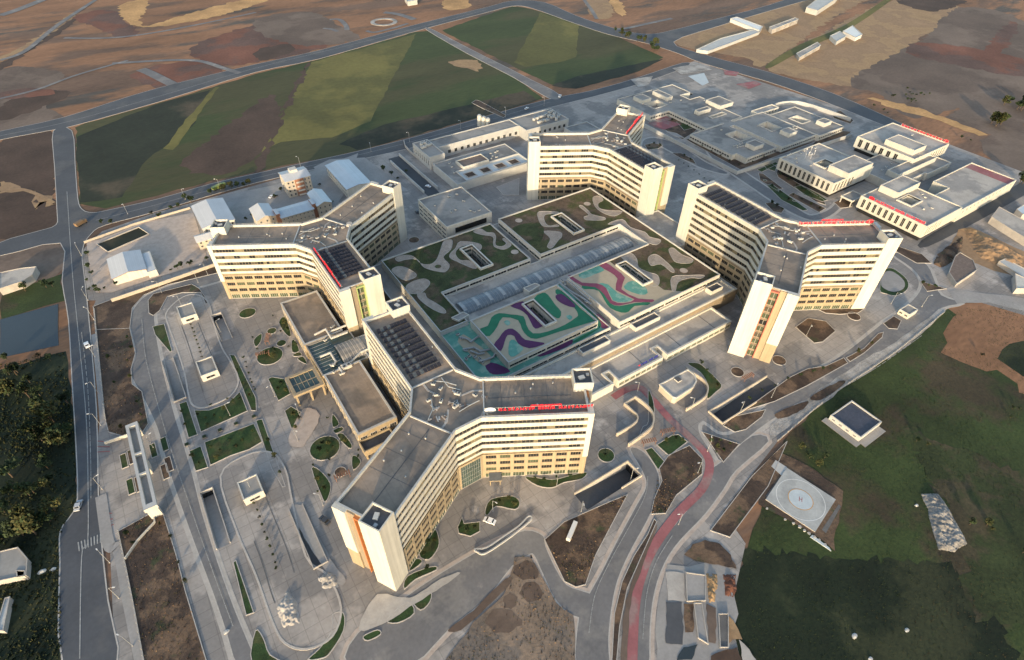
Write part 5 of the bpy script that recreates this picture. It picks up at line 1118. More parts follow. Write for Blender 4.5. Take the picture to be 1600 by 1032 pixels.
sheet('school_yard', ccw([(-52.8,399.6),(-46.0,397.4),(-19.1,404.5),(10.6,399.8),(6.9,345.5),(2.0,335.9),(-20.9,336.6),(-38.7,335.6),(-46.1,335.2),(-53.6,339.9),(-54.0,368.7)]), 0.17, 'path_pink')
sheet('forecourt', ccw([(25.0,413.5),(67.8,407.8),(137.9,423.6),(107.1,372.3),(90.1,352.5),(50.1,363.5),(30.9,353.3),(20.9,377.4)]), 0.17, 'pavement_grey')
sheet('forecourt', ccw([(100.3,419.6),(115.0,425.2),(139.2,413.9),(145.5,348.2),(133.9,355.4),(99.4,377.1)]), 0.175, 'pavement_grey')
sc_ = sheet('sports_court', ccw([(-47.4,392.0),(-22.8,399.0),(-18.5,386.8),(-42.7,378.9)]), 0.24, 'crop_dark')
b = MB(); b.ribbon(ccw([(-47.4,392.0),(-22.8,399.0),(-18.5,386.8),(-42.7,378.9)]), 0.3, 0.2, 1.1, 'concrete', True); b.build('court_wall', sc_)
# gate portal over the site entrance
gp = thing('gate_portal', (-49.3, 196, 0), 'long white gate portal spanning the two entrance lanes', 'gate')
b = MB(); region(b, [(-51.6,172.2,-46.9,220.4)], [(-50.5,174.5,-48.0,190),(-50.5,191,-48.0,201.5),(-50.5,202.5,-48.0,218.5)], 5.6, 7.4, 'white_plain', 'grey_white'); b.build('roof_frame', gp)
b = MB(); region(b, [(-50.5,174.5,-48.0,190),(-50.5,191,-48.0,201.5),(-50.5,202.5,-48.0,218.5)], [], 5.8, 6.0, 'roof_grey', 'roof_grey'); b.build('roof_deck', gp)
for y0, y1 in ((172.4,174.6),(194.8,200),(218.2,220.2)):
    b = MB(); b.box(-51.2,y0,0,-47.3,y1,5.6,'white_plain'); b.build('gate_pier', gp)
b = MB(); b.box(-51.25,195.6,1.0,-51.19,199.2,2.6,'glass_dark'); b.build('window', gp)
wall([(-62,221.8),(-51.7,220.9)], 0.4, 1.8, 'low white wall running to the upper gate pier', 'white_plain'); wall([(-50.2,175.0),(-50.4,170.2),(-57.3,165.4),(-62.1,160.3)], 0.4, 1.4, 'low white wall below the gate portal', 'white_plain')
for i, (x, y) in enumerate([(-56.5,208),(-53.5,208.6),(-56,193),(-53,192.5),(-45.2,207),(-43,193),(-40.6,208),(-41,196)]):
    bed(rect(x-1.2, y-4, x+1.2, y+4), 'soil' if i % 2 else 'lawn', sm=0)
# car-park pavilions
for i, (x0,y0,x1,y1,l) in enumerate(((-18,285,-10,296.5,'upper'), (-18.3,236.5,-10.5,248,'middle'), (-19,158.5,-11.2,168,'lower'))):
    t = building('stair_pavilion', [(x0,y0,x1,y1)], [], 4.4, 'white_plain', 'roof_grey', '%s white stair pavilion in the car park' % l, 'pavilion', rimh=0.5, wins=(((x0,y0),(x1,y0),1.0,3.4,1,1,0.5,0.6,2),))
# small buildings on the right
bb = building('solar_roof_house', [(216.3,43.3,232.6,58.4)], [], 3.2, 'grey_white', 'solar_cell', 'small white house with dark glossy roof alone on the meadow', wins=(((216.3,58),(216.3,44),0.8,2.6,4,1,0.4,0.4),))
b = MB(); region(b, [(212.8,42,216.2,59.5),(216.2,39.8,232,43.2)], [], 0, 0.4, 'concrete_dark', 'pavement_grey'); b.build('apron', bb)
building('ticket_office', [(314.5,77.3,323,83)], [], 3.6, 'white_plain', 'roof_grey', 'small white guard office beside the ring road', rimh=0.3, wins=(((314.5,83),(314.5,77.3),1,3,2,1,0.6,0.5),))
# curved ramp houses
def ramp_house(px_roof, zr, wallpx, label):
    t = thing('ramp_house', (*px_roof[0], 0), label, 'ramp building')
    b = MB(); b.prism(ccw(px_roof), 0, zr, 'cream_wall', 'roof_pale'); b.ribbon(ccw(px_roof), 0.6, zr-0.2, zr+0.5, 'white_plain', True); b.build('wall', t)
    b = MB(); b.ribbon(smooth(wallpx, 6, False), 0.6, 0.0, 2.2, 'cream_wall'); b.build('curved_wall', t)
    return t
rh = ramp_house(smooth([(162.5,113.8),(181.0,113.5),(181.1,109.2),(178.8,105.9),(174.4,104.1),(163.2,103.7),(162.2,104.9),(162.3,110.4)], 1), 4.2, [(183.8,116.4),(184.2,111.2),(184.8,106.5),(183.4,102.1),(179.2,98.7),(174.5,97.7),(164.3,97.5)], 'cream ramp house with a rounded roof end before the terraces')
b = MB(); c = [(172.0,111.3)][0]; b.obox(c[0], c[1], 4.2, 4.9, 2.6, 2.6, 0, 'white_plain', 'roof_dark'); b.build('roof_light', rh)
rw = thing('curved_ramp_wall', (140,108,0), 'cream curved wall round the open ramp beside the nearest tower', 'ramp wall')
b = MB(); b.ribbon(smooth([(128.4,97.1),(140.6,98.0),(145.4,99.7),(149.1,103.8),(150.2,109.3),(149.3,115.9)], 5, False), 0.7, 0, 2.6, 'cream_wall'); b.build('outer_wall', rw)
b = MB(); b.ribbon([(149.3,115.9),(142.4,115.5),(142.6,107.5)]+smooth([(142.6,107.5),(141.0,105.2),(136.7,104.2),(127.7,104.2)], 4, False)[1:], 0.6, 0, 2.4, 'cream_wall'); b.build('inner_wall', rw)
sheet('ramp', ccw(smooth([(149.8,116.0),(150.9,109.5),(149.6,104.7),(145.7,100.6),(130.4,98.9),(129.1,104.9),(140.3,105.1),(143.2,108.3),(144.0,115.7)], 3)), 0.2, 'asphalt_pale')
sheet('ramp', ccw(smooth([(183.0,111.5),(184.4,107.4),(183.3,102.8),(180.6,100.4),(166.4,99.0),(165.4,105.1),(178.1,105.1),(182.6,108.0)], 3)), 0.2, 'asphalt_pale')
# helipad
hp = thing('helipad', (170.5, 39.5, 0), 'square concrete helipad with a red H in a white disc', 'helipad')
HPc = [(157.7,46.9),(177.7,51.9),(181.8,31.2),(162.3,27.0)]
b = MB(); b.prism(ccw(HPc), 0, 0.6, 'concrete', 'pad'); b.build('slab', hp)
hc = [(169.7,39.1)][0]
def annulus(r0, r1, z, m, name):
    b = MB(); A, B_ = circle(*hc, r1, 48), circle(*hc, r0, 48)
    for i in range(48): b.add([(*A[i],z),(*A[(i+1)%48],z),(*B_[(i+1)%48],z),(*B_[i],z)], [(0,1,2,3)], m)
    return b.build(name, hp)
annulus(9.3, 9.55, 0.62, 'sign_white', 'outer_circle'); annulus(4.65, 4.9, 0.64, 'orange_paint', 'inner_circle')
b = MB(); b.sheet(circle(*hc, 4.65, 40), 0.63, 'pale_blue_paint'); b.build('centre_disc', hp)
b = MB()
ha = math.radians(-56)
for u0, v0, u1, v1 in ((-0.62,-1.15,-0.38,1.15),(0.38,-1.15,0.62,1.15),(-0.38,-0.12,0.38,0.12)):
    b.add([(hc[0]+math.cos(ha)*u-math.sin(ha)*v, hc[1]+math.sin(ha)*u+math.cos(ha)*v, 0.66) for v, u in ((v0,u0),(v0,u1),(v1,u1),(v1,u0))], [(0,1,2,3)], 'red_paint')
b.build('letter_h', hp)
sheet('bare_ground', jitter(ccw([(154.1,47.9),(178.1,58.5),(182.5,57.5),(186.7,47.7),(188.1,31.6),(181.7,27.8),(166.3,21.6),(162.4,18.0),(161.3,26.4),(153.7,47.1)]), 0.4, 4), 0.14, 'soil')
for P, m, h in (([(172.9,56.0),(177.1,57.1),(178.2,52.0),(172.8,50.5)], 'grey_white', 0.35), ([(159.4,48.0),(172.4,50.8),(172.3,49.6),(158.9,47.1)], 'concrete_dark', 0.3), ([(165.6,26.2),(181.1,29.3),(180.9,28.2),(165.6,24.4)], 'concrete_dark', 0.3), ([(160.6,26.9),(161.5,20.1),(160.9,18.8),(159.1,26.8)], 'pale_blue_paint', 0.35)):
    b = MB(); b.prism(ccw(P), 0, h, m, m); b.build('apron_slab', hp)
for k in range(9):
    c = [(155.2,44.1),(157.2,37.0),(158.5,34.0),(159.4,31.8),(159.7,29.6),(160.1,28.0),(160.5,25.9),(161.1,24.0),(161.3,21.8)][k]
    b = MB(); b.prism([(c[0]+random.uniform(0.3,0.8)*math.cos(t), c[1]+random.uniform(0.3,0.8)*math.sin(t)) for t in (0,1,2,3,4.2,5.2)], 0, random.uniform(0.2,0.5), 'grey_white', 'concrete')
    b.build('stone_block', None, None, 'broken pale stone block along the lower edge of the helipad', 'stone', 'stones below the helipad')

# ================================================================== ROOFTOP EQUIPMENT
def ahu_mesh(l, w, h):
    b = MB(); b.box(-l/2,-w/2,0.25,l/2,w/2,h,'duct_white'); b.box(-l/2+0.2,-w/2+0.2,0,-l/2+0.5,w/2-0.2,0.25,'galvanised'); b.box(l/2-0.5,-w/2+0.2,0,l/2-0.2,w/2-0.2,0.25,'galvanised')
    for i in range(2): b.prism(circle(-l/4+l/2*i, 0, w*0.32, 10), h, h+0.18, 'galvanised', 'glass_dark')
    b.box(l/2, -w/4, 0.5, l/2+0.5, w/4, h*0.8, 'galvanised'); return b.mesh('rooftop_unit')
AHU = [ahu_mesh(2.4,1.3,1.1), ahu_mesh(1.6,1.1,0.9), ahu_mesh(4.4,2.1,1.9)]
def unit(x, y, z, rz, k, label, group): tag(put('rooftop_unit', AHU[k], None, (x,y,z), rz), label, 'air unit', group)
for key, c, angs in (('F',CF,(90,210,-30)), ('L',CL,(150,-90,30)), ('B',CB,(150,-90,30)), ('R',CR,(90,210,-30))):
    ZR = TW[key][1]-1.22
    for i in range(9):
        a = random.choice(angs); s, u = random.uniform(1, 11.0), random.uniform(-7, 7)
        x, y = along(c, a, s, u); unit(x, y, ZR, random.uniform(0, 3), random.choice((0,1,1)), 'pale air unit among the clutter on the hub of '+WHERE[key], 'air units on the hub of '+WHERE[key])
    for i in range(10):
        a = random.choice(angs); x, y = along(c, a, random.uniform(1, 14), random.uniform(-7.5, 7.5)); b = MB()
        for k in range(5): b.obox(x+random.uniform(-1.2,1.2), y+random.uniform(-1.2,1.2), ZR+0.06*k, ZR+0.06*k+0.16, random.uniform(0.8,2.6), random.uniform(0.25,0.7), random.uniform(0,3), random.choice(('roof_pale','solar_brown','galvanised','path_pink')))
        b.build('plank_pile', None, 'stuff', 'loose heap of boards and offcuts on the hub of '+WHERE[key], 'boards', 'board heaps on the hub of '+WHERE[key])
    for i in range(4):
        a = angs[i % 3]; b = MB(); p = [(*along(c, a, 2+i, -6), ZR+0.5), (*along(c, a, 6+i, -3.0), ZR+0.5), (*along(c, a, 11.5, -3+i), ZR+0.5)]
        b.tube(p, 0.2, 'galvanised', 6); b.build('roof_duct', None, None, '%s bent pale duct on the hub roof of %s' % (ORD[i], WHERE[key]), 'duct', 'ducts on the tower hubs')
    for a in angs:
        for i in range(5):
            x, y = along(c, a, random.uniform(16, 44), random.uniform(-8.2, 8.2)); b = MB()
            b.prism(circle(x, y, 0.3, 8), ZR-0.02, ZR+0.7, 'duct_white', 'galvanised'); b.build('roof_vent', None, None, 'small round vent on the roof of '+WHERE[key], 'vent', 'roof vents on '+WHERE[key])
x, y = along(CL, 30, 15, -7); b = MB(); b.prism(circle(x, y, 1.6, 16), TW['L'][1]-1.25, TW['L'][1]-0.2, 'duct_white', 'roof_pale'); b.build('round_tank', None, None, 'round pale tank near the hub of the left tower roof', 'tank')
for i, (x, y, k) in enumerate([(37.5,196,0),(41,198.5,2),(36,204,0),(39,222,1),(43,226,0),(45.5,229,0),(35,199,1)]): unit(x, y, 9.85 if 200 < y < 224 else 10.0, 0.1*i, k, 'white air unit on the entrance building roof', 'air units on the entrance building')
DUCTS = [[(33,212,10.6),(38,212,10.6),(38,205,10.6),(36,203,10.6)], [(36,228,10.9),(42,229,10.9),(42,221,10.9),(50,221,10.9)], [(44,226,11.0),(52,226,11.0),(60,222,11.4),(70,218,11.4)], [(39,200.5,10.9),(44,200.5,10.9),(50,204,10.9),(56,204,11.2)], [(38,200,10.7),(38,196,10.7)], [(53,199,11.3),(62,201,11.3),(70,200,11.3)]]
for i, p in enumerate(DUCTS): b = MB(); b.tube(p, 0.55, 'duct_white', 8); b.build('roof_duct', None, None, '%s fat white duct on the roof left of the solar wings' % ORD[i], 'duct', 'ducts by the solar wings')
D2 = [[(95.0,186.2),(97.4,183.0),(97.9,180.3),(103.1,181.8),(103.9,180.5)], [(92.2,177.8),(97.1,176.2),(98.4,172.3),(102.9,170.9)], [(94.5,166.6),(97.8,165.9),(101.8,165.6),(103.9,167.3)], [(162.7,194.6),(163.4,185.3),(165.4,176.5),(165.9,170.7)], [(167.7,194.3),(167.4,183.8),(167.5,174.3)], [(94.6,174.7),(96.7,171.1),(99.3,170.2)]]
for i, p in enumerate(D2): b = MB(); b.tube([(q[0], q[1], 12.3) for q in p], 0.5, 'galvanised', 8); b.build('roof_duct', None, None, '%s silver duct beside the coloured play deck' % ORD[i], 'duct', 'ducts beside the play decks')
for q in [(95.2,188.6),(95.4,185.2),(93.1,176.5),(92.3,172.5),(90.2,171.6),(94.2,170.5),(95.6,165.9),(95.8,168.0),(165.1,195.1),(164.9,192.2),(165.4,174.7),(165.7,173.6)]: unit(q[0], q[1], 11.55, random.uniform(0,3), 1, 'grey air unit beside the coloured play deck', 'air units beside the play decks')
for i, (P, z) in enumerate((([(97.7,198.9),(104.7,199.5),(106.1,196.1),(99.5,195.2)], 14.2), ([(142.1,199.3),(149.6,199.4),(150.9,196.7),(142.9,195.1)], 14.0))):
    b = MB(); b.prism(ccw(P), 8.6, z, 'grey_white', 'roof_grey'); b.ribbon(ccw(P), 0.4, z-0.1, z+0.35, 'white_plain', True); b.build('rooftop_cabin', None, None, ('grey stair head at the lower left of the glass vault', 'grey stair head above the coloured play block')[i], 'stair head')
for q in [(156.4,308.0),(162.2,308.2),(161.7,298.1),(151.9,291.5),(148.3,290.7),(159.6,285.7),(160.8,283.1),(164.3,282.7),(143.3,303.3)]: unit(q[0], q[1], 11.85, random.uniform(0,3), 1, 'small white unit on the square block roof', 'units on the square block')
for q in [(178.1,391.1),(181.4,391.5),(182.3,387.3),(176.9,385.8),(280.6,385.6),(284.5,386.0),(288.6,386.4),(293.3,387.8),(294.5,384.2),(295.6,380.6),(296.0,376.0),(284.4,378.9),(287.7,378.3),(280.5,378.5),(300.6,390.7),(300.2,385.0),(301.4,379.9)]: unit(q[0], q[1], 8.85 if q[0] > 190 else 9.85, random.uniform(0,1), 2, 'grey cooler on the utility roofs along the back road', 'coolers on the utility roofs')
for q in [(219.1,357.2),(218.5,352.9),(223.3,357.0),(226.0,357.8),(215.7,350.0),(219.8,349.7),(210.0,358.2),(206.9,356.6),(183.7,354.1),(180.7,345.1),(185.0,360.0)]: unit(q[0], q[1], 5.95, random.uniform(0,1), 1, 'white unit on the service building roof', 'units on the service building')
for q in [(393.0,268.0),(396.2,267.6),(399.8,267.6),(403.2,267.4),(392.9,264.8),(396.1,264.4),(399.2,264.1),(403.1,264.2),(461.2,266.2),(464.7,265.8),(467.7,265.0),(461.3,263.2),(464.3,262.4),(499.3,259.0),(499.5,257.0),(425.2,358.0),(413.0,359.3),(390.5,379.4),(407.4,294.2)]: unit(q[0], q[1], 4.55, 0.1, 1, 'small cooler on the courtyard clinic roof', 'coolers on the courtyard clinic')
for q in [(399.5,226.1),(406.1,226.7),(403.5,220.4),(413.7,223.6),(419.4,224.8),(417.2,218.2),(402.8,207.0),(398.4,215.8),(430.7,222.8),(431.9,139.6),(429.5,136.0),(413.7,128.4),(419.4,126.1),(518.5,195.7)]: unit(q[0], q[1], 11.35, random.uniform(0,2), 1, 'small white unit on the slot-window clinic roofs', 'units on the slot-window clinics')
for i in range(6):
    x, y = [(416.9,221.5),(413.8,217.1),(422.5,221.3),(419.9,216.5),(413.0,214.4),(409.3,216.7)][i]; b = MB(); b.tube([(x,y,11.3),(x,y,15.5)], 0.08, 'sign_white', 5); b.box(x-0.4,y-0.1,14.2,x+0.4,y+0.1,15.4,'sign_white')
    b.build('antenna_mast', None, None, 'white antenna mast on the clinic with the antenna cluster', 'antenna', 'antenna cluster')
for q in [(453.2,179.3),(460.8,180.6),(469.1,181.6),(478.3,183.8),(484.3,183.3),(488.4,182.4),(484.2,175.4),(478.4,172.7)]: unit(q[0], q[1], 6.0 if q[1] < 165 or q[1] > 175.5 else 8.6, 0.2, 1, 'dark little fan unit on the low connector roof', 'units on the connector')

# ================================================================== PLANTS
def tree_mesh(kind, seed, h, r, leaves, mats):
    rnd = random.Random(seed); tb_ = MB(); cb = MB()
    n = 6; pts = [(0,0,0),(rnd.uniform(-.1,.1),rnd.uniform(-.1,.1),h*0.3),(rnd.uniform(-.2,.2),rnd.uniform(-.2,.2),h*0.62)]
    for k, (p, q) in enumerate(zip(pts[:-1], pts[1:])): tb_.tube([p, q], (0.16 if k == 0 else 0.11)*h/5, 'bark', 6)
    clumps = []
    for i in range(9):
        a = rnd.uniform(0, 6.283); rr = r*rnd.uniform(0.15, 0.72); z = h*rnd.uniform(0.45, 0.88)
        clumps.append((rr*math.cos(a), rr*math.sin(a), z, r*rnd.uniform(0.32, 0.52)))
        if i < 5: tb_.tube([pts[1], (rr*math.cos(a), rr*math.sin(a), z)], 0.045*h/5, 'bark', 4)
    for i in range(leaves):
        cx_, cy_, cz_, cr = rnd.choice(clumps)
        d = Vector((rnd.gauss(0,1), rnd.gauss(0,1), rnd.gauss(0,1))).normalized()*cr*rnd.uniform(0.55, 1.05)
        p = Vector((cx_, cy_, cz_)) + Vector((d.x, d.y, d.z*0.8)); s = rnd.uniform(0.22, 0.42)*r/2.2
        u = Vector((rnd.gauss(0,1), rnd.gauss(0,1), rnd.gauss(0,1))).normalized(); w_ = u.orthogonal().normalized()
        cb.add([p-u*s, p+w_*s*0.7, p+u*s, p-w_*s*0.7], [(0,1,2,3)], rnd.choice(mats))
    return tb_.mesh('trunk'), cb.mesh('crown')
TREES = {'dark': [tree_mesh('d', i, 5.5, 2.6, 420, ['leaf_dark','leaf_dark','leaf_mid']) for i in range(3)], 'mid': [tree_mesh('m', 10+i, 5.0, 2.3, 420, ['leaf_mid','leaf_mid','leaf_dark']) for i in range(3)],
         'olive': [tree_mesh('o', 20+i, 6.0, 3.0, 460, ['leaf_olive','leaf_mid','leaf_olive']) for i in range(3)]}
def tree(x, y, s, kind, label, group, name='tree', cat='tree'):
    o = thing(name, (x, y, 0.1), label, cat, group); o.scale = (s, s, s*random.uniform(0.85, 1.15)); o.rotation_euler.z = random.uniform(0, 6)
    t, c = random.choice(TREES[kind]); put('trunk', t, o); put('crown', c, o)
def scatter(P, n, kinds, s0, s1, label, group):
    for i in range(n):
        x, y = random.choice(P) if n > len(P) else P[i]
        if n > len(P): x += random.gauss(0, 3.0); y += random.gauss(0, 3.0)
        tree(x, y, random.uniform(s0, s1), random.choice(kinds), label, group)
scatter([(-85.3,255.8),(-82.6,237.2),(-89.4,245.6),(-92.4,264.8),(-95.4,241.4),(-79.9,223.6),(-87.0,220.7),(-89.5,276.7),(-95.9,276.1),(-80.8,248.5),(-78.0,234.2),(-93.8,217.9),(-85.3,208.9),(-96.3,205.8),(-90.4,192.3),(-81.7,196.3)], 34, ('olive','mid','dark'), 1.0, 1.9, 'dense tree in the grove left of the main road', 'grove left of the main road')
scatter([(-96.6,193.2),(-89.1,176.4),(-91.6,292.8),(-81.0,291.1),(-78.7,208.0),(-74.2,253.0),(-95.3,305.5),(-86.0,299.6),(-74.1,361.9),(-86.5,363.0)], 16, ('dark',), 0.7, 1.3, 'dark bush in the shade left of the main road', 'bushes left of the main road')
scatter([(-13.1,410.9),(-9.2,405.7),(-1.0,411.9),(9.7,421.1),(12.4,413.3),(35.1,419.7),(40.1,418.7),(44.4,418.2),(48.7,417.6),(52.8,419.4),(26.0,418.0),(3.8,411.8)], 12, ('mid','olive','dark'), 0.5, 1.0, 'roadside tree above the school yard', 'roadside trees by the school')
scatter([(-53.4,382.2),(-54.2,367.3),(-56.4,354.2),(-56.1,343.6),(-53.2,343.8),(-51.8,338.8),(-53.3,359.4),(-42.0,417.2),(-36.8,413.9),(-14.2,338.9),(-10.7,338.9),(-8.2,338.8),(-4.0,338.4),(6.1,338.1),(-42.8,341.3),(-48.7,340.9),(-2.5,340.5)], 17, ('dark','mid'), 0.35, 0.8, 'small tree along the edge of the school yard', 'trees round the school yard')
scatter([(68.8,396.4),(72.3,385.8),(80.3,389.2),(94.3,389.0),(90.5,372.2),(93.7,362.1),(93.0,350.7),(142.7,385.9),(144.7,376.5),(145.7,367.8),(156.1,375.2),(62.4,390.0),(42.7,372.9),(37.7,371.3),(120.7,406.8),(121.8,390.8)], 16, ('mid','dark'), 0.4, 0.8, 'small tree among the dormitories', 'trees by the dormitories')
scatter([(520.3,545.9),(522.2,533.4),(522.1,516.8),(521.9,500.7),(517.5,482.6),(519.0,558.3),(519.1,570.1),(530.5,517.3)], 14, ('olive','dark','mid'), 0.8, 1.5, 'bushy tree by the far road junction', 'trees by the far junction')
scatter([(693.9,193.5),(687.5,185.1),(710.9,192.0),(666.9,184.1),(608.1,173.0),(598.0,171.8),(617.4,174.8),(535.0,120.2),(636.6,178.4),(679.7,176.2)], 12, ('olive','dark'), 1.0, 2.0, 'big tree by the lane at the far right', 'trees at the far right')
scatter([(643.9,271.1),(639.6,262.1),(638.5,255.1),(652.1,256.3),(616.5,264.8),(623.2,249.6),(649.3,248.5),(574.3,258.4),(572.4,250.9),(573.9,165.4),(575.7,175.6),(577.6,184.5)], 22, ('dark',), 0.3, 0.6, 'low dark shrub on the dry far field', 'shrubs on the dry field')
scatter([(289.5,18.2),(293.0,11.4),(320.1,38.5),(335.0,34.5),(218.8,-2.4),(221.7,-10.8),(221.6,-20.1),(244.7,13.2),(240.7,27.9),(194.7,57.7),(193.1,46.7)], 14, ('dark','olive'), 0.3, 0.7, 'low bush on the right-hand meadow', 'bushes on the meadow')
for lst, label, group in (([(-14.6,282.7),(-14.4,279.0),(-14.4,275.4),(-14.7,272.1),(-14.7,268.2),(-14.7,264.9),(-14.8,261.6),(-14.9,258.0),(-15.1,254.3),(-15.2,251.1)], 'shrub from the far end between the upper car-park pavilions', 'upper car-park shrubs'),
                   ([(-15.8,153.8),(-16.0,150.3),(-16.0,146.6),(-16.2,143.0),(-16.1,139.5),(-16.0,136.1),(-16.1,132.4),(-16.4,129.0),(-16.7,126.6),(-16.1,157.8),(-16.0,161.6),(-15.8,165.8),(-15.4,169.6)], 'shrub from the far end in the lower car-park row', 'lower car-park shrubs'),
                   ([(270.6,200.0),(270.7,197.3),(271.0,194.8),(271.1,192.1),(271.2,189.5),(271.6,187.2),(271.6,184.5)] if False else [(342.6,268.0),(341.8,261.3),(340.5,254.9),(339.3,248.7),(338.2,242.5),(344.0,279.6),(343.5,273.6)], 'shrub from the far end behind the back tower', 'shrubs behind the back tower'),
                   ([(2.1,242.5),(2.2,238.6),(1.7,235.2),(1.5,230.4),(1.0,225.8),(1.1,223.4),(0.9,220.0),(1.1,218.1),(23.9,266.2),(10.1,254.8),(9.7,244.9),(23.7,251.7),(16.6,241.8),(23.4,238.1),(-11.4,219.3),(-18.7,219.6)], 'tiny plant on the plaza paving', 'plaza plants'),
                   ([(13.5,153.6),(19.9,166.8),(28.6,159.2),(36.4,160.1),(16.4,161.2),(6.9,149.0),(9.8,162.4),(27.3,156.1),(23.7,183.2)], 'tiny plant on the paving beside the entrance building', 'plants by the entrance building')):
    for k, (x, y) in enumerate(sorted(lst, key=lambda p: -p[1])): tree(x, y, random.uniform(0.2, 0.3), 'dark', (label if 'tiny' in label else '%s %s' % (ORD[k], label)), group, 'shrub', 'shrub')
for lst, label, group in (([(-24.9,216.7),(-22.4,212.9),(-18.8,212.8),(-14.3,214.3),(-9.6,215.8),(-6.6,216.2),(-22.5,208.7),(-16.8,209.3),(-24.2,195.3),(-21.1,191.3),(-16.4,194.3),(-11.7,191.2),(-6.7,194.2),(-23.3,187.7),(-14.9,189.3),(-30.6,222.6),(-30.9,214.1),(-31.7,194.3),(-30.1,189.4),(-2.5,235.5),(-2.7,225.6),(-2.3,215.8),(-2.3,185.2),(-2.5,175.4),(-3.1,166.3)], 'young sapling on the plaza lawns', 'saplings on the plaza lawns'),
                          ([(194.9,86.2),(204.3,86.4),(212.2,85.2),(221.0,84.5),(228.6,82.7),(236.2,80.8),(241.8,79.3),(161.1,79.4),(160.9,75.5),(161.9,72.8),(164.7,77.1),(167.0,73.6),(158.3,73.9),(352.4,90.0),(353.8,86.9),(355.8,84.2),(267.7,76.7),(279.5,76.9)], 'young sapling on the bare slopes by the ring road', 'saplings by the ring road'),
                          ([(-44.1,289.2),(-43.5,280.4),(-46.5,271.5),(-46.8,258.9),(-53.8,258.5),(-54.2,279.1),(-46.7,239.8),(-46.2,230.5),(-55.0,227.5),(-46.4,160.6),(-46.0,148.3),(-45.5,139.6),(-49.1,168.6),(-58.6,165.4),(-60.0,171.0)], 'dry shrub on the bare strip by the site road', 'dry shrubs on the bare strip')):
    for x, y in lst: tree(x, y, random.uniform(0.22, 0.46), random.choice(('mid','olive','dark')), label, group, 'shrub', 'shrub')
for lst, label, group in (([(12.8,238.8),(14.8,234.8),(16.7,239.0),(17.0,170.7),(17.1,165.4),(14.7,168.2),(19.3,169.1),(12.7,215.6),(10.2,212.4),(13.0,209.7),(11.6,193.1),(13.0,190.1),(9.8,185.7),(9.2,154.6),(9.8,148.8),(27.4,256.2),(27.0,250.5),(26.9,237.9),(24.2,168.0),(25.6,166.3)], 'young tree on the lawns beside the entrance building', 'young trees by the entrance building'),
                          ([(49.3,101.4),(52.5,100.9),(47.9,103.9),(66.6,105.4),(70.4,104.2),(63.5,105.3),(71.0,100.4),(34.5,104.8),(36.7,104.9),(30.8,101.8),(25.9,95.8),(29.5,96.3),(84.7,106.4),(87.3,103.2),(92.5,101.3),(97.6,99.1),(104.0,98.7),(144.4,90.3),(149.0,88.9),(150.3,86.4),(116.9,99.2),(193.0,114.9),(190.4,106.2),(188.2,100.1),(192.3,110.1)], 'young tree on the lawns round the nearest tower', 'young trees round the nearest tower'),
                          ([(372.2,213.3),(369.3,203.9),(366.6,194.8),(364.9,186.7),(386.6,198.6),(387.6,192.4),(387.6,185.6),(352.0,197.4),(352.2,193.4),(351.5,188.7),(375.5,197.3),(374.6,189.8),(374.7,181.8),(373.9,174.6),(391.9,221.4),(390.8,213.2),(388.7,204.4),(387.6,196.6),(386.6,189.0)], 'young tree in the strip beds before the slot-window clinics', 'young trees before the clinics'),
                          ([(380.1,298.5),(379.1,287.5),(378.2,276.8),(378.2,267.4),(377.3,257.3),(378.4,249.2),(391.6,246.8),(405.1,247.5),(419.0,248.2),(348.1,311.7),(342.0,310.6),(349.4,306.0),(353.4,282.8),(351.8,274.7),(402.7,334.5),(397.9,322.5),(400.1,317.5),(393.4,336.4)], 'small tree round the low courtyard clinic', 'trees round the courtyard clinic')):
    for x, y in lst: tree(x, y, random.uniform(0.28, 0.55), random.choice(('mid','dark','olive')), label, group)
# ================================================================== STREET FURNITURE, VEHICLES, LOOSE THINGS
lb_ = MB(); lb_.tube([(0,0,0),(0,0,8)], 0.09, 'galvanised', 6); lb_.tube([(0,0,8),(1.6,0,8.4)], 0.06, 'galvanised', 5); lb_.box(1.3,-0.18,8.3,2.2,0.18,8.45,'sign_white'); lb_.prism(circle(0,0,0.25,8), 0, 0.5, 'concrete', 'concrete'); LAMP = lb_.mesh('street_lamp')
for label, group, lst in (('tall street lamp along the main road', 'main road lamps', [(-57.1,315.2),(-59.5,282.5),(-61.1,256.0),(-62.4,234.4),(-65.8,197.9),(-56.7,384.2),(-57.9,334.7),(-67.2,162.2),(-66.2,146.3),(-64.5,126.5)]),
                          ('tall street lamp on the diagonal road', 'diagonal road lamps', [(-26.4,421.2),(9.7,421.1),(33.4,421.8),(92.2,424.7),(147.3,420.4),(181.1,421.0),(228.0,419.2),(274.0,420.3),(317.8,423.3)]),
                          ('street lamp on the plaza and car park', 'plaza lamps', [(-22.6,320.2),(-3.4,319.0),(-15.5,301.1),(2.9,323.6),(13.5,189.8),(-15.2,163.3),(8.4,178.2),(-44.9,208.7),(-2.9,268.5),(7.7,209.3),(6.6,142.2),(-12.8,208.9)]),
                          ('street lamp along the right-hand drives', 'right-hand lamps', [(152.5,117.9),(167.4,97.0),(91.5,83.7),(118.0,84.0),(185.1,83.3),(204.8,81.2),(232.0,100.7),(320.1,89.8),(256.4,99.3),(155.8,76.4),(144.0,70.9),(176.3,131.0),(303.5,103.8),(332.2,78.8),(120.1,58.5),(90.3,98.4),(62.0,102.9)])):
    for k, (x, y) in enumerate(sorted(lst, key=lambda p: -p[1] - 0.8*p[0])): tag(put('street_lamp', LAMP, None, (x, y, 0.1), random.uniform(0, 6.28)), '%s %s, counted from the far end' % ((ORD+['last'])[min(k,16)], label), 'street lamp', group)
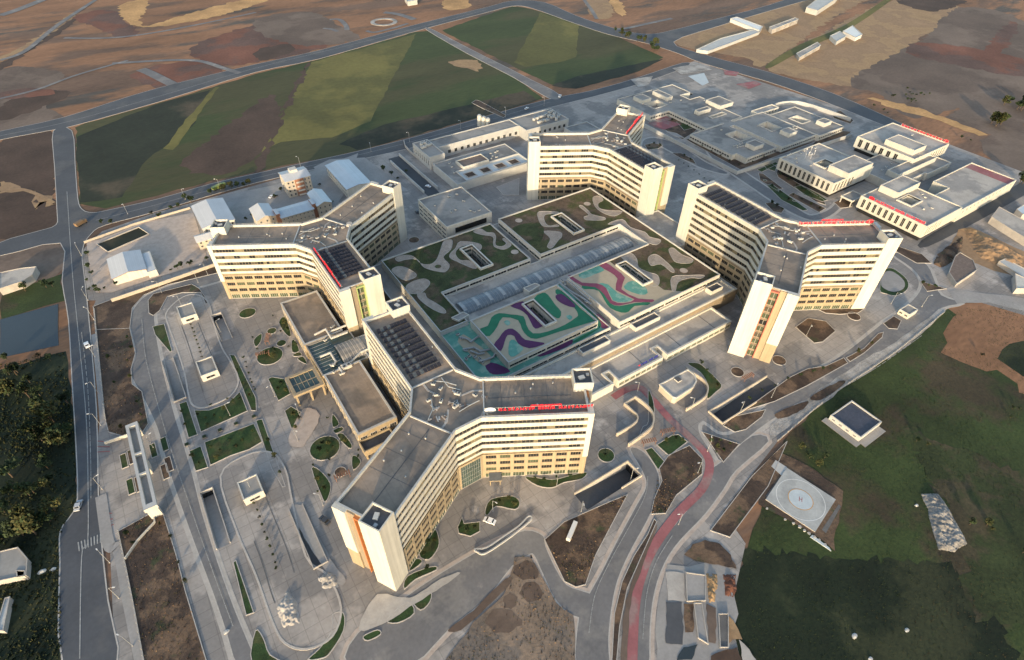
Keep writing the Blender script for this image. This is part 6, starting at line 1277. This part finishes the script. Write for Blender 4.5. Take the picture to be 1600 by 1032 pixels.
def car_meshes(m):
    b = MB(); L, W = 2.15, 0.88
    prof = [(-L,0.35),(-L,0.85),(-1.5,0.95),(-1.0,1.42),(0.55,1.45),(1.2,0.95),(L-0.1,0.82),(L,0.5),(L,0.35)]
    n = len(prof); vs = [(x,-W,z) for x, z in prof] + [(x,W,z) for x, z in prof]
    b.add(vs, [tuple(range(n)), tuple(range(2*n-1, n-1, -1))] + [(i, i+n, (i+1) % n+n, (i+1) % n) for i in range(n)], m); body = b.mesh('body')
    g = MB()
    g.add([(-1.48,-0.75,0.99),(-1.48,0.75,0.99),(-1.04,0.7,1.40),(-1.04,-0.7,1.40)], [(3,2,1,0)], 'glass_dark'); g.add([(1.18,-0.75,0.99),(1.18,0.75,0.99),(0.6,0.7,1.43),(0.6,-0.7,1.43)], [(0,1,2,3)], 'glass_dark')
    for s in (-1, 1): g.add([(-1.3,s*(W+0.01),0.98),(1.05,s*(W+0.01),0.98),(0.5,s*(W+0.01),1.38),(-0.95,s*(W+0.01),1.36)], [(0,1,2,3) if s < 0 else (3,2,1,0)], 'glass_dark')
    glass = g.mesh('windows')
    w = MB()
    w.add([(0.33*math.cos(t*0.628), -0.1, 0.33+0.33*math.sin(t*0.628)) for t in range(10)] + [(0.33*math.cos(t*0.628), 0.1, 0.33+0.33*math.sin(t*0.628)) for t in range(10)], [tuple(range(10)), tuple(range(19,9,-1))] + [(i,i+10,(i+1)%10+10,(i+1)%10) for i in range(10)], 'tyre')
    return body, glass, w.mesh('wheel')
CARM = {m: car_meshes(m) for m in ('car_white','car_dark','car_silver')}
def car(px, ang, m, label, name='parked_car', s=1.0):
    x, y = px[0]; o = thing(name, (x, y, 0.22), label, 'car'); o.rotation_euler.z = math.radians(ang); o.scale = (s, s, s)
    bd, gl, wh = CARM[m]; put('body', bd, o); put('windows', gl, o)
    for sx in (-1.3, 1.3):
        for sy in (-0.82, 0.82): put('wheel', wh, o, (sx, sy, 0))
car([(-62.0,294.5)], 97, 'car_white', 'white car driving on the main road beside the bare strip', 'car', 1.15)
car([(-74.3,194.2)], 70, 'car_silver', 'silver car turning off the main road by the lower gate', 'car', 1.15)
car([(58.6,99.9)], 125, 'car_white', 'white car on the forecourt of the nearest tower', s=1.15)
car([(4.8,135.2)], 110, 'car_dark', 'dark car beside the end of the nearest tower', s=1.15)
car([(5.1,134.6)], 20, 'car_silver', 'silver car close to the dark car by the tower end', s=1.1) if False else None
car([(62.9,391.7)], 30, 'car_dark', 'dark car parked before the dormitories'); car([(60.8,392.0)], 30, 'car_white', 'white car parked beside the dark one before the dormitories')
car([(159.6,346.9)], 120, 'car_white', 'white car on the service lane behind the square block'); car([(137.3,319.8)], 80, 'car_dark', 'dark car beside the square block')
car([(300.2,425.6)], 15, 'car_white', 'white car on the back road by the utility building', 'car'); car([(343.1,432.7)], 40, 'car_white', 'white car at the back road junction', 'car', 1.3)
def lorry(px, ang, m, label, L=7.5, name='truck', cat='truck', H=2.9):
    x, y = px[0]; o = thing(name, (x, y, 0.2), label, cat); o.rotation_euler.z = math.radians(ang)
    b = MB(); b.box(-L/2,-1.2,0.9,L/2-2.2,1.2,H,m); put('cargo_body', b.mesh('cargo_body'), o)
    b = MB(); b.box(L/2-2.1,-1.15,0.6,L/2,1.15,H*0.88,m); b.box(L/2-0.9,-1.0,1.5,L/2+0.02,1.0,H*0.8,'glass_dark'); put('cab', b.mesh('cab'), o)
    for sx in (-L/2+1.2, -L/2+2.4, L/2-1.2):
        for sy in (-1.05, 1.05): w = put('wheel', CARM['car_white'][2], o, (sx, sy, 0)); w.scale = (1.5, 1.5, 1.5)
lorry([(-53.3,422.5)], 35, 'truck_tan', 'tan truck at the left road junction'); lorry([(33.1,424.2)], 22, 'bus_yellow', 'yellow-green bus on the diagonal road', 10, 'bus', 'bus')
# pergola benches and plaza stones
for px, ang, l in (([(16.3,248.7)], 100, 'rust-brown pergola seat on the plaza by the left tower'), ([(18.0,150.0)], 30, 'brown pergola seat beside the nearest tower wing'), ([(147.8,93.0)], 15, 'brown pergola seat on the path by the red lane'), ([(136.9,93.4)], 15, 'brown pergola seat by the curved ramp'), ([(204.6,95.6)], 30, 'brown pergola seat by the right tower'), ([(10.9,238.9)], 20, 'grey-brown pergola seat in the round lawn')):
    x, y = px[0]; t = thing('pergola', (x, y, 0.1), l, 'pergola'); a = math.radians(ang-35)
    for k in range(7): b = MB(); u = -3+k; b.obox(x+math.cos(a)*u, y+math.sin(a)*u, 2.5, 2.65, 0.55, 2.2, a, 'rust_brown'); b.build('slat', t)
    for su, sv in ((-2.8,-0.9),(2.8,-0.9),(-2.8,0.9),(2.8,0.9)):
        b = MB(); b.obox(x+math.cos(a)*su-math.sin(a)*sv, y+math.sin(a)*su+math.cos(a)*sv, 0, 2.5, 0.18, 0.18, a, 'rust_brown'); b.build('post', t)
b = MB(); b.obox(*[(82.8,78.7)][0], 0, 2.4, 8.0, 1.6, 0.55, 'white_plain', 'sign_white'); b.build('site_container', None, None, 'long white block lying on the bare plot below the sunk drive', 'container')
# entrance canopy of the nearest tower
ec = thing('door_canopy', (*[(71.9,116.2)][0], 0), 'small glass door canopy at the foot of the nearest tower', 'canopy')
c = along(CF, -30, 17, -12.2); b = MB(); b.obox(c[0], c[1], 3.4, 3.8, 5.0, 4.0, math.radians(-30), 'beige_clad', 'glass_sky'); b.build('canopy_roof', ec)
for s_, u_ in ((15,-13.8),(19,-13.8)): q = along(CF, -30, s_, u_); b = MB(); b.obox(q[0], q[1], 0, 3.4, 0.3, 0.3, 0.5, 'beige_clad'); b.build('post', ec)
# traffic island with kiosk barrier before the nearest tower
b = MB(); b.ribbon(smooth([(47.9,93.2),(52.0,91.3),(60.2,91.6),(67.4,92.0),(72.5,93.3),(72.8,91.6),(66.4,90.5),(59.7,89.8),(50.3,89.6),(48.2,91.6)], 3), 0.5, 0, 0.9, 'grey_white', True); b.build('island_kerb', None, None, 'white-edged traffic island before the nearest tower', 'traffic island')
# rocks, mounds and the unfinished corner lots
def mound(P, h, m, label, cat='mound', name='earth_mound', n=0, seed=1):
    """uneven heap: a height field over its outline, zero at the rim"""
    from mathutils import noise as nz
    P = jitter(ccw(P), 0.5, 3.0); b = MB()
    x0, x1 = min(p[0] for p in P), max(p[0] for p in P); y0, y1 = min(p[1] for p in P), max(p[1] for p in P)
    st = max(0.3, max(x1-x0, y1-y0)/90)
    def ins(x, y):
        c = False
        for i in range(len(P)):
            (ax, ay), (bx, by) = P[i-1], P[i]
            if (ay > y) != (by > y) and x < (bx-ax)*(y-ay)/(by-ay)+ax: c = not c
        return c
    def dist(x, y):
        r = 1e9
        for i in range(len(P)):
            (ax, ay), (bx, by) = P[i-1], P[i]; dx, dy = bx-ax, by-ay; t = max(0, min(1, ((x-ax)*dx+(y-ay)*dy)/(dx*dx+dy*dy+1e-9)))
            r = min(r, math.hypot(x-ax-dx*t, y-ay-dy*t))
        return r
    idx = {}; nx, ny = int((x1-x0)/st)+2, int((y1-y0)/st)+2; vs = []
    for i in range(nx):
        for j in range(ny):
            x, y = x0+i*st, y0+j*st; d = dist(x, y)
            z = -0.3
            if ins(x, y):
                t = min(1, d/(h*2.0)); z = h*t*t*(3-2*t)*(0.75+0.5*nz.noise((x*0.12, y*0.12, seed))) + 0.6*min(1, d)*nz.noise((x*0.6, y*0.6, seed*3.1)) + 0.45*min(1, d)*nz.noise((x*1.7, y*1.7, seed*7.7)) + 0.25
            idx[i, j] = len(vs); vs.append((x, y, z))
    fs = []
    for i in range(nx-1):
        for j in range(ny-1):
            q = (idx[i,j], idx[i+1,j], idx[i+1,j+1], idx[i,j+1])
            if any(vs[k][2] > -0.2 for k in q): fs.append(q)
    b.add(vs, fs, m); o = b.build(name, None, None, label, cat)
    for p in o.data.polygons: p.use_smooth = True
mound([(214.5,13.4),(220.7,10.1),(216.3,2.6),(207.7,-8.0),(200.4,-6.9),(195.7,-3.2),(204.2,3.8)], 1.3, 'rock', 'pale rock heap on the right-hand meadow', 'rock heap', 'rock_heap')
mound([(435.4,108.1),(441.3,106.2),(435.9,70.2),(411.9,59.8),(409.8,71.4),(410.4,86.4),(422.9,97.9)], 4.5, 'earth_tan', 'tan earth bank beside the service road', seed=3)
mound([(378.5,97.4),(391.0,101.8),(405.4,102.3),(426.9,103.8),(414.3,96.7),(387.7,91.5),(379.2,92.4)], 1.5, 'soil', 'brown bank below the lettered clinic', seed=4)
mound([(114.7,39.1),(118.0,36.9),(114.3,33.0),(109.1,29.4),(106.9,31.3)], 1.2, 'earth_tan', 'tan earth heap beside the avenue', seed=5); mound([(119.8,35.7),(123.9,33.0),(119.4,28.7),(115.4,27.3),(113.5,29.5)], 1.2, 'earth_red', 'reddish earth heap next to the tan one', seed=6)
mound([(6.4,145.3),(12.6,140.4),(15.8,131.6),(12.7,127.1),(6.7,131.8),(1.6,140.9)] if False else [(-5.7,115.0),(-0.6,115.9),(1.9,111.4),(-0.0,107.7),(-5.4,109.3)], 1.2, 'gravel', 'pale gravel heap beside the lower car park', 'gravel heap', 'gravel_heap', seed=7)
mound([(-21.3,113.1),(-15.5,117.2),(-14.1,111.0),(-15.6,103.0),(-21.7,104.5)], 1.3, 'concrete', 'grey sand heap at the lower end of the car park', 'sand heap', 'sand_heap', seed=8)
for P, z0, h, m, label in (([(457.0,102.5),(475.0,106.1),(470.0,85.3),(447.6,75.6),(452.6,91.0)], 0, 5, 'roof_pale', 'pale unfinished flat building at the right edge'), ([(481.9,98.0),(499.8,98.2),(481.9,90.5),(478.6,92.6)], 0, 5, 'roof_metal_blue', 'blue-roofed shed at the right edge'),
                    ([(403.6,63.7),(403.7,56.6),(394.7,52.7),(388.8,56.4)], 0, 4, 'white_plain', 'white shed at the right edge by the road'), ([(410.6,75.4),(416.7,74.6),(415.7,61.8),(405.0,57.1)], 0, 3, 'grey_white', 'pale wall-like shed under the tan bank'),
                    ([(393.0,92.8),(399.7,93.2),(398.2,84.9),(389.6,78.4),(365.7,78.0),(372.9,86.1)], 0, 3, 'solar_brown', 'brown-roofed shelter beside the ring road bend'),
                    ([(108.0,43.1),(113.3,38.4),(106.5,32.1),(100.9,35.5)], 0, 1.0, 'pavement_grey', 'grey concrete chamber beside the avenue'), ([(107.0,26.4),(109.8,24.6),(101.4,17.2),(99.2,18.7)], 0, 0.7, 'concrete_dark', 'dark slatted channel beside the avenue'), ([(102.5,33.7),(104.8,32.2),(96.5,21.7),(95.2,24.8)], 0, 0.8, 'pavement_grey', 'pale channel wall beside the avenue'),
                    ([(-96.8,382.1),(-86.0,380.6),(-78.6,377.7),(-80.9,370.2),(-85.7,366.2),(-97.1,365.0)], 0, 4.5, 'roof_pale', 'pale canopy building left of the main road'), ([(254.6,138.4),(262.4,140.3),(258.5,125.9),(252.5,123.2)], 0, 2.5, 'white_plain', 'low white block at the foot of the right tower'),
                    ([(-100.3,186.7),(-93.8,184.8),(-91.0,177.7),(-91.7,171.1),(-100.9,174.3)], 0, 3, 'roof_grey', 'grey roof in the dark lot at the lower left'), ([(-101.1,155.2),(-98.2,165.9),(-96.9,165.6),(-99.0,153.8)], 0, 2.5, 'grey_white', 'narrow pale roof in the dark lot at the lower left'), ([(-94.5,174.8),(-92.0,173.2),(-92.1,171.0),(-94.2,171.9)], 0, 3, 'brick_red', 'small orange-brown hut in the dark lot at the lower left')):
    b = MB(); b.prism(ccw(P), z0, h, 'concrete', m, False); b.ribbon(ccw(P), 0.3, h-0.15, h+0.3, 'concrete', True); b.build('outbuilding', None, None, label, 'outbuilding')
for i, q in enumerate([(-88.1,171.8),(-84.7,170.7),(-37.5,114.1),(-1.4,113.6),(140.7,-4.1),(157.8,-12.9),(138.7,-11.2),(207.5,11.7)]):
    b = MB(); r_ = random.uniform(0.6, 0.95)
    for k in range(3):
        b.prism([(q[0]+r_*(1.5, 1.2, 0.7)[k]*random.uniform(0.75, 1.2)*math.cos(t*0.785), q[1]+r_*(1, .8, .5)[k]*random.uniform(0.75, 1.2)*math.sin(t*0.785)) for t in range(8)], (0, .3, .55)[k]*r_, (.3, .55, .75)[k]*r_, 'sign_white', 'grey_white')
    b.build('tarped_pile', None, None, ('left of two pale tarped piles in the lower left lot','right of two pale tarped piles in the lower left lot','white tarped pile on the site road at the lower left','white heap by the gravel at the lower car park','small white tarped pile on the dark meadow','larger white tarped pile on the dark meadow','white tarped pile at the bottom edge of the dark meadow','small white tarped pile beside the pale rock heap')[i], 'pile')
# far workings at the top: pale tracks, works and sheds
for P, w in (([(2.5,746.2),(52.6,727.2),(80.1,707.6),(95.9,672.9),(106.0,650.6)], 6), ([(24.6,713.4),(30.8,696.4),(36.5,677.4),(43.7,653.1)], 10), ([(269.4,717.0),(274.9,706.4),(299.3,710.3),(324.4,718.3)], 5), ([(239.2,731.4),(236.1,744.2),(229.1,752.1)], 5), ([(251.2,731.6),(256.8,750.8),(258.8,777.0),(248.7,783.0)], 6),
             ([(319.6,778.4),(330.6,763.4),(336.5,743.2),(338.7,729.6)], 9), ([(583.2,696.8),(556.9,647.0),(537.8,614.0)], 5), ([(530.9,572.1),(540.2,565.1),(580.7,565.8),(623.1,566.7)], 6), ([(-92.9,815.3),(-69.7,836.7),(-34.4,924.1),(16.7,1028.5)], 6), ([(-90.6,1004.3),(-70.0,1025.5),(-32.0,1076.1)], 12), ([(-94.4,696.1),(-64.2,704.8),(-30.8,727.6),(17.6,748.3)], 4), ([(-31.9,865.5),(10.3,840.2),(56.1,835.0),(122.4,846.1),(180.3,860.7)], 5)):
    strip('far_track', P, w, 0.14, 'asphalt_pale')
c = [(302.0,739.4)][0]; mbr = MB(); mbr.ribbon(circle(c[0], c[1], 14, 24), 5, 0.05, 0.5, 'gravel', True); mbr.build('far_track', None, 'structure')
for i, (P, h, m) in enumerate((([(684.5,465.4),(746.7,475.2),(744.3,468.5),(679.9,457.0)], 5, 'roof_pale'), ([(797.9,495.9),(875.1,525.9),(905.3,518.3),(877.6,504.7),(797.6,478.6)], 6, 'grey_white'), ([(751.7,410.3),(783.0,418.0),(760.5,390.6),(742.4,387.2)], 4, 'sign_white'), ([(633.0,387.7),(687.2,400.0),(680.3,390.9),(624.8,377.6)], 4, 'roof_pale'), ([(721.4,406.9),(748.3,412.3),(738.0,396.9),(709.2,390.1)], 4, 'grey_white'),
                              ([(675.4,517.5),(688.1,518.2),(683.0,473.8),(666.4,465.1)], 4, 'sign_white'), ([(550.3,456.4),(604.5,470.0),(683.0,473.8),(663.8,462.9),(591.3,451.1),(557.0,446.0)], 3, 'grey_white'), ([(366.3,814.2),(383.1,814.0),(373.9,791.0),(359.5,790.3)], 5, 'grey_white'))):
    b = MB(); b.prism(ccw(P), 0, h, m, m); b.ribbon(ccw(P), 0.6, h, h+0.5, 'grey_white', True); b.build('far_shed', None, None, '%s pale works shed from the left on the far dry land' % ORD[i], 'shed', 'far works sheds')
for P, m in (([(532.9,401.7),(541.7,388.0),(529.7,381.9),(523.3,391.1)], 'cycle_red'), ([(512.0,366.7),(535.7,362.5),(534.1,353.3),(512.8,351.4)], 'cycle_red'), ([(487.3,407.7),(508.4,405.6),(492.0,384.0),(480.0,381.3)], 'pale_blue_paint'), ([(490.2,433.2),(524.4,429.6),(522.8,407.8),(485.0,414.4)], 'gravel'), ([(430.7,431.7),(456.4,426.5),(433.8,409.6),(422.8,411.4)], 'gravel'), ([(372.2,344.0),(390.2,342.8),(396.1,327.3),(374.8,327.1),(372.4,334.3)], 'cycle_red')):
    sheet('sports_court', ccw(P), 0.3, m)

for k, (x, y) in enumerate([(-32.5,202.3),(-25.2,202.5),(-18.6,202.5),(-11.7,202.3),(-3.9,202.1)]):
    b = MB(); b.box(x-0.9,y-0.9,0.1,x+0.9,y+0.9,0.8,'concrete_dark'); b.box(x-0.7,y-0.7,0.8,x+0.7,y+0.7,0.95,'leaf_dark'); b.build('square_planter', None, None, '%s dark square planter from the left on the path between the lawns' % ORD[k], 'planter', 'planters on the lawn path')

# ================================================================== TUFTS OF GRASS AND WEEDS (uncountable)
def pip(x, y, P):
    c = False
    for i in range(len(P)):
        (ax, ay), (bx, by) = P[i-1], P[i]
        if (ay > y) != (by > y) and x < (bx-ax)*(y-ay)/(by-ay)+ax: c = not c
    return c
def tufts(name, P, n, s0, s1, z, mats, label, holes=()):
    from mathutils import noise as nz
    b = MB(); x0, x1 = min(p[0] for p in P), max(p[0] for p in P); y0, y1 = min(p[1] for p in P), max(p[1] for p in P); k = 0
    for t in range(n*4):
        x, y = random.uniform(x0, x1), random.uniform(y0, y1)
        if nz.noise((x*0.05, y*0.05, 3.3)) < random.uniform(-0.5, 0.35) or not pip(x, y, P) or any(h[0] < x < h[2] and h[1] < y < h[3] for h in holes): continue
        s = random.uniform(s0, s1); m = random.choice(mats)
        for e in range(3):
            a = random.uniform(0, 6.28); c, d = math.cos(a)*s, math.sin(a)*s
            b.add([(x-c*0.6, y-d*0.6, z), (x+c*0.6, y+d*0.6, z), (x+c*0.3+d*0.5, y+d*0.3-c*0.5, z+s*0.9)], [(0,1,2)], m)
        k += 1
        if k >= n: break
    b.build(name, None, 'stuff', label, 'grass')
MEADOW = [(340.6,69.5),(388.0,49.8),(328.3,12.3),(187.0,-45.1),(101.4,10.9),(132.0,35.3),(140.2,37.5),(185.8,59.3),(229.4,65.4),(284.5,65.8)]
tufts('meadow_grass', MEADOW, 7000, 0.12, 0.32, 0.12, ['meadow','meadow','leaf_mid'], 'rough grass tufts over the right-hand meadow', [(152,18,190,60),(212,39,234,60)])
tufts('meadow_grass', [(-99.3,302.9),(-72.4,296.2),(-73.0,226.9),(-75.3,198.9),(-82.3,180.9),(-84.3,133.7),(-104.7,147.0),(-113.7,253.3)], 4000, 0.3, 0.8, 0.1, ['leaf_dark','meadow_dark','leaf_olive'], 'rough dark grass left of the main road')
for P, lb in (([(-56.8,305.4),(-42.1,297.2),(-42.5,275.4),(-46.0,264.5),(-47.0,253.6),(-43.9,245.9),(-44.6,223.8),(-48.5,218.8),(-54.5,221.8),(-60.0,228.3),(-60.3,237.0)], 'dry weeds on the bare strip above the gate portal'), ([(-62.9,174.1),(-50.3,175.6),(-47.2,172.9),(-46.3,152.6),(-46.2,136.2),(-45.1,106.8),(-62.2,118.1),(-62.5,160.8)], 'dry weeds on the bare strip below the gate portal'),
          ([(72.3,82.0),(83.2,83.8),(104.6,80.7),(112.0,79.3),(84.6,66.5),(74.7,60.0),(71.2,61.2),(69.0,65.1)], 'dry weeds on the bare plot below the sunk drive'), ([(131.9,81.4),(140.2,84.1),(151.4,82.8),(150.9,74.8),(145.3,69.6),(128.9,68.3),(119.3,64.7),(114.1,67.7)], 'dry weeds on the bare plot beside the red lane'), (SANDY, 'dry weeds on the sandy plot at the bottom')):
    tufts('weeds', P, 700, 0.15, 0.45, 0.28, ['soil','earth_tan','leaf_olive','earth_dark'], lb)
for r_, hs, lb in (((88.8,221,160.4,263.3), [(131,226,140,250)], 'grass tufts on the left roof garden'), ((169,221,241.3,264.8), [(197,226,206,250)], 'grass tufts on the back roof garden'), ((207,151.2,241.3,193.8), [], 'grass tufts on the right roof garden')):
    tufts('roof_grass', rect(*r_), 2600, 0.12, 0.3, GZ-0.88, ['lawn_roof','leaf_mid','soil_roof','lawn_roof'], lb, hs)

def fence(P, label):
    t = thing('boundary_fence', (*P[0], 0), label, 'fence'); Q = smooth(P, 8, False)
    b = MB(); b.ribbon(Q, 0.25, 0.0, 0.6, 'concrete'); b.build('plinth', t)
    me = MB(); me.box(-0.06,-0.06,0.6,0.06,0.06,2.0,'galvanised'); me = me.mesh('post'); L = 0.0
    for p, q_ in zip(Q[:-1], Q[1:]):
        d = math.hypot(q_[0]-p[0], q_[1]-p[1]); k = max(1, int(d/2.5))
        for i in range(k): put('post', me, t, (p[0]+(q_[0]-p[0])*i/k-P[0][0], p[1]+(q_[1]-p[1])*i/k-P[0][1], 0))
    for z in (1.1, 1.9): b = MB(); b.tube([(*p, z) for p in Q], 0.04, 'galvanised', 4); b.build('rail', t)
fence([(-55.8,324.3),(-57.3,297.7),(-58.9,266.7),(-60.0,243.9),(-60.1,236.0)], 'thin metal fence between the main road pavement and the bare strip')
fence([(-62.8,173.7),(-62.5,160.8),(-62.2,142.4),(-62.1,119.1)], 'thin metal fence along the lower bare strip by the main road')
fence([(186.3,63.1),(230.9,66.3),(285.4,66.3),(338.8,69.3)], 'thin metal fence along the meadow edge of the ring road')
